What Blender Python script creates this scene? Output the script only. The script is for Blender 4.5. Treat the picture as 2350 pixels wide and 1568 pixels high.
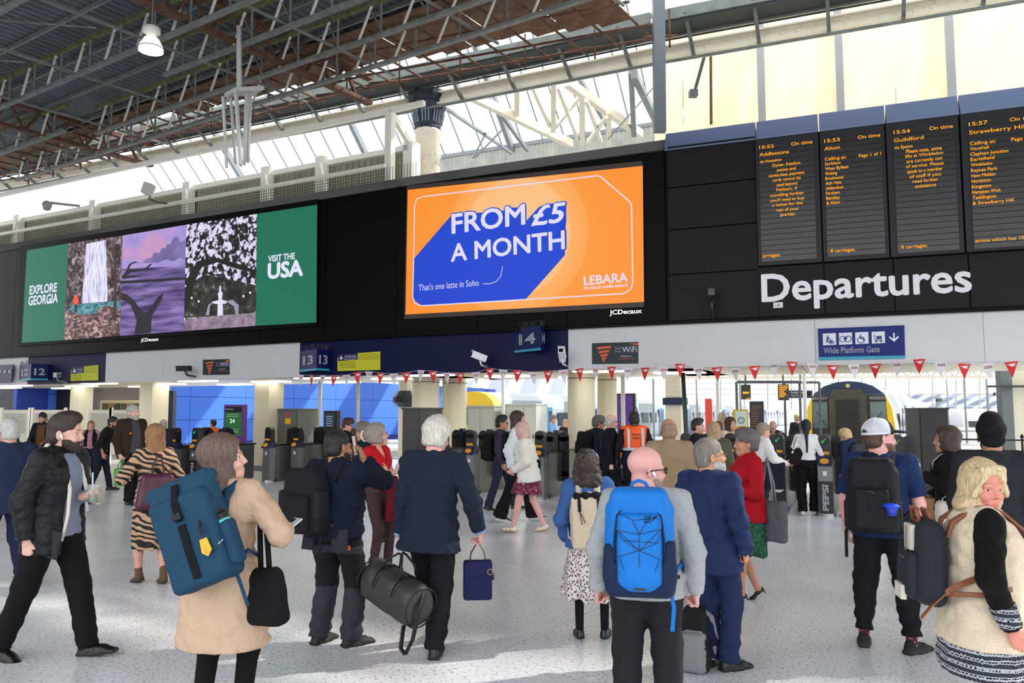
import bpy, math, random
import numpy as np
from mathutils import Matrix, Vector
random.seed(7)
np.random.seed(7)
SC = bpy.context.scene
COL = SC.collection
for o in list(bpy.data.objects):
    bpy.data.objects.remove(o)
# ------------------------------------------------------------------ camera, sky, sun, exposure
FPX, CAMH = 1850.0, 1.76
PITCH = math.atan(161 / FPX)
cam = bpy.data.cameras.new('camera')
cam.sensor_width = 36.0
cam.lens = FPX / 2350 * 36.0
cam.clip_end = 600
camo = bpy.data.objects.new('camera', cam)
COL.objects.link(camo)
camo.location = (0, 0, CAMH)
camo.rotation_euler = (math.pi / 2 + PITCH, 0, 0)
SC.camera = camo
SC.view_settings.view_transform = 'Standard'
SC.view_settings.look = 'None'
SC.view_settings.gamma = 1.0
SC.view_settings.use_curve_mapping = False
SC.view_settings.exposure = 0.0
wd = bpy.data.worlds.new('sky')
SC.world = wd
wd.use_nodes = True
wbg = wd.node_tree.nodes['Background']
wbg.inputs[0].default_value = (0.95, 0.975, 1.0, 1)
wbg.inputs[1].default_value = 2.75
sun = bpy.data.lights.new('sun', 'SUN')
sun.energy = 7.0
sun.angle = math.radians(1.2)
sun.color = (1.0, 0.95, 0.86)
suno = bpy.data.objects.new('sun', sun)
COL.objects.link(suno)
suno.rotation_euler = Vector((0.72, 0.22, 0.62)).to_track_quat('Z', 'Y').to_euler()
SC.cycles.max_bounces = 7
SC.cycles.diffuse_bounces = 4
SC.cycles.glossy_bounces = 3
SC.cycles.transmission_bounces = 4
SC.cycles.transparent_max_bounces = 8
SC.cycles.caustics_reflective = False
SC.cycles.caustics_refractive = False
SC.cycles.sample_clamp_indirect = 6.0
SC.cycles.use_adaptive_sampling = True
SC.cycles.adaptive_threshold = 0.02
# ------------------------------------------------------------------ measuring helpers
CT, ST = math.cos(PITCH), math.sin(PITCH)
def ray(x, y):
    a, b = (x - 1175) / FPX, (784 - y) / FPX
    return Vector((a, CT - ST * b, ST + CT * b))
def at_z(x, y, z):
    r = ray(x, y)
    return r * ((z - CAMH) / r.z) + Vector((0, 0, CAMH))
def at_y(x, y, Y):
    r = ray(x, y)
    return r * (Y / r.y) + Vector((0, 0, CAMH))
# ------------------------------------------------------------------ materials
def lin(c):
    return tuple(((v / 255 / 12.92) if v / 255 <= 0.04045 else ((v / 255 + 0.055) / 1.055) ** 2.4) for v in c[:3])
MC = {}
def new_mat(name):
    m = bpy.data.materials.new(name)
    m.use_nodes = True
    return m, m.node_tree, m.node_tree.nodes['Principled BSDF']
def M(col, rough=0.6, metal=0.0, emit=0.0, bump=0.0, scale=60.0, var=0.0, spec=None, sheen=0.0, alpha=1.0, stretch=None):
    key = (tuple(col), rough, metal, emit, bump, scale, var, spec, sheen, alpha, stretch)
    if key in MC:
        return MC[key]
    m, nt, b = new_mat('m%d' % len(MC))
    N, L = nt.nodes, nt.links
    c = lin(col) + (1,)
    b.inputs['Base Color'].default_value = c
    b.inputs['Roughness'].default_value = rough
    b.inputs['Metallic'].default_value = metal
    if spec is not None:
        b.inputs['Specular IOR Level'].default_value = spec
    if sheen:
        b.inputs['Sheen Weight'].default_value = sheen
    if alpha < 1:
        b.inputs['Alpha'].default_value = alpha
    if emit:
        b.inputs['Emission Color'].default_value = c
        b.inputs['Emission Strength'].default_value = emit
        b.inputs['Base Color'].default_value = (0.01, 0.01, 0.01, 1)
    if bump or var:
        tc = N.new('ShaderNodeTexCoord')
        mp = N.new('ShaderNodeMapping')
        if stretch:
            mp.inputs['Scale'].default_value = stretch
        L.new(tc.outputs['Object'], mp.inputs[0])
        nz = N.new('ShaderNodeTexNoise')
        nz.inputs['Scale'].default_value = scale
        nz.inputs['Detail'].default_value = 5
        L.new(mp.outputs[0], nz.inputs['Vector'])
        if bump:
            bp = N.new('ShaderNodeBump')
            bp.inputs['Strength'].default_value = bump
            bp.inputs['Distance'].default_value = 0.01
            L.new(nz.outputs['Fac'], bp.inputs['Height'])
            L.new(bp.outputs[0], b.inputs['Normal'])
        if var:
            cr = N.new('ShaderNodeValToRGB')
            cr.color_ramp.elements[0].position = 0.3
            cr.color_ramp.elements[1].position = 0.7
            cr.color_ramp.elements[0].color = tuple(v * (1 - var) for v in c[:3]) + (1,)
            cr.color_ramp.elements[1].color = tuple(min(1, v * (1 + var)) for v in c[:3]) + (1,)
            L.new(nz.outputs['Fac'], cr.inputs[0])
            L.new(cr.outputs[0], b.inputs['Base Color'])
    MC[key] = m
    return m
def ramp_mat(key, tex, stops, rough=0.7, scale=(1, 1, 1), emit=0.0, tscale=5.0, detail=3, dist=0.0, interp='LINEAR', rot=(0, 0, 0), vor='F1', rnd=1.0, coord='Object', bump=0):
    """texture through a colour ramp: noise / voronoi / wave / gradient"""
    if key in MC:
        return MC[key]
    m, nt, b = new_mat(key)
    N, L = nt.nodes, nt.links
    tc = N.new('ShaderNodeTexCoord')
    mp = N.new('ShaderNodeMapping')
    mp.inputs['Scale'].default_value = scale
    mp.inputs['Rotation'].default_value = rot
    L.new(tc.outputs[coord], mp.inputs[0])
    if tex == 'noise':
        t = N.new('ShaderNodeTexNoise')
        t.inputs['Detail'].default_value = detail
        t.inputs['Distortion'].default_value = dist
        out = t.outputs['Fac']
    elif tex == 'voronoi':
        t = N.new('ShaderNodeTexVoronoi')
        t.feature = vor
        t.inputs['Randomness'].default_value = rnd
        out = t.outputs['Distance']
    elif tex == 'wave':
        t = N.new('ShaderNodeTexWave')
        t.inputs['Distortion'].default_value = dist
        t.inputs['Detail'].default_value = detail
        t.inputs['Detail Scale'].default_value = 1.2
        out = t.outputs['Fac']
    if tex == 'gradient':
        t = N.new('ShaderNodeSeparateXYZ')
        L.new(mp.outputs[0], t.inputs[0])
        out = t.outputs[2]
    else:
        t.inputs['Scale'].default_value = tscale
        L.new(mp.outputs[0], t.inputs['Vector'])
    cr = N.new('ShaderNodeValToRGB')
    cr.color_ramp.interpolation = interp
    e = cr.color_ramp.elements
    while len(e) < len(stops):
        e.new(0.5)
    for i, (p, c) in enumerate(stops):
        e[i].position = p
        e[i].color = lin(c) + (1,)
    L.new(out, cr.inputs[0])
    b.inputs['Roughness'].default_value = rough
    if emit:
        b.inputs['Base Color'].default_value = (0.01, 0.01, 0.01, 1)
        L.new(cr.outputs[0], b.inputs['Emission Color'])
        b.inputs['Emission Strength'].default_value = emit
    else:
        L.new(cr.outputs[0], b.inputs['Base Color'])
    if bump:
        bp = N.new('ShaderNodeBump')
        bp.inputs['Strength'].default_value = bump
        bp.inputs['Distance'].default_value = 0.01
        L.new(out, bp.inputs['Height'])
        L.new(bp.outputs[0], b.inputs['Normal'])
    MC[key] = m
    return m
def glass_mat(key, col, alpha, rough=0.1, transl=False):
    """transparent pane with some milky or glossy surface"""
    if key in MC:
        return MC[key]
    m, nt, b = new_mat(key)
    N, L = nt.nodes, nt.links
    tr = N.new('ShaderNodeBsdfTransparent')
    mix = N.new('ShaderNodeMixShader')
    mix.inputs[0].default_value = alpha
    out = N['Material Output']
    L.new(tr.outputs[0], mix.inputs[1])
    if transl:
        t = N.new('ShaderNodeBsdfTranslucent')
        t.inputs[0].default_value = lin(col) + (1,)
        d = N.new('ShaderNodeBsdfDiffuse')
        d.inputs[0].default_value = lin(col) + (1,)
        mx2 = N.new('ShaderNodeMixShader')
        mx2.inputs[0].default_value = 0.35
        L.new(t.outputs[0], mx2.inputs[1])
        L.new(d.outputs[0], mx2.inputs[2])
        L.new(mx2.outputs[0], mix.inputs[2])
    else:
        b.inputs['Base Color'].default_value = lin(col) + (1,)
        b.inputs['Roughness'].default_value = rough
        L.new(b.outputs[0], mix.inputs[2])
    L.new(mix.outputs[0], out.inputs[0])
    MC[key] = m
    return m
# ------------------------------------------------------------------ objects
def tag(o, label=None, cat=None, group=None, kind=None):
    if label: o['label'] = label
    if cat: o['category'] = cat
    if group: o['group'] = group
    if kind: o['kind'] = kind
    return o
def empty(name, loc=(0, 0, 0), rz=0.0, label=None, cat=None, group=None, kind=None, mat=None):
    o = bpy.data.objects.new(name, None)
    o.empty_display_size = 0.2
    COL.objects.link(o)
    if mat is not None:
        o.matrix_world = mat
    else:
        o.location = loc
        o.rotation_euler = (0, 0, rz)
    return tag(o, label, cat, group, kind)
def link_mesh(name, me, mats, parent=None, smooth=False, matrix=None):
    o = bpy.data.objects.new(name, me)
    for m in (mats if isinstance(mats, (list, tuple)) else [mats]):
        if m is not None and len(me.materials) < 12:
            me.materials.append(m)
    COL.objects.link(o)
    if parent is not None:
        o.parent = parent
    if matrix is not None:
        o.matrix_local = matrix
    if smooth and len(me.polygons):
        me.polygons.foreach_set('use_smooth', [True] * len(me.polygons))
    return o
def np_mesh(name, V, F, matidx=None):
    """V (n,3); F (m,4) quads"""
    me = bpy.data.meshes.new(name)
    V = np.asarray(V, np.float32)
    F = np.asarray(F, np.int32)
    me.vertices.add(len(V))
    me.vertices.foreach_set('co', V.ravel())
    k = F.shape[1]
    me.loops.add(F.size)
    me.loops.foreach_set('vertex_index', F.ravel())
    me.polygons.add(len(F))
    me.polygons.foreach_set('loop_start', np.arange(len(F), dtype=np.int32) * k)
    if matidx is not None:
        me.polygons.foreach_set('material_index', np.asarray(matidx, np.int32))
    me.update(calc_edges=True)
    return me
class MB:
    """collects simple solids into one mesh"""
    def __init__(s):
        s.v, s.f, s.mi, s.cur = [], [], [], 0
    def add(s, vs, fs):
        n = len(s.v)
        s.v += [tuple(v) for v in vs]
        s.f += [tuple(i + n for i in f) for f in fs]
        s.mi += [s.cur] * len(fs)
        return s
    def hexa(s, p):
        """8 corners: bottom ring 0-3, top ring 4-7"""
        return s.add(p, [(3, 2, 1, 0), (4, 5, 6, 7), (0, 1, 5, 4), (1, 2, 6, 5), (2, 3, 7, 6), (3, 0, 4, 7)])
    def box(s, x0, x1, y0, y1, z0, z1):
        return s.hexa([(x0, y0, z0), (x1, y0, z0), (x1, y1, z0), (x0, y1, z0), (x0, y0, z1), (x1, y0, z1), (x1, y1, z1), (x0, y1, z1)])
    def cbox(s, c, hx, hy, hz, R=None):
        c = Vector(c)
        R = R or Matrix.Identity(3)
        ps = [(-hx, -hy, -hz), (hx, -hy, -hz), (hx, hy, -hz), (-hx, hy, -hz), (-hx, -hy, hz), (hx, -hy, hz), (hx, hy, hz), (-hx, hy, hz)]
        return s.hexa([c + R @ Vector(q) for q in ps])
    def beam(s, a, b, w, h, up=(0, 0, 1)):
        a, b = Vector(a), Vector(b)
        d = (b - a).normalized()
        u = Vector(up)
        if abs(d.dot(u)) > 0.98:
            u = Vector((1, 0, 0))
        sd = d.cross(u).normalized() * (w / 2)
        uu = sd.cross(d).normalized() * (h / 2)
        return s.hexa([a - sd - uu, a + sd - uu, b + sd - uu, b - sd - uu, a - sd + uu, a + sd + uu, b + sd + uu, b - sd + uu])
    def tube(s, pts, r, n=8, cap=True, close=False):
        pts = [Vector(p) for p in pts]
        rs = r if isinstance(r, (list, tuple)) else [r] * len(pts)
        vs, fs = [], []
        m = len(pts)
        prev = None
        for i, p in enumerate(pts):
            d = (pts[min(i + 1, m - 1)] - pts[max(i - 1, 0)])
            if close:
                d = pts[(i + 1) % m] - pts[i - 1]
            d.normalize()
            if prev is None:
                a = d.cross(Vector((0, 0, 1)))
                if a.length < 0.1:
                    a = d.cross(Vector((1, 0, 0)))
            else:
                a = prev - d * prev.dot(d)
            a.normalize()
            prev = a
            b = d.cross(a)
            for k in range(n):
                t = 2 * math.pi * k / n
                vs.append(p + (a * math.cos(t) + b * math.sin(t)) * rs[i])
        for i in range(m if close else m - 1):
            for k in range(n):
                j = (i + 1) % m
                fs.append((i * n + k, i * n + (k + 1) % n, j * n + (k + 1) % n, j * n + k))
        if cap and not close:
            fs.append(tuple(range(n))[::-1])
            fs.append(tuple((m - 1) * n + k for k in range(n)))
        return s.add(vs, fs)
    def lathe(s, prof, n=16, c=(0, 0, 0)):
        vs, fs = [], []
        for (r, z) in prof:
            for k in range(n):
                t = 2 * math.pi * k / n
                vs.append((c[0] + r * math.cos(t), c[1] + r * math.sin(t), c[2] + z))
        for i in range(len(prof) - 1):
            for k in range(n):
                fs.append((i * n + k, i * n + (k + 1) % n, (i + 1) * n + (k + 1) % n, (i + 1) * n + k))
        fs.append(tuple(range(n))[::-1])
        fs.append(tuple((len(prof) - 1) * n + k for k in range(n)))
        return s.add(vs, fs)
    def ribbon(s, pts, w, t, side):
        """flat strap along pts; side = width direction (vector or one per point)"""
        pts = [Vector(p) for p in pts]
        m = len(pts)
        vs, fs = [], []
        for i, p in enumerate(pts):
            d = (pts[min(i + 1, m - 1)] - pts[max(i - 1, 0)]).normalized()
            sd = Vector(side[i] if isinstance(side, list) else side)
            sd = (sd - d * sd.dot(d)).normalized()
            nn = d.cross(sd)
            vs += [p - sd * w / 2 - nn * t / 2, p + sd * w / 2 - nn * t / 2, p + sd * w / 2 + nn * t / 2, p - sd * w / 2 + nn * t / 2]
        for i in range(m - 1):
            for k in range(4):
                fs.append((i * 4 + k, i * 4 + (k + 1) % 4, i * 4 + 4 + (k + 1) % 4, i * 4 + 4 + k))
        fs += [(3, 2, 1, 0), tuple((m - 1) * 4 + k for k in range(4))]
        return s.add(vs, fs)
    def prism(s, pts, y0, y1):
        """polygon in the x-z plane, thickened along y"""
        n = len(pts)
        vs = [(x, y0, z) for x, z in pts] + [(x, y1, z) for x, z in pts]
        fs = [tuple(range(n)), tuple(range(2 * n - 1, n - 1, -1))]
        fs += [(i, i + n, (i + 1) % n + n, (i + 1) % n) for i in range(n)]
        return s.add(vs, fs)
    def obj(s, name, mats, parent=None, smooth=False, kind=None, label=None, matrix=None):
        me = bpy.data.meshes.new(name)
        me.from_pydata([tuple(v) for v in s.v], [], s.f)
        if any(s.mi):
            me.polygons.foreach_set('material_index', s.mi)
        o = link_mesh(name, me, mats, parent, smooth, matrix)
        return tag(o, label=label, kind=kind)
def inst(o, parent=None, loc=None, rot=None, scale=None, mat=None, name=None):
    c = o.copy()
    if name:
        c.name = name
    COL.objects.link(c)
    if parent is not None:
        c.parent = parent
    if mat is not None:
        c.matrix_local = mat
    if loc is not None:
        c.location = loc
    if rot is not None:
        c.rotation_euler = rot
    if scale is not None:
        c.scale = scale
    return c
def copy_tree(o, parent=None):
    c = o.copy()
    COL.objects.link(c)
    c.parent = parent
    for ch in list(o.children):
        copy_tree(ch, c)
    return c
# ------------------------------------------------------------------ lettering
TXC = {}
def text_mesh(s, bold=0.0, shear=0.0, align='LEFT', spacing=1.0, line=1.0):
    fat, bold = bold, 0.0
    key = (s, fat, shear, align, spacing, line)
    if key not in TXC:
        cu = bpy.data.curves.new('lettering', 'FONT')
        cu.body = s
        cu.resolution_u = 3
        cu.offset = bold
        cu.shear = shear
        cu.align_x = align
        cu.space_character = spacing
        cu.space_line = line
        ob = bpy.data.objects.new('lettering', cu)
        COL.objects.link(ob)
        me = bpy.data.meshes.new_from_object(ob.evaluated_get(bpy.context.evaluated_depsgraph_get()))
        bpy.data.objects.remove(ob)
        co = np.empty(len(me.vertices) * 3, np.float32)
        me.vertices.foreach_get('co', co)
        co = co.reshape(-1, 3)
        if fat:      # heavier strokes: the outline laid over itself, shifted a little each way
            nv = len(me.vertices)
            sh = [(0, 0, 0)] + [(math.cos(a), math.sin(a), 0) for a in np.arange(8) * math.pi / 4]
            V = np.concatenate([co + np.array(q) * fat for q in sh])
            fs = [tuple(p.vertices) for p in me.polygons]
            me = bpy.data.meshes.new('lettering')
            me.from_pydata([tuple(v) for v in V], [], [tuple(i + nv * q for i in f) for q in range(9) for f in fs])
            co = V.astype(np.float32)
        TXC[key] = (me, co.min(0), co.max(0), co)
    return TXC[key]
def text_fit(s, rect, mat, parent, y=0.0, name='lettering', bold=0.0, shear=0.0, rot=0.0, align='LEFT', keep=False, spacing=1.0, line=1.0, rz=0.0, kind=None):
    """lettering filling rect=(x0,x1,z0,z1) on the x-z plane, facing -y"""
    me, lo, hi, co = text_mesh(s, bold, shear, align, spacing, line)
    x0, x1, z0, z1 = rect
    sz = (z1 - z0) / max(hi[1] - lo[1], 1e-6)
    sx = sz if keep else (x1 - x0) / max(hi[0] - lo[0], 1e-6)
    me2 = me.copy()
    V = np.zeros_like(co)
    X = (co[:, 0] - lo[0]) * sx
    Z = (co[:, 1] - lo[1]) * sz
    V[:, 0] = x0 + X * math.cos(rot) - Z * math.sin(rot)
    V[:, 2] = z0 + X * math.sin(rot) + Z * math.cos(rot)
    V[:, 1] = y
    if rz:
        c, q = math.cos(rz), math.sin(rz)
        V = np.stack([V[:, 0] * c - V[:, 1] * q, V[:, 0] * q + V[:, 1] * c, V[:, 2]], 1)
    me2.vertices.foreach_set('co', V.astype(np.float32).ravel())
    o = link_mesh(name, me2, mat, parent)
    if kind: o['kind'] = kind
    return o
# ================================================================== facade frame
SEGP = [at_z(0, 818, 3.59), at_z(910, 767.5, 3.59), at_z(1530, 737.5, 3.59), at_z(2350, 702.5, 3.59)]
for p in SEGP: p.z = 0
class Seg:
    def __init__(s, a, b):
        s.o = a
        d = (b - a); s.L = d.length; d.normalize()
        s.d = d
        s.n = Vector((-d.y, d.x, 0))          # away from the viewer
        s.M = Matrix(((d.x, s.n.x, 0, a.x), (d.y, s.n.y, 0, a.y), (0, 0, 1, 0), (0, 0, 0, 1)))
    def uz(s, px, py, y=0.0):
        """point of the photograph measured on the plane at depth y: (u, z)"""
        o = s.o + s.n * y
        r = ray(px, py)
        c = Vector((0, 0, CAMH))
        t = (o - c).dot(s.n) / r.dot(s.n)
        q = c + r * t
        return (q - s.o).dot(s.d), q.z
    def w(s, u, y, z):
        return s.o + s.d * u + s.n * y + Vector((0, 0, z))
S0, S1, S2 = [Seg(SEGP[i], SEGP[i + 1]) for i in range(3)]
TOPZ, BOTZ, FASZ = 7.55, 3.59, 2.64
def rectpx(seg, x0, y0, x1, y1, y=0.0):
    """left edge top y0 / bottom y1 at x0, right edge at x1 -> (u0,u1,z0,z1)"""
    u0, zt = seg.uz(x0, y0, y)
    _, zb = seg.uz(x0, y1, y)
    u1, _ = seg.uz(x1, (y0 + y1) / 2, y)
    return u0, u1, zb, zt
EXT0, EXT2 = 6.0, 5.0
black = M((4, 4, 5), 0.45, spec=0.10)
blackP = M((14, 14, 17), 0.5, bump=0.03, scale=400, spec=.2)
capblk = M((10, 11, 14), 0.45, spec=.2)
capblue = M((66, 82, 116), 0.4, metal=0.2)
white_f = M((208, 209, 212), 0.45, var=0.03, scale=2)
navy = M((5, 14, 60), 0.5, spec=.2)
steelg = M((88, 92, 98), 0.5, metal=0.3)
cream = M((226, 218, 200), 0.5, var=0.05, scale=3)
creamw = M((235, 232, 222), 0.5)
rust = M((92, 62, 46), 0.8, var=0.5, scale=6, bump=0.3)
# ------------------------------------------------------------------ floor slabs
def floor_mat():
    m, nt, b = new_mat('terrazzo')
    N, L = nt.nodes, nt.links
    tc = N.new('ShaderNodeTexCoord')
    v = N.new('ShaderNodeTexVoronoi'); v.inputs['Scale'].default_value = 70
    L.new(tc.outputs['Object'], v.inputs['Vector'])
    n1 = N.new('ShaderNodeTexNoise'); n1.inputs['Scale'].default_value = 42; n1.inputs['Detail'].default_value = 8
    L.new(tc.outputs['Object'], n1.inputs['Vector'])
    n2 = N.new('ShaderNodeTexNoise'); n2.inputs['Scale'].default_value = 0.7; n2.inputs['Detail'].default_value = 3
    L.new(tc.outputs['Object'], n2.inputs['Vector'])
    cr = N.new('ShaderNodeValToRGB')
    e = cr.color_ramp.elements
    e[0].position = 0.08; e[0].color = lin((188, 184, 180)) + (1,)
    e[1].position = 0.2; e[1].color = lin((240, 243, 249)) + (1,)
    L.new(v.outputs['Distance'], cr.inputs[0])
    cr2 = N.new('ShaderNodeValToRGB')
    e = cr2.color_ramp.elements
    e[0].position = 0.34; e[0].color = lin((170, 167, 165)) + (1,)
    e[1].position = 0.44; e[1].color = (1, 1, 1, 1)
    L.new(n1.outputs['Fac'], cr2.inputs[0])
    cr3 = N.new('ShaderNodeValToRGB')
    e = cr3.color_ramp.elements
    e[0].position = 0.3; e[0].color = (0.86, 0.86, 0.86, 1)
    e[1].position = 0.7; e[1].color = (1, 1, 1, 1)
    L.new(n2.outputs['Fac'], cr3.inputs[0])
    mx = N.new('ShaderNodeMix'); mx.data_type = 'RGBA'; mx.blend_type = 'MULTIPLY'; mx.inputs[0].default_value = 1
    L.new(cr.outputs[0], mx.inputs[6]); L.new(cr2.outputs[0], mx.inputs[7])
    mx2 = N.new('ShaderNodeMix'); mx2.data_type = 'RGBA'; mx2.blend_type = 'MULTIPLY'; mx2.inputs[0].default_value = 1
    L.new(mx.outputs[2], mx2.inputs[6]); L.new(cr3.outputs[0], mx2.inputs[7])
    L.new(mx2.outputs[2], b.inputs['Base Color'])
    rr = N.new('ShaderNodeMapRange'); rr.inputs[3].default_value = 0.16; rr.inputs[4].default_value = 0.30
    L.new(n2.outputs['Fac'], rr.inputs[0]); L.new(rr.outputs[0], b.inputs['Roughness'])
    return m
terr = floor_mat()
floor = empty('floor', kind='structure')
RA = math.radians(28.6)      # direction of the tracks, from the view axis
rD, rR = Vector((math.sin(RA), math.cos(RA), 0)), Vector((math.cos(RA), -math.sin(RA), 0))
RLM = Matrix(((rR.x, rD.x, 0, 0), (rR.y, rD.y, 0, 0), (0, 0, 1, 0), (0, 0, 0, 1)))
base = MB().box(-46, 32, -16, 26, -1.0, -0.02).obj('screed', M((120, 118, 116), 0.8), floor, matrix=RLM)
FD = math.radians(-33)       # slab lines run with the concourse
fu, fv = Vector((math.cos(FD), math.sin(FD), 0)), Vector((-math.sin(FD), math.cos(FD), 0))
slab = None
SL = 3.0
for i in range(-12, 12):
    for j in range(-3, 13):
        c = fu * (i * SL + 1.1) + fv * (j * SL + 0.4)
        if not (-30 < c.x < 22 and -4 < c.y and c.dot(rD) < 24.4): continue
        if slab is None:
            slab = MB().box(-SL / 2 + .004, SL / 2 - .004, -SL / 2 + .004, SL / 2 - .004, -0.02, 0).obj('slab', terr, floor)
            slab.location = c; slab.rotation_euler = (0, 0, FD)
        else:
            inst(slab, floor, loc=c, rot=(0, 0, FD))
wl_ = empty('light_block_left', kind='structure')  # unseen wall, added to darken the left side of the hall
MB().box(-27.4, -27, -12, 24, 0, 10.6).obj('cladding', M((120, 116, 110), .8), wl_)
# ------------------------------------------------------------------ black front wall
def panel_cell(par, u0, u1, z0, z1, mat, y=0.0, t=0.05, g=0.012, name='panel'):
    b = MB().box(u0 + g, u1 - g, y, y + t, z0 + g, z1 - g)
    return b.obj(name, mat, par)
wall = empty('wall_front', kind='structure')
for si, seg in enumerate((S0, S1, S2)):
    b = MB()
    e0 = -EXT0 if si == 0 else 0
    e1 = seg.L + (EXT2 if si == 2 else 0)
    b.box(e0, e1, 0.06, 0.75, BOTZ, 7.16)
    b.box(e0, e1, 0.0, 0.8, BOTZ - 0.06, BOTZ)
    b.obj('backing', black, wall, matrix=seg.M)
    cp = MB()
    n = 4 if si == 2 else 1
    us = [e0, e1]
    if si == 2:
        us = [0] + [seg.uz(x, 290, 0)[0] for x in (1733, 1878, 2033, 2204)] + [seg.L + 0.9, seg.L + 2.7, e1]
    for a, c in zip(us[:-1], us[1:]):
        q = MB()
        g = .012
        q.hexa([(a + g, -0.02, 7.13), (c - g, -0.02, 7.13), (c - g, .8, 7.13), (a + g, .8, 7.13), (a + g, 0.0, 7.17), (c - g, 0.0, 7.17), (c - g, .16 if si == 2 else .5, TOPZ), (a + g, .16 if si == 2 else .5, TOPZ)])
        q.obj('coping', capblue if si == 2 else capblk, wall, matrix=seg.M)
    if si < 2:
        w = 2.2
        k = max(1, round((e1 - e0) / w))
        for i in range(k):
            a, c = e0 + (e1 - e0) * i / k, e0 + (e1 - e0) * (i + 1) / k
            panel_cell(wall, a, c, BOTZ, 7.13, black, g=.006).matrix_local = seg.M
    else:
        ua = seg.uz(1531, 400)[0]; ub = seg.uz(1735, 400)[0]
        zs = [BOTZ] + [seg.uz(1531, y)[1] for y in (632, 529, 432, 339)] + [7.13]
        for i in range(5):
            panel_cell(wall, ua, ub, zs[i], zs[i + 1], blackP).matrix_local = seg.M
        xs = [seg.uz(x, 680)[0] for x in (1738, 1893, 2053, 2226, 2415)] + [seg.L + 3]
        zt = seg.uz(1740, 614)[1]
        for i in range(5):
            panel_cell(wall, xs[i], xs[i + 1], BOTZ, zt, blackP).matrix_local = seg.M
# fascia below: white and navy fields
fas = empty('trim_1', kind='structure')
tag(fas)
def fascia(seg, u0, u1, mat):
    k = max(1, round((u1 - u0) / 2.6))
    for i in range(k):
        panel_cell(fas, u0 + (u1 - u0) * i / k, u0 + (u1 - u0) * (i + 1) / k, FASZ, BOTZ - 0.06, mat, y=0.12, t=0.3, g=.003).matrix_local = seg.M
U = lambda seg, x, y: seg.uz(x, y, 0.12)[0]
fascia(S0, -EXT0, U(S0, 64, 850), white_f)
fascia(S0, U(S0, 64, 850), U(S0, 242, 850), navy)
fascia(S0, U(S0, 242, 850), U(S0, 688, 820), white_f)
fascia(S0, U(S0, 688, 820), S0.L, navy)
fascia(S1, 0, U(S1, 1304, 800), navy)
fascia(S1, U(S1, 1304, 800), S1.L, white_f)
fascia(S2, 0, S2.L + EXT2, white_f)
# soffit over the gates
sof = empty('ceiling', kind='structure')
soffm = M((222, 214, 192), 0.35)
lampw = M((255, 248, 230), emit=5.0)
for si, seg in enumerate((S0, S1, S2)):
    e0 = -EXT0 if si == 0 else -0.4
    e1 = seg.L + (EXT2 if si == 2 else 0.4)
    k = round((e1 - e0) / 1.5)
    dep = 4.2
    for i in range(k):
        a, c = e0 + (e1 - e0) * i / k, e0 + (e1 - e0) * (i + 1) / k
        for j in range(3):
            MB().box(a + .01, c - .01, 0.45 + j * dep / 3, 0.43 + (j + 1) * dep / 3, FASZ + .03, FASZ + .1).obj('panel', soffm, sof, matrix=seg.M)
    MB().box(e0, e1, 0.4, dep + .5, FASZ + .1, FASZ + .35).obj('deck', creamw, sof, matrix=seg.M)
    for i in range(k):
        a, c = e0 + (e1 - e0) * (i + .12) / k, e0 + (e1 - e0) * (i + .88) / k
        j = i % 3
        if si < 2:
            MB().box(a, c, .75 + j * dep / 3, 1.25 + j * dep / 3, FASZ - .005, FASZ + .03).obj('light_panel', lampw, sof, matrix=seg.M)
# ------------------------------------------------------------------ concourse roof
RDIR = math.radians(-33.5)
ru, rn = Vector((math.cos(RDIR), math.sin(RDIR), 0)), Vector((-math.sin(RDIR), math.cos(RDIR), 0))
ZC = 9.9
def rw(u, n, z): return ru * u + rn * n + Vector((0, 0, z))
def run(px, py, z=ZC):
    p = at_z(px, py, z); return p.dot(ru), p.dot(rn)
roofm = M((96, 104, 112), 0.55, metal=0.2, var=0.2, scale=2)
trussm = M((120, 124, 120), 0.55, metal=0.2, var=0.25, scale=5)
moss = M((96, 98, 62), 0.85, var=0.45, scale=7)
whitep = M((214, 212, 206), 0.5)
deck = empty('roof', kind='structure')
RM = Matrix(((ru.x, rn.x, 0, 0), (ru.y, rn.y, 0, 0), (0, 0, 1, ZC + 0.95), (0, 0, 0, 1)))
# corrugations run across the trusses
V, F = [], []
N0, N1, U0, U1 = -5.0, 13.9, -36.0, 24.0
pitch = 0.24
k = int((U1 - U0) / pitch)
for i in range(k + 1):
    u = U0 + i * pitch
    for du, dz in ((0, 0), (0.09, 0), (0.12, 0.09), (0.21, 0.09)):
        V += [(u + du, N0, dz), (u + du, N1, dz)]
for i in range(len(V) // 2 - 1):
    F.append((2 * i, 2 * i + 2, 2 * i + 3, 2 * i + 1))
dm = np_mesh('deck', V, F)
do = link_mesh('corrugated_sheet', dm, roofm, deck, matrix=RM)
MB().box(U0, U1, N0, N1, .12, .2).obj('roof_cover', M((60, 62, 64), .9), deck, matrix=RM)
for n in np.arange(-4.5, 14, 1.25):     # purlins under the sheet, across
    MB().box(U0, U1, n - .03, n + .03, -.12, -.01).obj('purlin', trussm, deck, matrix=RM)
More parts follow.
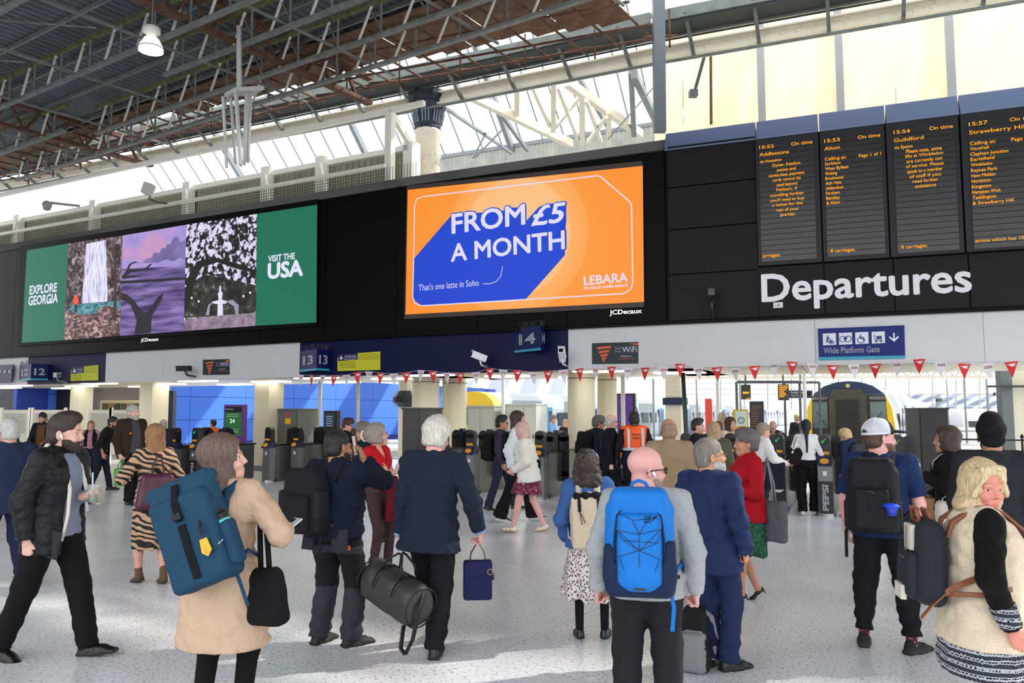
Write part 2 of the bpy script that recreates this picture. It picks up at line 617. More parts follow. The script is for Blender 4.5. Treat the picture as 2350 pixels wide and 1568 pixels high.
# rusty cross beams
for (x, y) in ((150, 300), (640, 110)):
    u, _ = run(x, y, ZC + .5)
    b = MB()
    b.beam(rw(u, -8, ZC + .85), rw(u, 15.5, ZC + .85), .22, .12)
    b.beam(rw(u, -8, ZC + .15), rw(u, 15.5, ZC + .15), .22, .1)
    for n in np.arange(-7.5, 15, .9):
        b.beam(rw(u, n, ZC + .15), rw(u, n + .45, ZC + .85), .07, .07)
        b.beam(rw(u, n + .45, ZC + .85), rw(u, n + .9, ZC + .15), .07, .07)
    b.obj('cross_beam', rust, deck)
def truss(n, ua, ub, side=1):
    t = empty('roof_truss', kind='structure')
    zb, zt = ZC, ZC + .78
    MB().beam(rw(ua, n, zb), rw(ub, n, zb), .13, .07).obj('bottom_chord', trussm, t)
    MB().beam(rw(ua, n, zt), rw(ub, n, zt), .11, .09).obj('top_chord', moss, t)
    k = int((ub - ua) / 1.25)
    st = (ub - ua) / k
    b0 = MB().beam((0, 0, 0), ru * .42 + Vector((0, 0, .78)), .05, .035).obj('strut', whitep, t)
    b0.location = rw(ua + .1, n, zb)
    b1 = MB().beam((0, 0, 0), (0, 0, .78), .045, .045).obj('post', trussm, t)
    b1.location = rw(ua + st * .6, n, zb)
    b2 = MB().beam((0, 0, 0), ru * -.5 + rn * .02 + Vector((0, 0, .78)), .035, .035).obj('brace', trussm, t)
    b2.location = rw(ua + st * .6 + .1, n, zb)
    for i in range(1, k):
        inst(b0, t, loc=rw(ua + st * i + .1, n, zb))
        inst(b1, t, loc=rw(ua + st * (i + .6), n, zb))
        inst(b2, t, loc=rw(ua + st * (i + .6) + .1, n, zb))
    return t
uX1, uX2 = run(150, 300)[0], run(640, 110)[0]
nT = {k: run(*v)[1] for k, v in dict(a=(20, 15), b=(233, 148), c=(666, 61), e=(77, 326), f=(428, 235), g=(700, 203)).items()}
truss(nT['a'], -24, uX2)
truss(nT['b'], -26, uX1 - .2 + 12)
truss(nT['c'], uX2 - 3.5, uX2 + 14)
truss(nT['e'], -28, uX1)
truss(nT['f'], uX1 + .5, uX2 + 12)
truss(nT['g'], -30, uX2 + 18)
truss(nT['a'] - 2.6, -20, 10)
# thin longitudinal bracing seen under the deck
tb = MB()
for u in np.arange(-26, 12, 3.1):
    tb.beam(rw(u, 2, ZC + .1), rw(u + .6, 14.4, ZC + .1), .05, .05)
    tb.beam(rw(u, 6, ZC + .1), rw(u + 3.1, 9, ZC + .1), .03, .03)
tb.obj('bracing', trussm, deck)
# high-bay lamp
lp = at_y(347, 100, 15.5)
lamp = empty('high_bay_lamp', lp, label='glowing glass high bay lamp hanging below the dark corrugated roof', cat='lamp')
MB().lathe([(.05, .35), (.16, .33), (.17, .22), (.06, .16)], 20).obj('ballast', whitep, lamp, True)
MB().lathe([(.05, .17), (.14, .1), (.22, -.06), (.235, -.16), (.22, -.165)], 24).obj('glass_shade', M((255, 252, 240), emit=1.5), lamp, True)
MB().tube([(.236 * math.cos(t), .236 * math.sin(t), -.1) for t in np.linspace(0, 6.283, 24, endpoint=False)], .008, 6, close=True).obj('rim', trussm, lamp)
MB().tube([(0, 0, .35), (0, 0, ZC - lp.z + .8)], .012, 6).obj('hanger', trussm, lamp)
# ------------------------------------------------------------------ plank soffit beyond the roof edge (scaffold boards)
plank = M((112, 84, 62), 0.85, var=0.4, scale=3)
pk = empty('scaffold_deck', kind='structure')
PM = RM.copy()
pb = None
def board_edge(u):
    return float(np.interp(u, [-30, -22, -14.4, -10.3, -7.3], [14.05, 14.25, 14.95, 15.8, 16.5]))
for i in range(34):
    u = -33.2 + i * .78
    if u > -7.6: break
    e = board_edge(u)
    n = 13.2
    while n < e - .3:
        w_ = min(.78, e - n)
        o_ = MB().box(0, .76, 0, w_ - .02, 0, .04).obj('board', plank, pk, matrix=RM @ Matrix.Translation((u, n, -.12 - .02 * ((i + int(n)) % 3))))
        n += w_
sb = MB()
for i in range(30):
    u = -32 + i * .85
    e = board_edge(u)
    sb.tube([rw(u, 13.0, ZC + .62), rw(u, e + .9, ZC + .62)], .03, 6)
    if i % 2:
        sb.tube([rw(u + .3, e - .6, ZC + .1), rw(u + .5, e + .9, ZC + .7)], .025, 5)
        sb.tube([rw(u + .6, e + .2, ZC + .1), rw(u + .6, e + .2, ZC + 1.0)], .025, 5)
for k in (-1.4, -.2, .5):
    us_ = [-32, -22, -14.4, -10.3, -7.0]
    sb.tube([rw(u, board_edge(u) + k, ZC + .55) for u in us_], .03, 6)
so = sb.obj('scaffold_pole', rust, pk, True)
so['kind'] = 'stuff'
# ------------------------------------------------------------------ riveted girder with walkway, behind the facade
gp = [at_z(x, y, 10.35) for x, y in ((-200, 483.5), (800, 291), (1524, 152), (2550, -21))]
for p in gp: p.z = 0
GZ = 10.65
girder = empty('girder', kind='structure')
gb = MB(); riv = []
for a, b in zip(gp[:-1], gp[1:]):
    z = Vector((0, 0, GZ))
    gb.beam(a + z, b + z, .08, .32)
    gb.beam(a + z - Vector((0, 0, .16)), b + z - Vector((0, 0, .16)), .3, .04)
    gb.beam(a + z + Vector((0, 0, .16)), b + z + Vector((0, 0, .16)), .3, .04)
gb.obj('riveted_web', cream, girder)
rb = MB()
for a, b in zip(gp[:-1], gp[1:]):
    d = (b - a); L_ = d.length; d.normalize(); n = Vector((d.y, -d.x, 0))
    for i in range(int(L_ / .35)):
        for dz in (-.09, 0, .09):
            p = a + d * (i * .35 + .1 * (dz > 0)) + n * .045 + Vector((0, 0, GZ + dz))
            rb.cbox(p, .022, .022, .022)
rv = rb.obj('rivet', cream, girder); rv['kind'] = 'stuff'
wk = empty('walkway', kind='structure')
greyg = M((104, 112, 108), 0.6, metal=0.2, var=0.2, scale=4)
for a, b in zip(gp[:-1], gp[1:]):
    d = (b - a).normalized(); n = Vector((d.y, -d.x, 0))
    q = lambda off, z: (a + n * off + Vector((0, 0, z)), b + n * off + Vector((0, 0, z)))
    MB().beam(*q(1.15, GZ + .42), .1, .26).obj('edge_beam', greyg, wk)
    MB().beam(*q(.75, GZ + .27), .75, .05).obj('grating', M((70, 76, 78), .7, metal=.3), wk)
    MB().beam(*q(.45, GZ + .25), .08, .1).obj('stringer', greyg, wk)
    MB().tube(q(.3, GZ - .33), .04, 8).obj('pipe', greyg, wk)
    MB().tube(q(.55, GZ + .1), .025, 6).obj('cable', M((40, 42, 44), .7), wk)
    L_ = (b - a).length
    k = int(L_ / 1.5)
    for i in range(k):
        p = a + d * (i + .5) * L_ / k
        MB().beam(p + n * 1.2 + Vector((0, 0, GZ + .4)), p + n * .1 + Vector((0, 0, GZ - .26)), .08, .08).obj('bracket', greyg, wk)
# ------------------------------------------------------------------ columns of the shed
def capital_column(x, Y, r, top, label=None):
    c = at_y(x, 500, Y); c.z = 0
    o = empty('column', c, math.radians(-26), kind='structure')
    MB().lathe([(r, 0), (r, 1.0), (r * .97, 1.1), (r * .97, top - 1.2), (r * 1.08, top - 1.15), (r, top - 1.08)], 20).obj('shaft', cream, o, True)
    n = 8
    cp = MB()
    prof = [(1.02, -1.1), (1.1, -1.04), (1.0, -.98), (1.05, -.8), (1.2, -.6), (1.42, -.42), (1.48, -.34), (1.36, -.3), (1.6, -.15), (1.65, 0.0)]
    cp.lathe([(r * a, top + z) for a, z in prof], 8)
    cp.obj('capital', M((22, 34, 52), .45), o)
    s = MB()
    for k in range(8):
        t = math.radians(22.5 + 45 * k)
        for j in (-1, 0, 1):
            d = Vector((math.cos(t), math.sin(t), 0)); e = Vector((-d.y, d.x, 0))
            s.beam(d * r * 1.05 + e * j * .09 + Vector((0, 0, top - .92)), d * r * 1.25 + e * j * .09 + Vector((0, 0, top - .58)), .03, .03)
    s.obj('fluting', M((120, 132, 148), .4), o)
    rv = MB()
    for k in range(10):
        t = math.radians(-126 + 28 * k)
        for z in np.arange(1.5, top - 1.6, .28):
            rv.cbox((r * .985 * math.cos(t), r * .985 * math.sin(t), z), .022, .022, .022)
    q = rv.obj('rivet', cream, o); q['kind'] = 'stuff'
    return o
capital_column(980, 22.6, .37, 10.9)
# ------------------------------------------------------------------ glazed shed roof beyond
shed = empty('glazed_roof', kind='structure')
pane = glass_mat('roof_glass', (236, 242, 248), 0.25, transl=True)
bar = M((120, 128, 134), .5)
barw = M((220, 222, 222), .5)
SM = S1.M
def sw(u, y, z): return S1.w(u, y, z)
GL = [(-22, 3), (3, 18), (18, 34)]
pn = MB()
y0, z0, y1, z1 = 16.0, 13.8, 6.2, 23.0
for i in range(-26, 30):
    u = i * 1.0
    o_ = MB().hexa([sw(u + .02, y0, z0), sw(u + .98, y0, z0), sw(u + .98, y1, z1), sw(u + .02, y1, z1),
               sw(u + .02, y0, z0 + .03), sw(u + .98, y0, z0 + .03), sw(u + .98, y1, z1 + .03), sw(u + .02, y1, z1 + .03)]).obj('pane', pane, shed)
    MB().beam(sw(u, y0, z0 - .03), sw(u, y1, z1 - .03), .05, .08).obj('glazing_bar', bar, shed)
for t in (0, .33, .66, 1):
    MB().beam(sw(-26, y0 + (y1 - y0) * t, z0 + (z1 - z0) * t - .12), sw(30, y0 + (y1 - y0) * t, z0 + (z1 - z0) * t - .12), .14, .14).obj('purlin', bar, shed)
for u in (-20, -12, -4.5, 3.5, 9, 14):
    b = MB()
    b.beam(sw(u, y0, z0 - .3), sw(u, y1, z1 - .3), .2, .3)
    b.obj('rafter', bar, shed)
# corrugated valance wall under the glazing
cv = MB()
for i in range(-130, 140):
    u = i * .2
    cv.hexa([sw(u, 16, 9.6), sw(u + .1, 15.95, 9.6), sw(u + .2, 16, 9.6), sw(u + .1, 16.1, 9.6), sw(u, 16, 13.8), sw(u + .1, 15.95, 13.8), sw(u + .2, 16, 13.8), sw(u + .1, 16.1, 13.8)])
q = cv.obj('corrugated_wall', M((156, 158, 152), .6, var=.15, scale=2), shed)
# trusses (cream lattice) over the shed, seen between girder and front wall
tr = empty('lattice_truss', kind='structure')
def at_off(px, py, off, seg=S1):
    """photograph point measured on the plane off metres behind the facade"""
    u, z = seg.uz(px, py, off)
    return seg.w(u, off, z)
def bpx(x0, y0, o0, x1, y1, o1, w=.14, h=.2, m=cream, name='member'):
    MB().beam(at_off(x0, y0, o0), at_off(x1, y1, o1), w, h).obj(name, m, tr)
bpx(1085, 222, 4.6, 1310, 330, 9.5, .2, .26)
bpx(1300, 188, 4.6, 1470, 308, 9.5, .2, .26)
bpx(1186, 190, 5, 1186, 262, 6.5, .16, .16)
bpx(1270, 190, 5, 1270, 300, 8, .16, .16)
bpx(1336, 212, 5.5, 1336, 330, 9, .18, .18)
bpx(1397, 256, 6.5, 1397, 330, 9, .16, .16)
bpx(1275, 292, 8, 1333, 218, 6, .1, .12)
bpx(1350, 325, 9, 1392, 268, 6.5, .1, .12)
bpx(1222, 200, 5, 1262, 290, 7.5, .1, .12)
bpx(1280, 200, 5, 1330, 330, 9, .1, .12)
bpx(1345, 230, 5, 1380, 325, 9, .1, .12)
bpx(1025, 250, 6, 1175, 352, 12, .08, .1, bar)
bpx(1120, 220, 6, 1210, 345, 12, .12, .14, bar)
bpx(1150, 300, 8, 1090, 362, 12, .05, .06, bar)
bpx(1330, 180, 6, 1400, 300, 12, .12, .14, bar)
bpx(1455, 170, 6, 1512, 290, 12, .2, .24, bar)
bpx(1448, 165, 6, 1455, 310, 9, .16, .16, bar)
bpx(1500, 200, 6, 1395, 320, 7, .03, .03, bar)
bpx(1085, 362, 12, 1115, 305, 9, .05, .06, bar)
# ------------------------------------------------------------------ corrugated plant screen above the left facade
cs = empty('wall_upper', kind='structure')
olive = M((150, 148, 128), .6, var=.15, scale=1.5)
uR = S0.uz(945, 340, 2.2)[0]
cm = MB()
for i in range(int((uR + EXT0) / .22)):
    u = -EXT0 + i * .22
    cm.hexa([(u, 2.2, 7.3), (u + .11, 2.14, 7.3), (u + .22, 2.2, 7.3), (u + .11, 2.3, 7.3), (u, 2.2, 8.85), (u + .11, 2.14, 8.85), (u + .22, 2.2, 8.85), (u + .11, 2.3, 8.85)])
cm.obj('corrugated_sheet', olive, cs, matrix=S0.M)
MB().box(-EXT0, uR, 2.0, 2.35, 8.85, 9.0).obj('top_rail', creamw, cs, matrix=S0.M)
MB().box(-EXT0, S0.L, 1.0, 1.12, 9.55, 9.68).obj('handrail', creamw, cs, matrix=S0.M)
for x in (45, 217, 430, 610, 735):
    u = S0.uz(x, 400, 1.9)[0]
    MB().box(u - .16, u + .16, 1.85, 2.1, 7.4, 9.1).obj('bracket_post', creamw, cs, matrix=S0.M)
    MB().beam((u, 1.9, 8.9), (u + .9, 1.2, 7.6), .07, .07).obj('stay', creamw, cs, matrix=S0.M)
uc = S0.uz(895, 330, 1.1)[0]
MB().box(uc - .1, uc + .1, 1.0, 1.2, 7.4, 9.65).obj('corner_post', creamw, cs, matrix=S0.M)
MB().box(uR - .15, uR + .15, 2.0, 2.4, 7.4, 9.1).obj('corner_post', creamw, cs, matrix=S0.M)
MB().beam((uc, 1.1, 9.6), (uR, 2.2, 9.0), .12, .16).obj('end_rail', creamw, cs, matrix=S0.M)
# mesh fence on top of the facade
fm = MB()
for i in range(int((S0.L + EXT0) / .09)):
    u = -EXT0 + i * .09
    fm.beam((u, .9, 7.55), (u, .9, 8.05), .01, .01)
for z in np.arange(7.58, 8.06, .08):
    fm.beam((-EXT0, .9, z), (uc, .9, z), .01, .01)
q = fm.obj('mesh_fence', M((60, 58, 52), .7), cs, matrix=S0.M); q['kind'] = 'stuff'
MB().box(-EXT0, uc, .86, .95, 8.05, 8.14).obj('fence_rail', creamw, cs, matrix=S0.M)
# ------------------------------------------------------------------ sheeted wall on the right, behind the girder
sh = empty('wall_sheeted', kind='structure')
sheet = glass_mat('cream_sheet', (255, 248, 226), 1.0, transl=True)
SO = 4.9
us = [S2.uz(x, 200, SO)[0] for x in (1500, 1567, 1745, 1925, 2055, 2180)] + [S2.L + 3.0, S2.L + 6, S2.L + 12, S2.L + 20]
for a, b in zip(us[:-1], us[1:]):
    MB().box(a + .01, b - .01, SO, SO + .02, 5.0, 20).obj('sheet', sheet, sh, matrix=S2.M)  # extra width and height, unseen, added to keep sun off the floor
for x in (1747, 1928, 2185):
    u = S2.uz(x, 200, SO - .1)[0]
    MB().box(u - .09, u + .09, SO - .12, SO, 6.2, 16).obj('mullion', M((150, 152, 156), .5), sh, matrix=S2.M)
# framing behind the sheet
bf = MB()
for i in range(7):
    u = -1 + i * 2.4
    bf.beam(S2.w(u, SO + 1.2, 7), S2.w(u + 1.5, SO + 1.2, 17), .16, .16)
    bf.beam(S2.w(u + 1.5, SO + 1.2, 7), S2.w(u, SO + 1.2, 17), .12, .12)
bf.obj('rear_brace', creamw, sh)
# steel post between glazing and sheeting, standing on the wall
pu = S1.uz(1512, 150, .7)[0]
po = empty('steel_post', kind='structure')
a = at_off(1514, 303, 1.2); b_ = at_off(1511, -20, 1.2)
MB().beam(a, b_, .2, .26).obj('post', M((92, 98, 106), .5, metal=.3), po)
a2 = at_off(1660, 300, SO - .3, S2); b2 = at_off(1652, 130, SO - .3, S2)
# hanging drop rods on the right
MB().beam(at_off(1632, 285, SO - .2, S2), at_off(1631, 125, SO - .2, S2), .06, .06).obj('drop_rod', rust, po)
MB().beam(at_off(1622, 110, 3.6, S2), at_off(1593, 215, 3.6, S2), .07, .07).obj('sensor_arm', steelg, po)
MB().cbox(at_off(1591, 215, 3.6, S2), .1, .1, .08).obj('sensor_head', steelg, po)
bpx(1580, 10, 5, 1640, 70, 5, .3, .3, creamw)
bpx(1555, 0, 4.7, 1557, 62, 4.7, .2, .2, cream)
MB().tube([at_off(1530, 62, 4.3, S1), at_off(1620, 38, 4.3, S1)], .04, 8).obj('rail', rust, tr)
# V-shaped white blade hanger under the truss (upper left centre)
hg = empty('hanging_duct', kind='structure')
ho = at_y(548, 205, 17.2)
hm = M((196, 198, 198), .35, metal=.3)
ry = .0093
def hpnt(x, y, dy=0): return at_y(x, y, 17.2 + dy)
MB().beam(hpnt(549, 60), hpnt(549, 205), .09, .09).obj('drop_post', hm, hg)
MB().beam(hpnt(528, 212), hpnt(592, 208, .5), .5, .09).obj('top_plate', hm, hg)
for (xa, ya, xb, yb, w, dy) in ((512, 222, 520, 385, .07, 0), (541, 205, 552, 380, .13, -.2), (566, 212, 560, 378, .09, .2), (575, 212, 568, 372, .12, .4), (529, 222, 541, 375, .08, .3)):
    MB().beam(hpnt(xa, ya, dy), hpnt(xb, yb, dy), w, .05).obj('blade', hm, hg)
# ================================================================== screens on the front wall
E1 = 1.0
def emi(c, e=E1): return M(c, emit=e)
def ppoly(seg, pts, y, mat, par, name, th=.004):
    q = [seg.uz(a, b, y) for a, b in pts]
    o = MB().prism(q, y - th, y).obj(name, mat, par)
    if par is None or par.type == 'EMPTY':
        o.matrix_local = seg.M
    return o
def ptext(seg, s, x0, x1, yt, yb, mat, par, y, name='lettering', **k):
    r = rectpx(seg, x0, yt, x1, yb, y)
    o = text_fit(s, r, mat, par, y - .006, name, **k)
    o.matrix_local = seg.M
    return o
# ---- left screen
scr = empty('digital_billboard', kind='thing', label='long left screen with green panels and waterfall beach and fountain pictures', cat='screen')
fy = -.03
fr = [(50, 565), (733, 458), (730, 748), (44, 795)]
ppoly(S0, fr, -.0, M((5, 5, 6), .5, spec=.1), scr, 'frame', .06)
Y1 = -.07
green = emi((8, 108, 82))
ppoly(S0, [(62, 575), (157, 559), (147, 781), (50, 787)], Y1, green, scr, 'green_panel')
ppoly(S0, [(590, 491), (728, 470), (726, 740), (586, 748)], Y1, green, scr, 'green_panel')
wf = ramp_mat('cliff', 'noise', [(.30, (22, 16, 18)), (.48, (70, 56, 60)), (.62, (150, 130, 135)), (.78, (215, 195, 200))], emit=1, tscale=5, detail=9, dist=1)
a_ = ppoly(S0, [(157, 559), (281, 541), (276, 771), (147, 781)], Y1, wf, scr, 'waterfall_picture')
fall = ramp_mat('fall', 'noise', [(.3, (120, 120, 190)), (.5, (225, 222, 250)), (.65, (250, 250, 255))], emit=1, tscale=3, scale=(9, 1, .8), detail=4)
ppoly(S0, [(198, 560), (243, 551), (247, 692), (188, 697)], Y1 - .004, fall, a_, 'waterfall')
ppoly(S0, [(168, 700), (277, 690), (276, 716), (180, 722), (155, 712)], Y1 - .005, ramp_mat('pool', 'noise', [(.3, (20, 70, 84)), (.6, (90, 160, 170)), (.8, (200, 225, 235))], emit=1, tscale=6, scale=(1, 1, 4)), a_, 'pool')
rk = ramp_mat('rocks', 'noise', [(.35, (40, 30, 32)), (.5, (110, 84, 84)), (.6, (190, 150, 152)), (.75, (226, 196, 196))], emit=1, tscale=3.2, scale=(1, 1, 1.8), detail=8, dist=1.5)
ppoly(S0, [(150, 706), (168, 716), (182, 722), (214, 726), (232, 704), (262, 702), (276, 714), (276, 771), (147, 781)], Y1 - .007, rk, a_, 'rocks')
tk = ppoly(S0, [(262, 560), (267, 560), (268, 700), (264, 735), (256, 735), (262, 690)], Y1 - .009, emi((60, 42, 40)), a_, 'trunk')
ppoly(S0, [(170, 680), (178, 679), (181, 690), (178, 699), (169, 699)], Y1 - .011, emi((248, 80, 50)), a_, 'figure')
ppoly(S0, [(172, 699), (177, 699), (177, 717), (172, 717)], Y1 - .010, emi((30, 24, 34)), a_, 'figure_legs')
uzs = [S0.uz(350, y, Y1)[1] for y in (760, 640, 610, 560, 525)]
b_ = ppoly(S0, [(281, 541), (428, 516), (422, 760), (276, 771)], Y1, emi((140, 120, 176)), scr, 'beach_picture')
sky_m = ramp_mat('dusk', 'noise', [(.2, (120, 100, 180)), (.45, (168, 150, 215)), (.6, (205, 150, 190)), (.8, (150, 140, 215))], emit=1, tscale=.7, scale=(.7, 1, 1.6))
ppoly(S0, [(282, 541), (428, 516), (425, 611), (280, 617)], Y1 - .004, sky_m, b_, 'dusk_sky')
ppoly(S0, [(326, 604), (336, 594), (348, 592), (354, 580), (366, 581), (371, 570), (380, 569), (384, 560), (391, 561), (397, 548), (405, 543), (411, 548), (413, 556), (426, 550), (426, 596), (412, 592), (398, 600), (380, 596), (362, 604)], Y1 - .006, ramp_mat('cloud', 'noise', [(.3, (96, 88, 140)), (.7, (140, 120, 180))], emit=1, tscale=2), b_, 'cloud')
sea = ramp_mat('sea', 'noise', [(.3, (52, 38, 80)), (.5, (108, 88, 150)), (.7, (150, 130, 190))], emit=1, tscale=2.5, scale=(.35, 1, 3), detail=6)
ppoly(S0, [(280, 617), (425, 611), (422, 760), (276, 771)], Y1 - .004, sea, b_, 'sea')
dk = emi((26, 18, 34))
ppoly(S0, [(277, 672), (292, 676), (308, 690), (326, 716), (338, 716), (350, 700), (362, 682), (374, 673), (372, 686), (360, 706), (348, 726), (346, 764), (308, 768), (314, 735), (300, 700), (277, 686)], Y1 - .010, dk, b_, 'driftwood')
for p in ([(281, 634), (290, 622), (296, 606), (310, 600), (322, 605), (311, 603), (300, 608), (296, 618), (330, 618), (345, 606), (350, 606), (334, 621), (300, 626), (284, 638)], [(281, 634), (300, 632), (330, 634), (310, 637), (281, 640)], [(277, 645), (425, 637), (424, 642), (277, 652)]):
    ppoly(S0, p, Y1 - .008, dk, b_, 'branch')
leaf = ramp_mat('oak', 'noise', [(.42, (14, 12, 14)), (.50, (52, 46, 52)), (.54, (215, 205, 235)), (.8, (240, 235, 255))], emit=1, tscale=6.5, detail=14, dist=.5)
c_ = ppoly(S0, [(428, 516), (590, 491), (586, 748), (422, 760)], Y1, leaf, scr, 'fountain_picture')
ppoly(S0, [(424, 660), (470, 630), (520, 640), (588, 655), (587, 722), (423, 730)], Y1 - .004, ramp_mat('dark_trees', 'noise', [(.4, (18, 18, 16)), (.62, (58, 60, 50)), (.72, (150, 150, 150))], emit=1, tscale=5, detail=8), c_, 'dark_trees')
ppoly(S0, [(430, 640), (452, 600), (500, 592), (560, 610), (588, 622), (588, 628), (540, 616), (500, 602), (462, 614), (446, 650), (432, 700), (424, 700)], Y1 - .008, emi((14, 10, 12)), c_, 'tree_limb')
ppoly(S0, [(423, 735), (470, 727), (587, 718), (586, 748), (422, 760)], Y1 - .006, ramp_mat('path', 'noise', [(.3, (110, 92, 110)), (.7, (170, 148, 172))], emit=1, tscale=6), c_, 'path')
wh = emi((225, 225, 250))
ppoly(S0, [(504, 656), (507, 656), (508, 670), (511, 672), (509, 688), (522, 692), (518, 697), (511, 697), (512, 724), (499, 725), (500, 698), (490, 697), (486, 693), (502, 689), (500, 673), (503, 671)], Y1 - .010, wh, c_, 'fountain')
ppoly(S0, [(472, 724), (478, 700), (488, 692), (482, 704), (480, 724)], Y1 - .009, emi((150, 150, 175)), c_, 'spray')
ppoly(S0, [(520, 692), (533, 688), (548, 700), (547, 722), (541, 722), (538, 704)], Y1 - .009, emi((150, 150, 175)), c_, 'spray')
for x, y in ((440, 684), (456, 692), (559, 680), (574, 672)):
    ppoly(S0, [(x, y - 3), (x + 2.5, y), (x, y + 3), (x - 2.5, y)], Y1 - .012, emi((255, 240, 230), 1.5), c_, 'lamp_dot')
ltw = emi((226, 226, 246))
ptext(S0, 'EXPLORE', 69, 131, 656, 677, ltw, scr, Y1 - .004, bold=.03)
ptext(S0, 'GEORGIA', 66, 133, 680, 702, ltw, scr, Y1 - .004, bold=.03)
ptext(S0, 'USA', 108, 120, 692, 698, ltw, scr, Y1 - .004, bold=.03)
ptext(S0, 'VISIT THE', 616, 677, 587, 602, ltw, scr, Y1 - .004, bold=.03)
ptext(S0, 'USA', 615, 696, 604, 642, ltw, scr, Y1 - .004, bold=.04)
logo = emi((250, 250, 255), 1.3)
ptext(S0, 'JCDecaux', 324, 364, 777, 787, logo, wall, -.0, bold=.02)
# ---- orange screen
sc2 = empty('digital_billboard', kind='thing', label='big orange and blue screen reading FROM £5 A MONTH', cat='screen')
ppoly(S1, [(936, 428), (1475, 371), (1479, 705), (930, 733)], 0, M((58, 48, 44), .5), sc2, 'frame', .05)
Y2 = -.06
def orange_mat():
    m, nt, b = new_mat('orange_screen')
    N, L = nt.nodes, nt.links
    tc = N.new('ShaderNodeTexCoord'); mp = N.new('ShaderNodeMapping')
    u, z = S1.uz(1180, 545, Y2)
    mp.inputs['Location'].default_value = (-u, 0, -z)
    L.new(tc.outputs['Object'], mp.inputs[0])
    vm = N.new('ShaderNodeVectorMath'); vm.operation = 'LENGTH'
    L.new(mp.outputs[0], vm.inputs[0])
    cr = N.new('ShaderNodeValToRGB'); e = cr.color_ramp.elements
    st = [(.0, (250, 195, 140)), (.40, (248, 186, 120)), (.41, (250, 172, 90)), (.52, (248, 160, 70)), (.53, (250, 148, 44)), (.9, (250, 140, 24))]
    while len(e) < len(st): e.new(.5)
    for i, (p, c) in enumerate(st):
        e[i].position = p; e[i].color = lin(c) + (1,)
    mr = N.new('ShaderNodeMath'); mr.operation = 'MULTIPLY'; mr.inputs[1].default_value = .3
    L.new(vm.outputs['Value'], mr.inputs[0]); L.new(mr.outputs[0], cr.inputs[0])
    L.new(cr.outputs[0], b.inputs['Emission Color']); b.inputs['Emission Strength'].default_value = 1
    b.inputs['Base Color'].default_value = (.01, .01, .01, 1)
    return m
ppoly(S1, [(936, 436), (1475, 381), (1478, 693), (931, 722)], Y2, orange_mat(), sc2, 'display')
bl = emi((0, 62, 205))
def z6(pts): return [(900 + a * .28085, 370 + b * .28085) for a, b in pts]
ppoly(S1, z6([(176, 800), (490, 436), (600, 428), (740, 420), (830, 398), (905, 405), (940, 380), (1090, 378), (1090, 495), (1200, 375), (1250, 352), (1320, 345), (1422, 338), (1424, 480), (1400, 545), (1325, 628), (1345, 598), (1412, 592), (1412, 768), (1095, 1125), (240, 1180), (170, 1130)]), Y2 - .006, bl, sc2, 'blue_shadow')
lt2 = emi((222, 218, 246))
def fram():
    pts = z6([(250, 290), (1670, 120), (1700, 125), (1940, 330), (1956, 365), (1966, 990), (1950, 1045), (1895, 1082), (240, 1182), (190, 1165), (168, 1110), (176, 800), (182, 360), (200, 310)])
    q = [S1.uz(a, b, Y2 - .012) for a, b in pts]
    q = [(q[0])] + q[1:]
    m = MB().tube([(u, Y2 - .012, z) for u, z in q], .013, 4, close=True)
    return m.obj('outline', lt2, sc2, matrix=S1.M)
fram()
ptext(S1, 'FROM', 1035, 1209, 489, 541, bl, sc2, Y2 - .003, bold=.06, rot=.02)
ptext(S1, '£5', 1217, 1303, 472, 523, bl, sc2, Y2 - .003, bold=.06, shear=.2, rot=.02)
ptext(S1, 'A MONTH', 1033, 1301, 557, 605, bl, sc2, Y2 - .003, bold=.06, rot=.02)
ptext(S1, 'FROM', 1037, 1206, 491, 538, lt2, sc2, Y2 - .010, bold=.022, rot=.02)
ptext(S1, '£5', 1219, 1299, 474, 520, lt2, sc2, Y2 - .010, bold=.022, shear=.2, rot=.02)
ptext(S1, 'A MONTH', 1035, 1297, 560, 602, lt2, sc2, Y2 - .010, bold=.022, rot=.02)
ptext(S1, "That's one latte in Soho", 961, 1099, 653, 668, lt2, sc2, Y2 - .008, rot=.01)
ptext(S1, 'LEBARA', 1340, 1441, 634, 655, lt2, sc2, Y2 - .008, bold=.02, rot=.01)
ptext(S1, 'the smarter mobile network', 1340, 1441, 657, 665, lt2, sc2, Y2 - .008, bold=.02)
ptext(S1, 'Terms apply, visit website for more information', 1152, 1224, 690, 694, lt2, sc2, Y2 - .008)
ar = [S1.uz(900 + a * .28085, 370 + b * .28085, Y2) for a, b in ((745, 1003), (800, 1003), (850, 985), (890, 940), (905, 860))]
MB().tube([(u, Y2 - .012, z) for u, z in ar], .008, 4).obj('arrow', lt2, sc2, matrix=S1.M)
ptext(S1, 'JCDecaux', 1399, 1473, 712, 726, logo, wall, -.0, bold=.02)
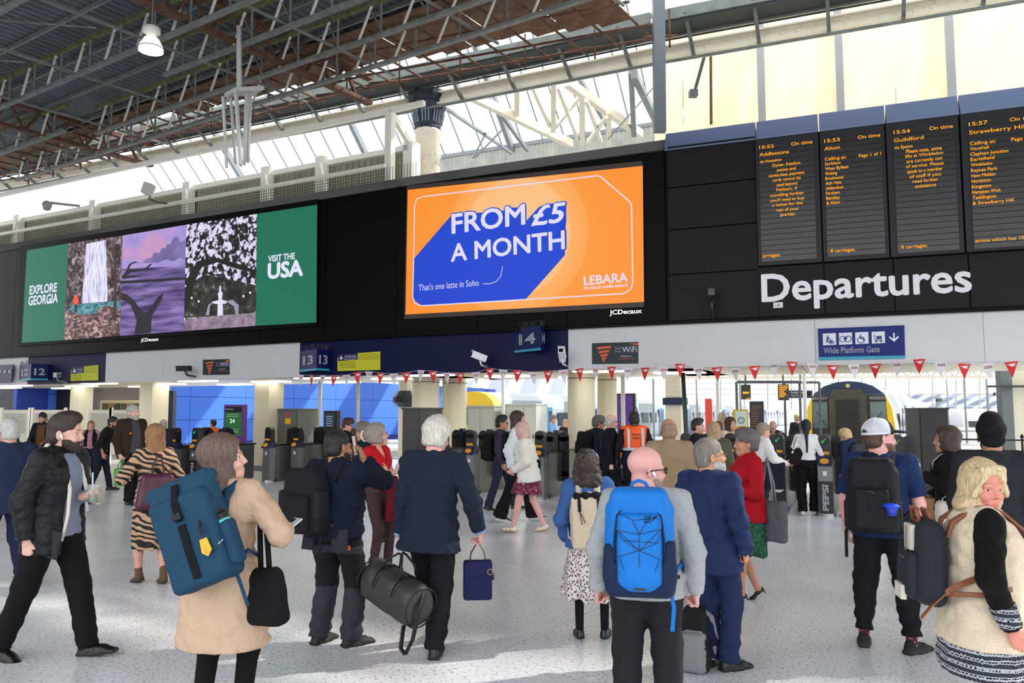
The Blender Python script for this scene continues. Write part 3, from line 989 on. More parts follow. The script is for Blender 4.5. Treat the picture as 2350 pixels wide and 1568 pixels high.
# ---- departure boards
amber = emi((255, 164, 24), 1.3)
glassk = M((34, 34, 34), .25, bump=.02, scale=90, var=.3)
casem = M((24, 26, 30), .45, bump=.02, scale=300, spec=.3)
CW, CWL = .0345, .055
def lines(kind, rows):
    return rows
DB = [
 ((1737, 1882), (1741, 1870, 333, 602), 'first departure board showing Addlestone, left of Alton', 'L',
  [('15:52', 0, 'L', .01, .028), ('On time', 1, 'L', .012, .03), ('Addlestone', 0, 'L', .072, .03), ('via Hounslow', 0, 'M', .135, .024)] +
  [(t, .5, 'M', .178 + i * .0425, .024) for i, t in enumerate(['Oyster, freedom', 'passes and', 'contactless payment', 'cards cannot be', 'used beyond', 'Feltham. If', 'travelling further', "you'll need to buy", 'a ticket for the', 'rest of your', 'journey.'])] + [(':arriages.', 0, 'M', .938, .024)]),
 ((1886, 2035), (1890, 2027, 318, 591), 'second departure board showing Alton and its calling points', 'L',
  [('15:53', 0, 'L', .01, .03), ('On time', 1, 'L', .012, .03), ('Alton', 0, 'L', .075, .03), ('Calling at:', 0, 'M', .165, .025), ('Page 1 of 1', 1, 'M', .168, .025)] +
  [(t, 0, 'M', .207 + i * .0413, .025) for i, t in enumerate(['Surbiton', 'West Byfleet', 'Woking', 'Brookwood', 'Ash Vale', 'Aldershot', 'Farnham', 'Bentley', '& Alton'])] + [(': 8 carriages.', 0, 'M', .938, .025)]),
 ((2039, 2206), (2049, 2196, 298, 583), 'third departure board showing Guildford with a notice about lifts', 'L',
  [('15:54', 0, 'L', .01, .03), ('On time', 1, 'L', .012, .03), ('Guildford', 0, 'L', .075, .03), ('via Epsom', 0, 'M', .135, .025)] +
  [(t, .5, 'M', .175 + i * .0415, .025) for i, t in enumerate(['Please note, some', 'lifts at Wimbledon', 'are currently out', 'of service. Please', 'speak to a member', 'of staff if you', 'need further', 'assistance'])] + [(': 8 carriages.', 0, 'M', .938, .025)]),
 ((2211, 2400), (2221, 2392, 279, 573), 'fourth departure board showing Strawberry Hill, at the edge', 'L',
  [('15:57', 0, 'L', .01, .03), ('On time', 1, 'L', .012, .03), ('Strawberry Hill', 0, 'L', .075, .03), ('Calling at:', 0, 'M', .165, .025), ('Page 1 of 1', 1, 'M', .168, .025)] +
  [(t, 0, 'M', .207 + i * .0425, .025) for i, t in enumerate(['Vauxhall', 'Clapham Junction', 'Earlsfield', 'Wimbledon', 'Raynes Park', 'New Malden', 'Norbiton', 'Kingston', 'Hampton Wick', 'Teddington', '& Strawberry Hill'])] + [('ervice which has 10 ca', 0, 'M', .925, .025)]),
]
for (xa, xb), (x0, x1, yt, yb), lab, _, rows in DB:
    d = empty('departure_board', label=lab, cat='display board', group='departure boards above the lettering')
    zb = S2.uz(1740, 612)[1]
    ua, ub = S2.uz(xa, 450)[0], S2.uz(xb, 450)[0]
    MB().box(ua, ub, -.07, .06, zb, 7.12).obj('casing', casem, d, matrix=S2.M)
    yy = -.075
    u0, z1 = S2.uz(x0, yt, yy); _, z0 = S2.uz(x0, yb, yy); u1, _ = S2.uz(x1, 450, yy)
    W, H = u1 - u0, z1 - z0
    r0 = None
    for i in range(22):
        zz = z1 - H * (i + 1) / 22
        if r0 is None:
            r0 = MB().box(u0, u1, -.085, -.07, 0, H / 22 - .012).obj('display_row', glassk, d)
            r0.matrix_local = S2.M @ Matrix.Translation((0, 0, zz))
        else:
            inst(r0, d, mat=S2.M @ Matrix.Translation((0, 0, zz)))
    for t, al, k, fy_, fh in rows:
        cw = (CWL if k == 'L' else CW) * len(t)
        cw = min(cw, .99)
        a = al * (1 - cw) + .01 * (1 - 2 * al)
        if t.startswith('ervice'): cw, a = .8, .02
        rise = .25 * (.04 if any(c in t for c in 'gjpqy,') else 0)
        rc = (u0 + W * a, u0 + W * (a + cw), z1 - H * (fy_ + fh + rise), z1 - H * fy_)
        o = text_fit(t, rc, amber, d, -.088, 'amber_lettering', bold=.006, kind='stuff')
        o.matrix_local = S2.M
dep = empty('departures_sign', label='large white Departures lettering under the departure boards', cat='sign')
# letters, each a part
rc = rectpx(S2, 1746, 622, 2231, 700, -.03)
full = text_mesh('Departures', .022)
wt = M((214, 214, 222), .5, emit=0)
wt2 = M((222, 222, 232), emit=.85)
prev = ''
zc0 = S2.uz(1746, 692, -.03)[1]; zc1 = S2.uz(1746, 628, -.03)[1]
capH = text_mesh('D', .022)[2][1] - text_mesh('D', .022)[1][1]
s_z = (zc1 - zc0) / capH
tw = full[2][0] - full[1][0]
s_x = (rc[1] - rc[0]) / tw
for i, ch in enumerate('Departures'):
    pre = text_mesh('Departures'[:i + 1], .022)
    me, lo, hi, co = text_mesh(ch, .022)
    x1_ = pre[2][0]; x0_ = x1_ - (hi[0] - lo[0])
    text_fit(ch, (rc[0] + (x0_ - full[1][0]) * s_x, rc[0] + (x1_ - full[1][0]) * s_x, zc0 + lo[1] * s_z, zc0 + hi[1] * s_z), wt2, dep, -.03, 'letter', bold=.022).matrix_local = S2.M
# ------------------------------------------------------------------ signs on the fascia
def sign_box(seg, pts, y, mat, par, name='panel', th=.03): return ppoly(seg, pts, y, mat, par, name, th)
FYY = .12
cyan = M((40, 160, 190), .5)
signblue = M((8, 32, 112), .5, spec=.3)
signdark = M((12, 26, 66), .45)
sg = empty('platform_gate_sign', label='blue Wide Platform Gate sign with four white pictograms and an arrow', cat='sign')
sign_box(S2, [(1877, 755), (2075, 747), (2077, 823), (1880, 827)], FYY, signblue, sg)
sign_box(S2, [(1880, 820), (2077, 816), (2077, 823), (1880, 827)], FYY - .03, cyan, sg, 'stripe', .004)
picw = M((225, 228, 236), .5)
def z7(pts): return [(1750 + a / 3.917, 700 + b / 3.917) for a, b in pts]
for x in (541, 685, 832, 980):
    sl = (x - 541) * .036
    sign_box(S2, z7([(x, 258 - sl), (x + 118, 253 - sl), (x + 122, 358 - sl), (x + 3, 364 - sl)]), FYY - .03, picw, sg, 'pictogram', .004)
ink = M((20, 44, 130), .5)
def glyph(polys, tubes=()):
    for p in polys:
        sign_box(S2, z7(p), FYY - .035, ink, sg, 'pictogram_mark', .003)
    for c, r in tubes:
        u, z = S2.uz(*z7([c])[0], FYY - .035)
        MB().tube([(u + r * math.cos(t), FYY - .038, z + r * math.sin(t)) for t in np.linspace(0, 6.283, 14, endpoint=False)], .006, 4, close=True).obj('pictogram_mark', ink, sg, matrix=S2.M)
glyph([[(577, 275), (590, 275), (590, 287), (577, 287)], [(574, 290), (592, 290), (612, 302), (610, 308), (592, 302), (592, 316), (604, 342), (594, 342), (582, 320), (576, 342), (566, 342), (576, 312)], [(600, 318), (630, 312), (620, 332), (604, 330)]], [((612, 340), .018), ((634, 336), .018)])
glyph([[(722, 296), (762, 290), (764, 295), (742, 318), (736, 316)], [(742, 318), (760, 284), (764, 286), (748, 318)]], [((722, 308), .055), ((770, 305), .055)])
glyph([[(874, 266), (886, 266), (886, 278), (874, 278)], [(874, 282), (884, 282), (886, 296), (906, 298), (908, 306), (914, 326), (908, 328), (900, 308), (876, 306)]], [((886, 315), .06)])
glyph([[(1022, 280), (1072, 278), (1072, 308), (1024, 310)], [(1002, 266), (1008, 266), (1014, 316), (1076, 314), (1076, 320), (1010, 322)]], [((1022, 328), .016), ((1068, 326), .016)])
sign_box(S2, z7([(1174, 250), (1188, 250), (1188, 306), (1220, 276), (1224, 292), (1184, 332), (1138, 296), (1138, 280), (1174, 306)]), FYY - .03, picw, sg, 'arrow', .004)
ptext(S2, 'Wide Platform Gate', 1890, 2019, 798, 812, picw, sg, FYY - .03, bold=.015)
def corner_sign(seg, xl, xm, xr, yt, yb, num, label, f1, f2):
    """two faces meeting at a corner that points to the viewer"""
    o = empty('platform_number_sign', label=label, cat='sign', group='platform number signs')
    um, zt = seg.uz(xm, yt, -.35); _, zb = seg.uz(xm, yb, -.35)
    ul, _ = seg.uz(xl, yt, .1); ur, _ = seg.uz(xr, yt, .1)
    pts = [(um, -.35), (ul, .1), (ur, .1)]
    b = MB().add([(p[0], p[1], z) for z in (zb, zt) for p in pts], [(2, 1, 0), (3, 4, 5), (0, 1, 4, 3), (0, 3, 5, 2), (1, 2, 5, 4)])
    b.obj('panel', M((5, 22, 84), .5, spec=.2), o, matrix=seg.M)
    st = MB()
    for (p, q) in ((pts[0], pts[1]), (pts[0], pts[2])):
        e = .004
        st.hexa([(p[0], p[1] - e, zb), (q[0], q[1] - e, zb), (q[0], q[1] - e - .003, zb), (p[0], p[1] - e - .003, zb),
                 (p[0], p[1] - e, zb + .05), (q[0], q[1] - e, zb + .05), (q[0], q[1] - e - .003, zb + .05), (p[0], p[1] - e - .003, zb + .05)])
    st.obj('stripe', cyan, o, matrix=seg.M)
    H = zt - zb
    for (p, q, k) in ((pts[1], pts[0], 0), (pts[0], pts[2], 1)):
        a = math.atan2(q[1] - p[1], q[0] - p[0]); w = math.hypot(q[1] - p[1], q[0] - p[0])
        t = text_fit(num, (w * .18, w * .8, H * .3, H * .74), picw, o, -.006, 'number', bold=.03)
        t.matrix_local = seg.M @ Matrix.Translation((p[0], p[1], zb)) @ Matrix.Rotation(a, 4, 'Z')
    sp = MB()
    rs = random.Random(hash(num) % 97 if False else int(num))
    for i in range(46):
        f = rs.random()
        p, q = (pts[1], pts[0]) if f < .5 else (pts[0], pts[2])
        f = (f * 2) % 1
        x, y = p[0] + (q[0] - p[0]) * f, p[1] + (q[1] - p[1]) * f
        sp.beam((x, y, zt), (x + rs.uniform(-.06, .06), y + rs.uniform(-.06, .06), zt + .12), .004, .004)
    q = sp.obj('bird_spikes', M((60, 60, 64), .5), o, matrix=seg.M); q['kind'] = 'stuff'
corner_sign(S0, 46, 72, 112, 835, 872, '12', 'blue two-faced platform 12 sign at the left end', 0, 0)
corner_sign(S0, 690, 727, 758, 801, 850, '13', 'blue two-faced number 13 sign left of the yellow warning poster', 0, 0)
corner_sign(S1, 1181, 1241, 1252, 747, 804, '14', 'blue two-faced number 14 sign with bird spikes between two white cameras', 0, 0)
def warning(seg, x0, x1, yt, yb, label, sl):
    o = empty('warning_poster', label=label, cat='poster', group='warning posters on the navy fascia')
    yel = M((206, 204, 40), .6)
    xm = x0 + (x1 - x0) * .47
    dy = lambda x: (x - x0) * sl
    sign_box(seg, [(x0, yt + 8), (xm, yt + 8 + dy(xm)), (xm, yt - 0 + dy(xm)), (x1, yt - 2 + dy(x1)), (x1, yb + dy(x1)), (x0, yb)], FYY, yel, o, 'sheet', .01)
    sign_box(seg, [(x0 + 1, yt + 2), (xm, yt + 1 + dy(xm)), (xm, yt + 15 + dy(xm)), (x0 + 1, yt + 17)], FYY - .01, M((28, 26, 96), .5), o, 'header', .006)
    k = (yb - yt) / 40
    if k > .8:
        ptext(seg, 'WARNING', x0 + 16, xm - 3, yt + 4, yt + 10, picw, o, FYY - .018, bold=.02)
        ptext(seg, 'Have you paid?', x0 + 16, xm - 4, yt + 11, yt + 15, picw, o, FYY - .018)
        sign_box(seg, [(x0 + 8, yt + 4), (x0 + 12, yt + 12), (x0 + 4, yt + 13)], FYY - .018, picw, o, 'triangle', .003)
        tx = M((60, 62, 20), .6)
        for i, t in enumerate(['Please buy your ticket before', 'you board, otherwise you may', 'have to pay a penalty fare', 'or be prosecuted']):
            ptext(seg, t, x0 + 4, xm - 5, yt + 19 + i * 4, yt + 22 + i * 4, tx, o, FYY - .012)
        for i in range(5):
            ptext(seg, 'penalty fares and prosecution notice for passengers', xm + 3, x1 - 4, yt + 2 + i * 3 - 1, yt + 4 + i * 3 - 1, tx, o, FYY - .012)
    else:
        ptext(seg, 'WARNING', x0 + 10, xm - 2, yt + 5, yt + 9, picw, o, FYY - .018, bold=.02)
        for i in range(4):
            ptext(seg, 'Please buy your ticket before', x0 + 3, xm - 2, yt + 18 + i * 3, yt + 20 + i * 3, M((60, 62, 20), .6), o, FYY - .012)
warning(S0, 775, 873, 812, 852, 'yellow warning poster beside the platform 13 sign', -.03)
warning(S0, 163, 226, 842, 875, 'yellow warning poster near the platform 12 sign', -.03)
def wifi(seg, x0, x1, yt, yb, label, sl):
    o = empty('wifi_poster', label=label, cat='poster', group='wifi posters on the white fascia')
    dy = lambda x: (x - x0) * sl
    sign_box(seg, [(x0, yt + 3), (x1, yt + 3 + dy(x1)), (x1, yb + dy(x1) * .4), (x0, yb)], FYY, M((14, 32, 44), .5), o, 'sheet', .01)
    org = M((232, 96, 40), .5)
    w, h = x1 - x0, yb - yt
    for i, (hw, yy) in enumerate(((.16, .2), (.12, .38), (.085, .54), (.05, .68))):
        cx = x0 + w * .26
        sign_box(seg, [(cx - w * hw, yt + h * (yy + .04)), (cx, yt + h * yy), (cx + w * hw, yt + h * (yy - .02)), (cx + w * hw * .85, yt + h * (yy + .08)), (cx, yt + h * (yy + .1)), (cx - w * hw * .85, yt + h * (yy + .14))], FYY - .012, org, o, 'wave', .004)
    cx, cy = x0 + w * .25, yt + h * .86
    sign_box(seg, [(cx - 2.5, cy), (cx, cy - 3.5), (cx + 2.5, cy), (cx, cy + 3.5)], FYY - .012, org, o, 'wave_dot', .004)
    sign_box(seg, [(x0 + w * .8, yt + 4), (x1 - 1, yt + 3), (x1 - 1, yt + 8)], FYY - .012, org, o, 'corner_flash', .004)
    ptext(seg, 'Fast', x0 + w * .5, x0 + w * .63, yt + h * .24, yt + h * .34, picw, o, FYY - .012, bold=.01)
    ptext(seg, 'Free', x0 + w * .5, x0 + w * .63, yt + h * .38, yt + h * .48, picw, o, FYY - .012, bold=.01)
    ptext(seg, 'WiFi', x0 + w * .65, x0 + w * .97, yt + h * .22, yt + h * .48, picw, o, FYY - .012)
    ptext(seg, 'Connect to', x0 + w * .62, x0 + w * .85, yt + h * .6, yt + h * .68, picw, o, FYY - .012)
    ptext(seg, '#freestationwifi', x0 + w * .55, x0 + w * .92, yt + h * .74, yt + h * .8, org, o, FYY - .012)
wifi(S1, 1359, 1465, 785, 836, 'dark wifi poster with orange signal waves, right of the platform 14 sign', -.03)
wifi(S0, 466, 527, 823, 861, 'dark wifi poster on the left white fascia by the black camera', -.03)
ws = empty('blue_sign', label='dark blue pictogram sign cut off at the left edge', cat='sign')
sign_box(S0, [(-40, 840), (32, 837), (28, 878), (-40, 880)], FYY - .1, signdark, ws)
for x in (-4, 7, 18):
    sign_box(S0, [(x, 850), (x + 8, 849), (x + 8, 856), (x, 857)], FYY - .14, M((150, 154, 162), .5), ws, 'pictogram', .004)
# ------------------------------------------------------------------ cameras on the wall
def cctv(seg, px, py, label, yaw, col=(226, 228, 232), L_=.34, y=.1, pitch=-.35):
    u, z = seg.uz(px, py, y - .35)
    o = empty('cctv_camera', label=label, cat='camera', group='security cameras on the fascia')
    o.matrix_world = seg.M @ Matrix.Translation((u, y - .35, z)) @ Matrix.Rotation(yaw, 4, 'Z')
    cm_ = M(col, .35)
    R = Matrix.Rotation(pitch, 4, 'X')
    b = MB().box(-.065, .065, -L_ * .6, L_ * .4, -.06, .07).box(-.075, .075, -L_ * .7, L_ * .4, .07, .085)
    b.obj('housing', cm_, o, matrix=R)
    MB().box(-.045, .045, -L_ * .61, -L_ * .58, -.045, .045).obj('lens', M((16, 18, 22), .2), o, matrix=R)
    IR = Matrix.Rotation(-yaw, 4, 'Z')
    MB().tube([(0, .0, -.06), (.0, .05, -.16), (.0, .36, -.2)], .022, 8).obj('bracket', cm_, o, True, matrix=IR)
    MB().tube([(.03, .1, -.08), (.09, .14, -.2), (.06, .3, -.26)], .008, 5).obj('cable', M((20, 20, 22), .5), o, True)
    return o
cctv(S1, 1102, 821, 'white security camera left of the platform 14 sign', -.9)
cctv(S1, 1290, 818, 'white security camera at the end of the navy fascia', .25, pitch=-.6)
cctv(S0, 425, 847, 'black security camera on the white fascia by the wifi poster', -1.35, (30, 30, 32), .42, pitch=0)
cctv(S0, 130, 862, 'security camera on the navy fascia beside the platform 12 sign', 1.3, (150, 150, 150), .3, pitch=0)
c5 = cctv(S2, 1632, 672, 'black camera box with looped cable on the dark panels', .2, (20, 22, 28), .1, y=.05, pitch=0)
c5.children[0].scale = (1.6, 2, 2.6)
sen = empty('wall_sensor', label='small white box sensor under the D of Departures', cat='sensor')
sign_box(S2, [(1775, 695), (1797, 694), (1797, 707), (1775, 708)], 0, white_f, sen, 'body', .05)
sign_box(S2, [(1785, 699), (1788, 699), (1788, 702), (1785, 702)], -.05, M((20, 20, 24), .4), sen, 'lens', .004)
# dome camera and speaker on the fence rail, upper left
dc = empty('dome_camera', at_off(108, 470, -.2, S0), label='grey dome camera on an arm above the left screen', cat='camera')
MB().lathe([(.0, -.2), (.1, -.17), (.14, -.05), (.15, .02), (.1, .1), (.03, .13)], 16).obj('dome', M((150, 152, 154), .3), dc, True)
MB().beam((.05, .05, .08), (.75, .55, .1), .07, .07).obj('arm', M((150, 146, 138), .5), dc)
d2 = empty('box_camera', at_off(340, 438, .2, S0), label='pale box camera on a bracket above the beach picture', cat='camera')
MB().cbox((0, 0, .05), .12, .16, .17, Matrix.Rotation(.3, 3, 'Y')).obj('housing', M((196, 196, 190), .4), d2)
MB().tube([(.05, .1, -.1), (.0, .05, -.22), (.2, .3, -.28), (.35, .5, -.25)], .03, 6).obj('bracket', M((50, 50, 48), .5), d2, True)
# ------------------------------------------------------------------ bunting
PX = [691,715,741,767,795,821,847,874,903,933,966,994,1025,1057,1092,1124,1155,1188,1224,1258,1293,1330,1367,1403,1441,1481,1522,1561,1602,1645,1687,1731,1775,1818,1865,1911,1959,2008,2058,2109,2159,2213,2266,2320]
PY = [861,861,862,862,861,855,853,856,858,855,850,852,856,856,855,846,849,850,855,852,849,846,843,842,845,844,842,835,843,843,845,840,833,830,834,838,837,835,830,824,830,835,835,830]
bun = empty('bunting', label='string of red and white 200th pennants hung along the gates', cat='bunting')
pr = M((214, 44, 44), .7); pw = M((220, 214, 222), .7)
prm, pwm = MB().prism([(-.105, 0), (.105, 0), (.0, -.28)], -.002, .002).obj('pennant', pr), MB().prism([(-.105, 0), (.105, 0), (.0, -.28)], -.002, .002).obj('pennant', pw)
str_ = []
tr200 = text_fit('200', (-.065, .065, -.085, -.035), M((200, 40, 60), .7), prm, -.004, 'mark', bold=.01)
tr200.parent = pwm
mk = MB().prism([(-.07, -.05), (.02, -.035), (.08, -.03), (.03, -.06), (.07, -.075), (.0, -.085), (-.03, -.06)], -.005, -.003).obj('mark', picw, prm)
rs = random.Random(3)
for i, (x, y) in enumerate(zip(PX, PY)):
    seg = S0 if x < 910 else S1 if x < 1530 else S2
    p = at_off(x, y, -.25, seg)
    src = prm if i % 2 else pwm
    if i < 2:
        c = src; c.parent = bun
    else:
        c = src.copy(); COL.objects.link(c); c.parent = bun
        for g in src.children:
            q = g.copy(); COL.objects.link(q); q.parent = c
    a = math.atan2(seg.d.y, seg.d.x)
    c.location = p; c.rotation_euler = (rs.uniform(-.1, .1), rs.uniform(-.12, .12), a + rs.uniform(-.35, .35))
    str_.append(p)
MB().tube([str_[0] + Vector((-.4, .2, .1))] + str_ + [str_[-1] + Vector((1.2, -.4, .1))], .004, 4).obj('string', M((220, 220, 220), .6), bun)
# ------------------------------------------------------------------ ticket gates
chrome = M((170, 172, 174), .25, metal=.85)
steel2 = M((124, 126, 124), .35, metal=.6)
blkp = M((18, 18, 22), .35)
gy = M((236, 168, 30), emit=.5)
grn = M((60, 220, 90), emit=1.0)
FROT = math.radians(-25)
def gate_proto(front=True):
    g = empty('ticket_gate')
    # local: -y towards the viewer
    MB().box(-.12, .12, .15, 1.75, .06, .96).box(-.14, .14, .2, 1.7, .0, .06).obj('cabinet', steel2, g)
    MB().box(-.135, .135, .1, 1.8, .96, 1.0).obj('top_plate', blkp, g)
    MB().tube([(0, 0, 0), (0, 0, .05)], .15, 20).obj('foot', chrome, g)
    MB().box(-.125, .125, -.09, .12, .05, .62).obj('front_panel', blkp if front else steel2, g)
    MB().box(-.115, .115, -.085, .14, .62, .92).obj('upper_panel', M((120, 122, 124), .4, metal=.5), g)
    b = MB().hexa([(-.12, -.16, .9), (.12, -.16, .9), (.12, .12, .9), (-.12, .12, .9), (-.12, -.05, 1.06), (.12, -.05, 1.06), (.12, .12, 1.06), (-.12, .12, 1.06)])
    b.obj('reader', M((34, 36, 70), .4), g)
    MB().lathe([(.0, 0), (.075, 0), (.075, .015), (0, .015)], 20).obj('reader_ring', gy, g, matrix=Matrix.Translation((0, -.115, .98)) @ Matrix.Rotation(math.radians(55), 4, 'X') @ Matrix.Scale(.75, 4, (0, 1, 0)))
    MB().box(-.1, .1, -.05, .1, 1.06, 1.36).tube([(0, -.05, 1.36), (0, .1, 1.36)], .1, 16).obj('display_head', blkp, g)
    MB().box(-.075, .075, -.058, -.05, 1.1, 1.15).obj('ticket_slot', gy, g)
    a = MB()
    a.beam((.03, -.056, 1.38), (-.03, -.056, 1.32), .008, .014, (0, 1, 0)); a.beam((-.035, -.056, 1.31), (.0, -.056, 1.31), .008, .014, (0, 1, 0)); a.beam((-.035, -.056, 1.31), (-.035, -.056, 1.345), .008, .014, (0, 1, 0))
    if front: a.obj('arrow', grn, g)
    MB().box(-.03, .03, -.09, -.087, .72, .8).obj('sticker', picw, g)
    for s in (-1, 1):
        p = MB()
        p.box(s * .16 - .12, s * .16 + .12, .9, .93, .42, 1.3).tube([(s * .16, .9, 1.3), (s * .16, .93, 1.3)], .12, 20).tube([(s * .16, .9, .42), (s * .16, .93, .42)], .12, 20)
        p.obj('paddle', blkp, g)
    MB().box(-.05, .05, .84, 1.0, .9, 1.45).obj('paddle_post', M((26, 28, 40), .4), g)
    return g
gproto = gate_proto(); gplain = gate_proto(False)
GATES = [((398, 1112), 'first ticket gate from the left, steel cabinet seen past the zebra dress'), ((447, 1112), 'second ticket gate from the left, black front'),
 ((615, 1106), 'ticket gate in front of the left grey equipment cabinet'), ((680, 1104), 'ticket gate left of the metal queue barrier'),
 ((1016, 1126), 'ticket gate beside the cream round columns'), ((1080, 1134), 'ticket gate beside the young man with the black backpack'),
 ((1240, 1145), 'ticket gate right of the woman in the white cardigan'), ((1345, 1150), 'ticket gate behind the curly haired woman'),
 ((1432, 1156), 'ticket gate in front of the station worker in orange'), ((1578, 1164), 'ticket gate behind the bearded man in the blue suit'),
 ((1680, 1168), 'ticket gate behind the woman in the red jacket'), ((1790, 1174), 'ticket gate with round emblem beside the woman with the black tote'),
 ((1897, 1184), 'ticket gate lettered PEPSI between ponytail woman and capped man'), ((2068, 1192), 'ticket gate hidden mostly behind the capped man')]
for i, ((x, y), lab) in enumerate(GATES):
    g = copy_tree(gproto if x in (447, 1790, 1897, 2068) else gplain)
    p = at_z(x, y, 0)
    g.location = p; g.scale = (1, 1, .94)
    g.rotation_euler = (0, 0, FROT if x > 900 else math.radians(-29))
    tag(g, lab, 'ticket gate', 'ticket gates in a row')
    if x in (1897, 447):
        t = text_fit('PEPSI', (.0, .46, 0, .1), picw, g, 0, 'lettering', bold=.04)
        t.matrix_local = Matrix.Translation((.05, -.094, .1)) @ Matrix.Rotation(-math.pi / 2, 4, 'Y')
    if x in (1080, 398):
        for k, w_ in enumerate(('THIRSTY', 'FOR MORE')):
            t = text_fit(w_, (.0, .4, 0, .05), picw, g, 0, 'lettering', bold=.03)
            t.matrix_local = Matrix.Translation((.14 + k * .07, .895, .78)) @ Matrix.Rotation(-math.pi / 2, 4, 'Y')
    if x == 1790:
        MB().lathe([(0, 0), (.09, 0), (.09, .004), (0, .004)], 20).obj('emblem', picw, g, matrix=Matrix.Translation((0, -.092, .45)) @ Matrix.Rotation(math.pi / 2, 4, 'X'))
        MB().box(-.07, .07, -.0985, -.0965, .44, .46).obj('emblem_band', M((150, 30, 40), .5), g)
for g_ in (gproto, gplain):
    for ch in list(g_.children): bpy.data.objects.remove(ch)
    bpy.data.objects.remove(g_)
# ------------------------------------------------------------------ columns under the soffit
def square_col(x0, x1, Y, top=FASZ + .05, rot=-29):
    xc = (x0 + x1) / 2
    c = at_y(xc, 945, Y); c.z = 0
    w = (x1 - x0) / FPX * Y * .8
    o = empty('column', c, math.radians(rot), kind='structure')
    MB().box(-w / 2, w / 2, -w / 2, w / 2, 0, top).obj('cladding', M((222, 214, 188), .4), o)
    MB().box(-w / 2 - .02, w / 2 + .02, -w / 2 - .02, w / 2 + .02, 0, .15).obj('skirt', steel2, o)
    return o
def round_col(x0, x1, Y, top=FASZ + .05):
    xc = (x0 + x1) / 2
    c = at_y(xc, 945, Y); c.z = 0
    r = (x1 - x0) / FPX * Y / 2
    o = empty('column', c, kind='structure')
    MB().tube([(0, 0, 0), (0, 0, top)], r, 28, cap=False).obj('cladding', M((222, 214, 188), .35), o, True)
    MB().tube([(0, 0, top - .16), (0, 0, top - .14)], r + .01, 28).obj('band', steelg, o)
    return o
square_col(165, 207, 29); square_col(325, 380, 26.5); square_col(588, 645, 24.5)
round_col(945, 1008, 21.5); round_col(1015, 1071, 22.3); round_col(1303, 1366, 19.0); round_col(1371, 1416, 20.0)
def pole(x, Y, z1, r=.05, m=None, x2=None, z0=0, name='pole'):
    p = at_y(x, 945, Y); q = at_y(x2 or x, 945, Y)
    o = empty(name, kind='structure')
    MB().tube([(p.x, Y, z0), (q.x, Y, z1)], r, 10).obj('shaft', m or M((206, 208, 206), .4), o, True)
for x, Y in ((734, 24.5), (821, 24), (1155, 24), (1430, 20.5), (1648, 24), (1848, 24)):
    pole(x, Y, FASZ + 1, .055)
pole(1578, 18.2, FASZ, .05, M((52, 78, 62), .5), 1569)
# riveted lower column
c = at_y(1550, 945, 27); 
rc_ = empty('column', (c.x, c.y, 0), math.radians(-28), kind='structure')
MB().box(-.26, .26, -.26, .26, 0, 5).obj('shaft', cream, rc_)
MB().box(-.33, .33, -.33, .33, 1.98, 2.22).obj('collar', M((26, 40, 74), .4), rc_)
rb = MB()
for z in np.arange(.2, 4.8, .16):
    for x in (-.2, -.07, .07, .2):
        rb.cbox((x, -.27, z), .018, .018, .018)
q = rb.obj('rivet', cream, rc_); q['kind'] = 'stuff'
c = at_y(935, 945, 25)
rc_ = empty('column', (c.x, c.y, 0), math.radians(-28), kind='structure')
MB().tube([(0, 0, 0), (0, 0, 4)], .28, 12).obj('shaft', cream, rc_)
MB().lathe([(.3, 1.9), (.45, 2.05), (.45, 2.2), (.3, 2.4)], 10).obj('collar', M((26, 30, 40), .4), rc_)
# ------------------------------------------------------------------ standing equipment
def cabinet(x0, x1, yt, Y, label, mat, dep=.7, rot=-27, doors=2, name='equipment_cabinet', cat='cabinet'):
    xc = (x0 + x1) / 2
    c = at_y(xc, 945, Y); h = at_y(xc, yt, Y).z
    w = (x1 - x0) / FPX * Y
    o = empty(name, (c.x, c.y, 0), math.radians(rot), label=label, cat=cat)
    MB().box(-w / 2, w / 2, 0, dep, .05, h).box(-w / 2 + .03, w / 2 - .03, .03, dep - .03, 0, .05).obj('body', mat, o)
    MB().box(-w / 2 - .02, w / 2 + .02, -.03, dep + .02, h, h + .04).obj('lid', mat, o)
    for i in range(doors):
        a, b = -w / 2 + w * i / doors + .03, -w / 2 + w * (i + 1) / doors - .03
        d = MB().box(a, b, -.02, 0, .12, h - .06).obj('door', mat, o)
        MB().box(b - .06, b - .03, -.05, -.02, h * .5, h * .5 + .12).obj('handle', steelg, d)
    return o, w, h
gm = M((104, 104, 98), .5, metal=.2, bump=.03)
o, w, h = cabinet(632, 690, 941, 24.2, 'dark grey equipment cabinet with a yellow warning label behind the gates', gm, 1.0, doors=1)
MB().box(w * -.1, w * .18, -.03, -.02, h - .42, h - .25).obj('yellow_label', M((232, 170, 30), .5), o)
MB().box(w * -.05, w * .1, -.03, -.02, h - .2, h - .12).obj('red_label', M((200, 60, 50), .5), o)
cabinet(920, 968, 940, 17.6, 'tall dark grey cabinet beside the cream round columns', M((74, 74, 72), .5), .9, doors=1)
cabinet(1068, 1138, 934, 24.5, 'pale steel cabinet left of the second pale cabinet on the platform', M((176, 178, 172), .5), .8)
cabinet(1146, 1234, 930, 24.0, 'wide pale steel cabinet on the platform behind the walking pair', M((190, 192, 188), .5), .8, doors=3)
cabinet(2110, 2172, 941, 15.6, 'tall black equipment unit behind the woman with the water bottle', M((30, 30, 34), .5), .8, rot=-10, doors=1)
cabinet(705, 870, 985, 23.0, 'long low grey metal barrier cabinet behind the gates', M((92, 92, 88), .45, metal=.3), .5, doors=6, name='barrier_cabinet')
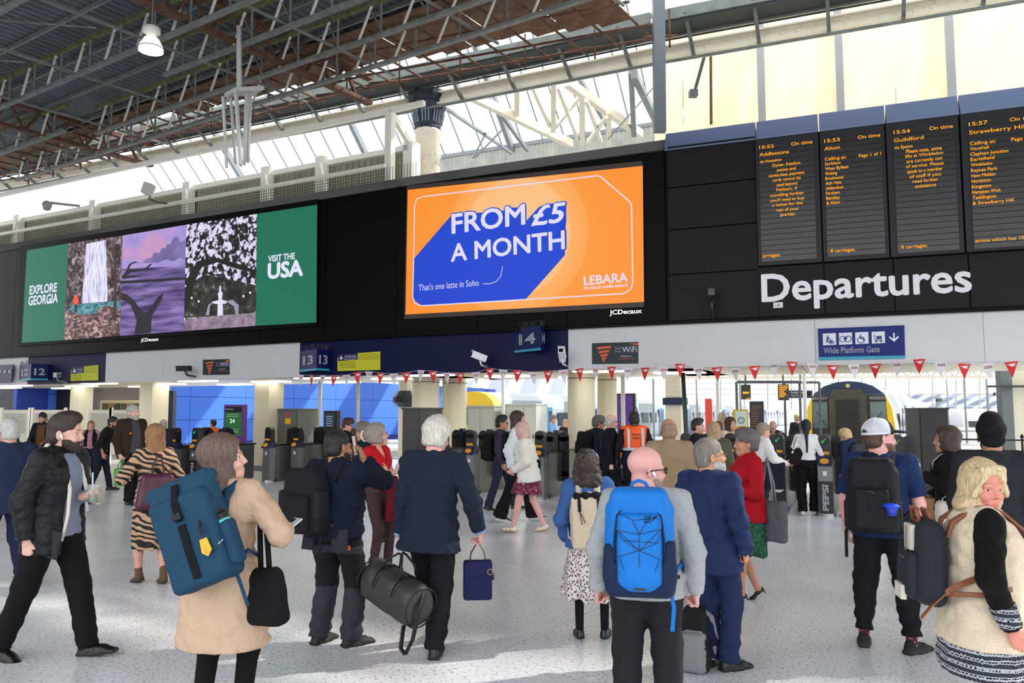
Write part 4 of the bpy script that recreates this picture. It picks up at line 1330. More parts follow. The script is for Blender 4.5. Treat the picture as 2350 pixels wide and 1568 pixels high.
# information kiosks
def kiosk(x0, x1, yt, yb, Y, label, frame, scr_m, rot=-20):
    xc = (x0 + x1) / 2
    c = at_y(xc, 945, Y); zt = at_y(xc, yt, Y).z; zb = at_y(xc, yb, Y).z
    w = (x1 - x0) / FPX * Y
    o = empty('information_screen', (c.x, c.y, 0), math.radians(rot), label=label, cat='screen')
    MB().box(-w / 2, w / 2, 0, .16, 0, zt).obj('housing', frame, o)
    MB().box(-w / 2 + .05, w / 2 - .07, -.012, 0, zb, zt - .06).obj('display', scr_m, o)
    return o, w, zt, zb
o, w, zt, zb = kiosk(509, 564, 929, 1000, 23.0, 'purple framed information screen showing a green departures notice', M((110, 60, 140), .5), M((12, 96, 40), emit=.9))
MB().box(-w / 2 + .05, w / 2 - .07, -.014, -.012, zt - .22, zt - .06).obj('header', M((12, 12, 14), .4), o)
text_fit('Departures', (-w / 2 + .08, 0, zt - .16, zt - .1), picw, o, -.018)
text_fit('24', (-.12, .06, zt - .52, zt - .4), emi((225, 235, 225)), o, -.018, bold=.02)
for k, t in enumerate(('For services departing from', 'platform', 'and above go to', 'Waterloo')):
    text_fit(t, (-w * .33, w * .26, zt - .3 - (.3 if k > 1 else 0) - .06 * k, zt - .26 - (.3 if k > 1 else 0) - .06 * k), emi((160, 210, 170)), o, -.018)
o, w, zt, zb = kiosk(741, 776, 943, 978, 21.0, 'small black information screen behind the gates', M((20, 20, 24), .4), M((30, 44, 60), emit=.8))
for k in range(5):
    MB().box(-w * .3, w * (.2 - .05 * (k % 2)), -.02, -.014, zt - .16 - k * .06, zt - .14 - k * .06).obj('display_line', emi((120, 150, 180)), o)
o, w, zt, zb = kiosk(1412, 1458, 903, 1010, 22.5, 'tall purple and blue advertising screen behind the hi-vis worker', M((20, 20, 30), .4), ramp_mat('advert', 'noise', [(.3, (20, 22, 60)), (.55, (90, 40, 140)), (.75, (40, 110, 190))], emit=.8, tscale=1.5))
o, w, zt, zb = kiosk(1721, 1752, 921, 980, 18.5, 'dark departures panel with amber text on the platform', M((26, 30, 60), .4), M((14, 12, 12), .3))
for k in range(9):
    text_fit(['15:58  On time', 'Weymouth', 'Calling at', 'Clapham Junction', 'Woking', 'Basingstoke', 'Winchester', 'Southampton', 'Poole'][k], (-w * .38, w * (.32 if k == 0 else .1), zt - .14 - k * .055, zt - .11 - k * .055), M((200, 120, 40), emit=.8), o, -.02)
def hang_screen(x0, x1, yt, yb, Y, label, full=True):
    xc = (x0 + x1) / 2
    c = at_y(xc, yb, Y); zt = at_y(xc, yt, Y).z
    w = (x1 - x0) / FPX * Y
    o = empty('platform_display', (c.x, c.y, c.z), math.radians(-12), label=label, cat='display board')
    h = zt - c.z
    MB().box(-w / 2, w / 2, 0, .12, 0, h).obj('casing', M((60, 60, 50), .5), o)
    if full:
        for k in range(7):
            MB().box(-w * .42, w * (.4 if k < 2 else .05 + .1 * (k % 3)), -.01, 0, h * (.86 - k * .11), h * (.92 - k * .11)).obj('display_line', amber, o)
    else:
        MB().box(-w * .35, w * .3, -.01, 0, h * .38, h * .52).obj('display_line', amber, o)
        MB().box(0, w * .4, -.01, 0, h * .05, h * .1).obj('display_line', amber, o)
    MB().tube([(0, .06, h), (0, .06, h + 1.2)], .025, 6).obj('hanger', steelg, o)
hang_screen(1702, 1723, 883, 917, 22, 'amber platform display with one short line, left one', False)
hang_screen(1787, 1811, 882, 919, 22, 'amber platform display filled with lines, right one')
# blue platform signs
o = empty('platform_sign', label='navy hanging platform 14 sign with white lettering beside the train', cat='sign')
p0, p1 = at_y(1812, 896, 25), at_y(1865, 914, 25)
MB().box(p0.x, p1.x, 25, 25.06, p1.z, p0.z).obj('panel', signdark, o)
text_fit('14', (p1.x - .3, p1.x - .05, p1.z + .04, p0.z - .04), picw, o, 24.98, bold=.02)
text_fit('Farnham and', (p0.x + .03, p0.x + .4, p0.z - .1, p0.z - .03), picw, o, 24.98)
text_fit('City lines', (p0.x + .03, p0.x + .32, p0.z - .2, p0.z - .13), picw, o, 24.98)
MB().tube([(p0.x + .35, 25.03, p0.z), (p0.x + .35, 25.03, 5)], .02, 6).obj('hanger', steelg, o)
o = empty('clock_poster', label='poster with a clock drawing in a yellow frame on the platform', cat='poster')
p0, p1 = at_y(1683, 940, 20), at_y(1718, 978, 20)
MB().box(p0.x, p1.x, 20, 20.05, 0, p0.z).obj('panel', M((236, 190, 40), .5), o)
MB().box(p0.x + .04, p1.x - .04, 19.985, 20, p1.z, p0.z - .04).obj('sheet', M((214, 232, 232), .5), o)
cx = (p0.x + p1.x) / 2
MB().tube([(cx + .075 * math.cos(t), 19.98, p1.z + .14 + .075 * math.sin(t)) for t in np.linspace(0, 6.283, 20, endpoint=False)], .008, 5, close=True).obj('clock_rim', M((60, 90, 110), .5), o)
MB().beam((cx, 19.98, p1.z + .14), (cx, 19.98, p1.z + .19), .006, .006).beam((cx, 19.98, p1.z + .14), (cx + .035, 19.98, p1.z + .12), .006, .006).obj('clock_hand', M((40, 60, 80), .5), o)
o = empty('marker_post', label='thin red marker post on the far platform', cat='post')
p = at_y(1627, 945, 30); MB().box(p.x - .12, p.x + .12, 30, 30.1, 0, at_y(1627, 915, 30).z).obj('post', M((210, 60, 50), .5), o)
# ------------------------------------------------------------------ railings behind the gates
def railing(pts, label, h=1.2, spike=True):
    o = empty('railing', label=label, cat='railing')
    bm = M((14, 16, 20), .5)
    for (a, b) in zip(pts[:-1], pts[1:]):
        a, b = Vector(a), Vector(b)
        L_ = (b - a).length
        for z in (h, h - .22, .25):
            MB().beam(a + Vector((0, 0, z)), b + Vector((0, 0, z)), .04, .03).obj('rail', bm, o)
        k = max(2, int(L_ / .55))
        for i in range(k + 1):
            p = a + (b - a) * i / k
            MB().tube([p, p + Vector((0, 0, h + .06))], .022, 6).lathe([(.01, 0), (.035, .03), (.035, .05), (.0, .1)], 8, p + Vector((0, 0, h + .03))).obj('baluster', bm, o)
p1, p2 = at_y(1640, 945, 18.5), at_y(2100, 945, 16.5)
railing([(p1.x, 18.5, 0), (p2.x, 16.5, 0)], 'black spiked railing across the platform in front of the yellow ended train', 1.22)
p1, p2 = at_y(2195, 945, 16.5), at_y(2420, 945, 15.6)
railing([(p1.x, 16.5, 0), (p2.x, 15.6, 0)], 'black railing at the right behind the man in the turban', 1.2)
# ------------------------------------------------------------------ hoarding, mural, kiosk wall on the left
def rl(a, b, z=0): return rD * a + rR * b + Vector((0, 0, z))
def uvrail(px, Y):
    p = at_y(px, 945, Y); return p.dot(rD), p.dot(rR)
ha, hb = uvrail(436, 38)
hw = empty('wall_hoarding', kind='structure')
blue = M((52, 104, 206), .5)
PWID, PHT = 3.4, 1.09
for i in range(-2, 8):
    for j in range(3):
        MB().box(0, .05, .01, PWID - .01, j * PHT + .01, (j + 1) * PHT - .01).obj('panel', blue, hw, matrix=RLM @ Matrix.Translation((hb - .05, ha + i * PWID, .28)))
MB().box(hb - .3, hb - .06, ha - 8, ha + 29, 0, 3.5).obj('backing', M((20, 50, 150), .6), hw, matrix=RLM)
MB().box(hb - 6, hb - 5.9, ha - 8, ha + 60, 2, 9).obj('side_wall', M((205, 214, 235), .6), hw, matrix=RLM)
mu = empty('wall_mural', kind='structure')
p = at_y(-60, 945, 34); q = at_y(165, 945, 32)
dkm = M((26, 22, 26), .5)
MB().hexa([(p.x, 34, 0), (q.x, 32, 0), (q.x, 32.2, 0), (p.x, 34.2, 0), (p.x, 34, 4), (q.x, 32, 4), (q.x, 32.2, 4), (p.x, 34.2, 4)]).obj('board', dkm, mu)
wl = MB()
c = at_y(69, 917, 32.7)
for r in (.55, .5):
    wl.tube([(c.x + r * .8 * math.cos(t), c.y, c.z + r * math.sin(t)) for t in np.linspace(0, 6.283, 30, endpoint=False)], .012, 4, close=True)
for k in range(12):
    t = k * math.pi / 6
    wl.beam((c.x, c.y, c.z), (c.x + .42 * math.cos(t), c.y, c.z + .52 * math.sin(t)), .008, .008)
wl.beam((c.x, c.y, c.z), (c.x - .3, c.y, c.z - .7), .015, .015).beam((c.x, c.y, c.z), (c.x + .3, c.y, c.z - .7), .015, .015)
wl.obj('wheel_drawing', M((110, 106, 112), .6), mu)
c = at_y(18, 905, 33)
wl = MB()
for k in range(5):
    wl.tube([(c.x + .18 * math.cos(t) - .3 * (k > 2), c.y - .1, c.z + .3 - .42 * (k % 3) + .18 * math.sin(t)) for t in np.linspace(0, 6.283, 16, endpoint=False)], .01, 4, close=True)
wl.obj('flower_drawing', M((110, 106, 112), .6), mu)
bw = empty('wall_back', kind='structure')
p = at_y(205, 945, 33); q = at_y(384, 945, 31)
MB().hexa([(p.x, 33, 0), (q.x, 31, 0), (q.x, 31.2, 0), (p.x, 33.2, 0), (p.x, 33, 4), (q.x, 31, 4), (q.x, 31.2, 4), (p.x, 33.2, 4)]).obj('plaster', M((150, 140, 132), .7), bw)
p = at_y(236, 925, 31.2); q = at_y(326, 945, 31)
MB().box(p.x, q.x, 31.0, 31.3, p.z - .35, p.z + .1).obj('shop_shelf', M((222, 206, 160), .5, emit=0), bw)
for k in range(6):
    MB().box(p.x + .1 + k * .24, p.x + .3 + k * .24, 30.96, 31.0, p.z - .3, p.z - .02).obj('poster', M([(90, 84, 60), (150, 110, 70), (60, 70, 60)][k % 3], .6), bw)
p = at_y(384, 945, 30.5); q = at_y(404, 945, 30.8)
MB().box(p.x, q.x, 30.5, 30.8, 0, 2.55).obj('door_frame', M((16, 20, 40), .5), bw)
# glass screens with printed text in front
gs = glass_mat('screen_glass', (226, 224, 214), .8, .3)
for i, (x0, x1, Y) in enumerate(((8, 64, 29), (78, 146, 29), (206, 250, 28.5), (258, 318, 28.5))):
    o = empty('glass_screen', label=['pale lettered glass screen at the left edge', 'pale lettered glass screen behind the bearded man', 'pale lettered glass screen left of the tall older man', 'pale lettered glass screen behind the tall older man'][i], cat='screen', group='lettered glass screens at the back')
    a, b = at_y(x0, 941, Y), at_y(x1, 941, Y)
    MB().box(a.x, b.x, Y, Y + .02, .25, a.z).obj('glass', gs, o)
    MB().box(a.x - .12, a.x - .02, Y - .02, Y + .06, 0, a.z + .08).obj('post', creamw, o)
    MB().box(b.x + .02, b.x + .12, Y - .02, Y + .06, 0, a.z + .08).obj('post', creamw, o)
    ln = MB()
    for k in range(16):
        ln.box(a.x + .05, b.x - .05, Y - .006, Y - .002, a.z - .15 - k * .045, a.z - .135 - k * .045)
    q = ln.obj('printed_lines', M((130, 128, 122), .6), o); q['kind'] = 'stuff'
# ------------------------------------------------------------------ platforms and tracks
gr = empty('ground', kind='structure')
pf = M((190, 190, 186), .6, var=.06, scale=1)
for (b0, b1) in ((hb - 6, -22.2), (-18.6, -4.9), (-1.1, 9.5), (13, 24)):
    MB().box(b0, b1, 26, 130, -1, 0).obj('platform', pf, gr, matrix=RLM)
    MB().box(b1 - .5, b1 - .42, 26.2, 130, 0, .004).obj('edge_line', M((220, 200, 80), .6), gr, matrix=RLM)
MB().box(-60, 60, 26, 200, -1.2, -1.0).obj('track_bed', M((110, 104, 98), .9, bump=.3), gr, matrix=RLM)
# ------------------------------------------------------------------ trains
PROF = [(-1.3, -.45), (-1.4, .1), (-1.4, 1.2), (-1.3, 1.9), (-1.1, 2.35), (-.75, 2.62), (-.35, 2.75), (0, 2.78)]
PROF = PROF + [(-x, z) for x, z in PROF[-2::-1]]
def train_body(par, L_, mat, name='car_body', y0=0, sc=1.0, mats=None):
    n = len(PROF)
    b = MB()
    vs = []
    for y in (y0, y0 + L_):
        vs += [(x * sc, y, z) for x, z in PROF]
    b.add(vs, [])
    for i in range(n - 1):
        b.cur = 1 if (mats and 4 <= i <= n - 6) else 0
        b.add([], [])
        b.f.append((i, i + 1, n + i + 1, n + i)[::-1]); b.mi.append(b.cur)
    b.cur = 0
    b.f.append(tuple(range(n))); b.mi.append(0)
    b.f.append(tuple(range(2 * n - 1, n - 1, -1))); b.mi.append(0)
    return b.obj(name, [mat] + (mats or []), par)
glz = M((30, 40, 50), .15)
def side_windows(par, L_, y0, every=1.9, side=1):
    k = int(L_ / every)
    x = 1.405 * side
    for i in range(k):
        y = y0 + .6 + i * every
        if i % 4 == 2:
            for d in (0, .62):
                w_ = MB().box(x - .01, x + .02, y + d, y + d + .58, -.05, 2.0).obj('door', M((60, 110, 150), .4), par)
                MB().box(x + .02, x + .03, y + d + .12, y + d + .46, .95, 1.8).obj('window', glz, w_)
        else:
            MB().box(x - .01, x + .02, y, y + 1.35, .95, 1.7).obj('window', glz, par)
wtrain = M((158, 168, 178), .35)
lblue = M((130, 170, 205), .35)
# nearest train: white sides, yellow and black end
ta, tbb = uvrail(1948, 27)
T1 = empty('train', label='train with yellow and black end numbered 450037', cat='train')
T1.matrix_world = RLM @ Matrix.Translation((tbb, ta, 0))
for i in range(4):
    train_body(T1, 19.6, wtrain, y0=.05 + i * 20, mats=[M((176, 184, 196), .3)])
side_windows(T1, 19.6, 1.5); side_windows(T1, 19.6, 20.5)
blk2 = M((46, 46, 46), .5, var=.25, scale=9)
def face(pts, y0, y1, mat, name, par=T1):
    return MB().prism(pts, y0, y1).obj(name, mat, par)
face([(x, z) for x, z in PROF if z > 1.9] , -.03, .05, M((44, 62, 92), .4), 'cab_top')
face([(-1.24, .95), (1.24, .95), (1.28, 1.9), (1.1, 2.3), (-1.1, 2.3), (-1.28, 1.9)], -.035, 0.05, blk2, 'cab_front')
yl = M((236, 196, 28), .5)
for s in (-1, 1):
    face([(s * 1.2, .3), (s * 1.4, .3), (s * 1.4, 1.2), (s * 1.3, 1.9), (s * 1.14, 2.28), (s * 1.16, 1.6)][::s], -.04, .25, yl, 'yellow_edge')
face([(-1.3, -.4), (1.3, -.4), (1.36, .95), (-1.36, .95)], -.04, .05, yl, 'lower_panel')
g1 = face([(-.6, .2), (-.6, 2.25), (-.45, 2.5), (.4, 2.5), (.56, 2.25), (.56, .2)], -.12, 0, M((74, 70, 62), .6, var=.3, scale=6), 'gangway')
face([(-.42, .3), (-.38, 2.15), (.3, 2.15), (.4, .3)], -.15, -.12, M((38, 38, 38), .6), 'gangway_door', g1)
for s in (-1, 1):
    face([(s * .66, 1.2), (s * 1.14, 1.2), (s * 1.14, 2.08), (s * .66, 2.08)][::s], -.05, -.035, M((90, 110, 110), .12), 'cab_window')
    MB().beam((s * .7, -.06, 1.25), (s * 1.0, -.06, 1.75), .015, .015).obj('wiper', blkp, T1)
    text_fit('450037', (s * .9 - .26, s * .9 + .26, 2.16, 2.26), picw, T1, -.055, 'number', bold=.02)
    MB().tube([(s * 1.0, -.06, .7), (s * 1.0, -.04, .7)], .12, 14).obj('headlight', M((220, 220, 210), .2), T1)
MB().tube([(0, -.05, 2.62), (0, -.02, 2.62)], .07, 14).obj('top_light', M((200, 190, 140), .3), T1)
MB().box(-1.0, 1.0, -.1, .1, -.9, -.4).obj('coupler_beam', blkp, T1)
# long train to the left of it
ta, tbb = uvrail(1092, 41)
T2 = empty('train', label='long white and grey train with blue doors behind the cream columns', cat='train')
T2.matrix_world = RLM @ Matrix.Translation((tbb, ta, 0))
for i in range(4):
    train_body(T2, 19.6, M((138, 150, 160), .35), y0=.4 + i * 20, mats=[M((190, 196, 200), .3)])
    side_windows(T2, 19.6, .4 + i * 20)
face([(x * 1.0, z) for x, z in PROF], -.3, .4, M((232, 190, 40), .5), 'cab_end', T2)
face([(-1.2, 1.1), (1.2, 1.1), (1.15, 2.0), (-1.15, 2.0)], -.35, -.3, glz, 'cab_window', T2)
t_ = text_fit('SW', (0, .9, 0, .5), M((150, 156, 160), .5), T2, 0, 'lettering', bold=.03)
t_.matrix_local = Matrix.Translation((1.43, 14.5, 1.3)) @ Matrix.Rotation(math.pi / 2, 4, 'Z')
t_ = text_fit('South Western', (0, 3.2, 0, .34), picw, T2, 0, 'lettering', bold=.02)
t_.matrix_local = Matrix.Translation((1.43, 3.0, .35)) @ Matrix.Rotation(math.pi / 2, 4, 'Z')
# far trains on the right
ta, tbb = uvrail(2290, 60)
T3 = empty('train', label='far white train with red and blue doors at the right', cat='train')
T3.matrix_world = Matrix.Translation((at_y(2160, 945, 95).x, 92, -1.0)) @ Matrix.Rotation(math.radians(-86), 4, 'Z')
for i in range(2):
    train_body(T3, 19.6, M((214, 214, 222), .4), y0=i * 20)
    side_windows(T3, 19.6, i * 20)
MB().box(1.4, 1.42, 13, 19, -.2, 2.0).obj('red_panel', M((196, 60, 66), .5), T3)
# canopy with striped roof beyond
cn = empty('canopy', kind='structure')
for k in range(14):
    a = at_y(2085 + k * 21, 906, 78); b = at_y(2040 + k * 21 - 18, 938, 70)
    a2 = at_y(2085 + (k + 1) * 21, 906, 78); b2 = at_y(2040 + (k + 1) * 21 - 18, 938, 70)
    t = Vector((0, 0, .1))
    MB().hexa([b, b2, a2, a, b + t, b2 + t, a2 + t, a + t]).obj('roof_panel', M((96, 112, 142), .5) if k % 2 else M((196, 206, 222), .5), cn)
# light framing of the shed beyond
sf = empty('shed_frame', kind='structure')
lw = M((196, 196, 186), .5)
for z_ in (850, 865):
    MB().beam(at_y(1560, z_ + 2, 34), at_y(2380, z_, 34), .12, .12).obj('chord', creamw, sf)
b = MB()
for k in range(30):
    x = 1570 + k * 27
    b.beam(at_y(x, 865, 34), at_y(x + 13, 851, 34), .06, .06); b.beam(at_y(x + 13, 851, 34), at_y(x + 27, 865, 34), .06, .06)
b.obj('lattice', creamw, sf)
for k in range(17):
    x = 1600 + k * 54
    MB().beam(at_y(x, 866, 50), at_y(x, 940, 50), .06, .06).obj('mullion', lw, sf)
for y in (880, 893, 905):
    MB().beam(at_y(1560, y, 50), at_y(2400, y, 50), .05, .05).obj('transom', lw, sf)
for x, Y in ((2216, 45), (2268, 38), (2176, 60), (1500, 40), (1700, 36), (1600, 44)):
    pole(x, Y, at_y(x, 870, Y).z, .06, M((150, 156, 160), .5), name='lamp_post')
ew = empty('wall_end', kind='structure')
p = at_y(2322, 945, 26)
MB().box(p.x, p.x + 6, 26, 26.3, 0, 5.2).obj('cladding', M((206, 204, 192), .6), ew)
MB().box(p.x - .35, p.x, 25.9, 26.2, 0, 5.2).obj('post', M((90, 100, 108), .5), ew)
MB().box(p.x - .8, p.x + 6, 25.7, 25.9, at_y(2330, 890, 26).z, at_y(2330, 885, 26).z).obj('beam', M((40, 50, 60), .5), ew)
MB().box(at_y(2343, 0, 25.6).x, p.x + 6, 25.5, 25.6, at_y(0, 915, 25.6).z, at_y(0, 901, 25.6).z).obj('number_sign', signblue, ew)
o = empty('clock_display', label='small digital clock reading 15:50 far on the platform', cat='clock')
p0, p1 = at_y(2282, 901, 30), at_y(2310, 908, 30)
MB().box(p0.x, p1.x, 30, 30.1, p1.z, p0.z).obj('casing', M((40, 40, 34), .5), o)
text_fit('15:50', (p0.x + .03, p1.x - .08, p1.z + .02, p0.z - .02), M((240, 230, 160), emit=1), o, 29.98, bold=.02)
MB().tube([(p0.x + .2, 30.05, p0.z), (p0.x + .2, 30.05, 4)], .02, 6).obj('hanger', steelg, o)

# gantries that carry the platform displays and signs
gn = empty('gantry', kind='structure')
for (x0, x1, Y, yy) in ((1690, 1835, 22.06, 877), (1800, 1880, 25.03, 878)):
    a, b = at_y(x0, yy, Y), at_y(x1, yy, Y)
    MB().beam(a, b, .06, .08).obj('beam', steelg, gn)
    for q in (a, b): MB().tube([(q.x, q.y, 0), (q.x, q.y, q.z)], .04, 8).obj('leg_post', steelg, gn)

# unseen bands over the tracks, added to streak the sunlight and dim the background
rb_ = empty('track_shade', kind='structure')
for i in range(12):
    MB().box(-44, 30, 30 + i * 6.4, 33.4 + i * 6.4, 9.0, 9.12).obj('shade_band', M((176, 178, 176), .7), rb_, matrix=RLM)
# ================================================================== soft-surface modeller (signed distance fields -> mesh)
def V3(*a): return np.array(a[0] if len(a) == 1 else a, float)
def unit(v):
    v = V3(v); return v / max(np.linalg.norm(v), 1e-9)
def rotm(axis, a):
    axis = unit(axis); c, s = math.cos(a), math.sin(a); x, y, z = axis
    return np.array([[c + x * x * (1 - c), x * y * (1 - c) - z * s, x * z * (1 - c) + y * s], [y * x * (1 - c) + z * s, c + y * y * (1 - c), y * z * (1 - c) - x * s], [z * x * (1 - c) - y * s, z * y * (1 - c) + x * s, c + z * z * (1 - c)]])
RX = lambda a: rotm((1, 0, 0), math.radians(a)); RY = lambda a: rotm((0, 1, 0), math.radians(a)); RZ = lambda a: rotm((0, 0, 1), math.radians(a))
class Field:
    def __init__(s, lo, hi, h):
        s.lo = V3(lo) - 2 * h; s.h = h
        n = np.ceil((V3(hi) + 2 * h - s.lo) / h).astype(int) + 1
        s.n = n
        s.ax = [(s.lo[i] + h * np.arange(n[i])).astype(np.float32) for i in range(3)]
        s.d = np.full(n, 0.3, np.float32)
        s.m = np.zeros(n, np.int8)
    def blk(s, lo, hi, pad):
        sl = []
        for i in range(3):
            a = max(0, int((lo[i] - pad - s.lo[i]) / s.h)); b = min(s.n[i], int((hi[i] + pad - s.lo[i]) / s.h) + 2)
            if b - a < 1: return None
            sl.append(slice(a, b))
        return tuple(sl)
    def put(s, fn, lo, hi, k=.02, mat=0, op='add', pad=None):
        pad = (k * 1.5 + 2 * s.h + .01) if pad is None else pad
        sl = s.blk(lo, hi, pad)
        if sl is None: return s
        X = s.ax[0][sl[0]][:, None, None]; Y = s.ax[1][sl[1]][None, :, None]; Z = s.ax[2][sl[2]][None, None, :]
        e = fn(X, Y, Z)
        d = s.d[sl]
        if op == 'add':
            if mat is not None:
                m = s.m[sl]; m[e < d] = mat; s.m[sl] = m
            if k > 0:
                g = np.maximum(k - np.abs(d - e), 0) / k
                s.d[sl] = np.minimum(d, e) - g * g * k * .25
            else: s.d[sl] = np.minimum(d, e)
        elif op == 'sub':
            e = -e
            g = np.maximum(k - np.abs(d - e), 0) / max(k, 1e-6)
            s.d[sl] = np.maximum(d, e) + g * g * k * .25
        elif op == 'paint':
            m = s.m[sl]; m[(e + d * 0) < 0] = mat; s.m[sl] = m
        return s
    def cut(s, fn, k=.0):
        """keep where fn < 0 (whole grid)"""
        X = s.ax[0][:, None, None]; Y = s.ax[1][None, :, None]; Z = s.ax[2][None, None, :]
        e = fn(X, Y, Z) + 0 * s.d
        if k > 0:
            g = np.maximum(k - np.abs(s.d - e), 0) / k
            s.d = np.maximum(s.d, e) + g * g * k * .25
        else:
            s.d = np.maximum(s.d, e)
        return s
    def warp(s, fn):
        X = s.ax[0][:, None, None]; Y = s.ax[1][None, :, None]; Z = s.ax[2][None, None, :]
        s.d = s.d + fn(X, Y, Z).astype(np.float32)
        return s
    # ---- primitives
    def cone(s, a, b, ra, rb, k=.02, mat=0, op='add', fl=None):
        """tapered capsule; fl=(dir, factor) flattens it along dir"""
        a, b = V3(a), V3(b)
        ba = b - a; L2 = float(ba @ ba) + 1e-9
        def f(X, Y, Z):
            px, py, pz = X - a[0], Y - a[1], Z - a[2]
            t = np.clip((px * ba[0] + py * ba[1] + pz * ba[2]) / L2, 0, 1)
            qx, qy, qz = px - t * ba[0], py - t * ba[1], pz - t * ba[2]
            if fl is not None:
                n, q = fl; dd = qx * n[0] + qy * n[1] + qz * n[2]
                g = 1 / q - 1
                qx, qy, qz = qx + dd * g * n[0], qy + dd * g * n[1], qz + dd * g * n[2]
            r = ra + (rb - ra) * t
            e = np.sqrt(qx * qx + qy * qy + qz * qz) - r
            return e * (fl[1] if fl is not None and fl[1] < 1 else 1)
        R = max(ra, rb) * (max(1, fl[1]) if fl else 1)
        return s.put(f, np.minimum(a, b) - R, np.maximum(a, b) + R, k, mat, op)
    def ell(s, c, r, R=None, k=.02, mat=0, op='add'):
        c, r = V3(c), V3(r)
        R = np.eye(3) if R is None else R
        def f(X, Y, Z):
            x, y, z = X - c[0], Y - c[1], Z - c[2]
            u = (x * R[0, 0] + y * R[1, 0] + z * R[2, 0]) / r[0]
            v = (x * R[0, 1] + y * R[1, 1] + z * R[2, 1]) / r[1]
            w = (x * R[0, 2] + y * R[1, 2] + z * R[2, 2]) / r[2]
            q2 = u * u + v * v + w * w
            k0 = np.sqrt(q2); k1 = np.sqrt((u / r[0]) ** 2 + (v / r[1]) ** 2 + (w / r[2]) ** 2) + 1e-6
            return k0 * (k0 - 1) / k1
        m = float(max(r))
        return s.put(f, c - m, c + m, k, mat, op)
    def box(s, c, hf, rad=.01, R=None, k=.01, mat=0, op='add', taper=0.0):
        c, hf = V3(c), V3(hf)
        R = np.eye(3) if R is None else R
        def f(X, Y, Z):
            x, y, z = X - c[0], Y - c[1], Z - c[2]
            u = x * R[0, 0] + y * R[1, 0] + z * R[2, 0]; v = x * R[0, 1] + y * R[1, 1] + z * R[2, 1]; w = x * R[0, 2] + y * R[1, 2] + z * R[2, 2]
            if taper:
                g = 1 - taper * (w / hf[2] * .5 + .5)
                u = u / g; v = v / g
            qx, qy, qz = np.abs(u) - hf[0] + rad, np.abs(v) - hf[1] + rad, np.abs(w) - hf[2] + rad
            o = np.sqrt(np.maximum(qx, 0) ** 2 + np.maximum(qy, 0) ** 2 + np.maximum(qz, 0) ** 2)
            return o + np.minimum(np.maximum(qx, np.maximum(qy, qz)), 0) - rad
        m = float(np.linalg.norm(hf)) * (1 + abs(taper))
        return s.put(f, c - m, c + m, k, mat, op)
    def loft(s, st, xd, k=.02, mat=0, op='add', p=2.3, capk=.02, open_ends=False):
        """st: list of (centre, rx, ry); elliptical sections along the line of centres; xd = direction of rx"""
        C = np.array([V3(q[0]) for q in st]); rx = [q[1] for q in st]; ry = [q[2] for q in st]
        ax = unit(C[-1] - C[0])
        ss = (C - C[0]) @ ax
        if np.any(np.diff(ss) <= 0):
            o = np.argsort(ss); C, ss = C[o], ss[o]; rx = [rx[i] for i in o]; ry = [ry[i] for i in o]
        xd = unit(V3(xd) - ax * (V3(xd) @ ax)); yd = np.cross(ax, xd)
        def f(X, Y, Z):
            x, y, z = X - C[0, 0], Y - C[0, 1], Z - C[0, 2]
            t = x * ax[0] + y * ax[1] + z * ax[2]
            tt = np.clip(t, ss[0], ss[-1])
            cx, cy, cz = [np.interp(tt, ss, C[:, i] - C[0, i]) for i in range(3)]
            a = np.interp(tt, ss, rx); b = np.interp(tt, ss, ry)
            qx, qy, qz = x - cx, y - cy, z - cz
            u = np.abs(qx * xd[0] + qy * xd[1] + qz * xd[2]) / a
            v = np.abs(qx * yd[0] + qy * yd[1] + qz * yd[2]) / b
            q = (u ** p + v ** p + 1e-9) ** (1 / p)
            e = (q - 1) * np.minimum(a, b) * .9
            cap = np.maximum(ss[0] - t, t - ss[-1])
            g = np.maximum(capk - np.abs(e - cap), 0) / capk
            return np.maximum(e, cap) + g * g * capk * .25
        m = max(max(rx), max(ry))
        return s.put(f, C.min(0) - m, C.max(0) + m, k, mat, op)
    def mesh(s, name):
        """surface nets"""
        d, n = s.d, s.n
        ins = d < 0
        c = [ins[a:n[0] - 1 + a, b:n[1] - 1 + b, e:n[2] - 1 + e] for a in (0, 1) for b in (0, 1) for e in (0, 1)]
        al = np.logical_and.reduce(c); an = np.logical_or.reduce(c)
        act = an & ~al
        I = np.argwhere(act)
        if len(I) == 0: return None
        idx = np.full(act.shape, -1, np.int32); idx[act] = np.arange(len(I))
        cor = np.array([[a, b, e] for a in (0, 1) for b in (0, 1) for e in (0, 1)])
        val = np.stack([d[I[:, 0] + q[0], I[:, 1] + q[1], I[:, 2] + q[2]] for q in cor], 1)
        acc = np.zeros((len(I), 3)); cnt = np.zeros(len(I))
        for i in range(8):
            for j in range(i + 1, 8):
                df = cor[j] - cor[i]
                if abs(df).sum() != 1 or df.sum() < 0: continue
                a, b = val[:, i], val[:, j]
                m = (a < 0) != (b < 0)
                t = np.where(m, a / np.where(m, a - b, 1), 0)
                acc += np.where(m[:, None], cor[i] + t[:, None] * df, 0); cnt += m
        P = (I + acc / cnt[:, None]) * s.h + s.lo
        F = []
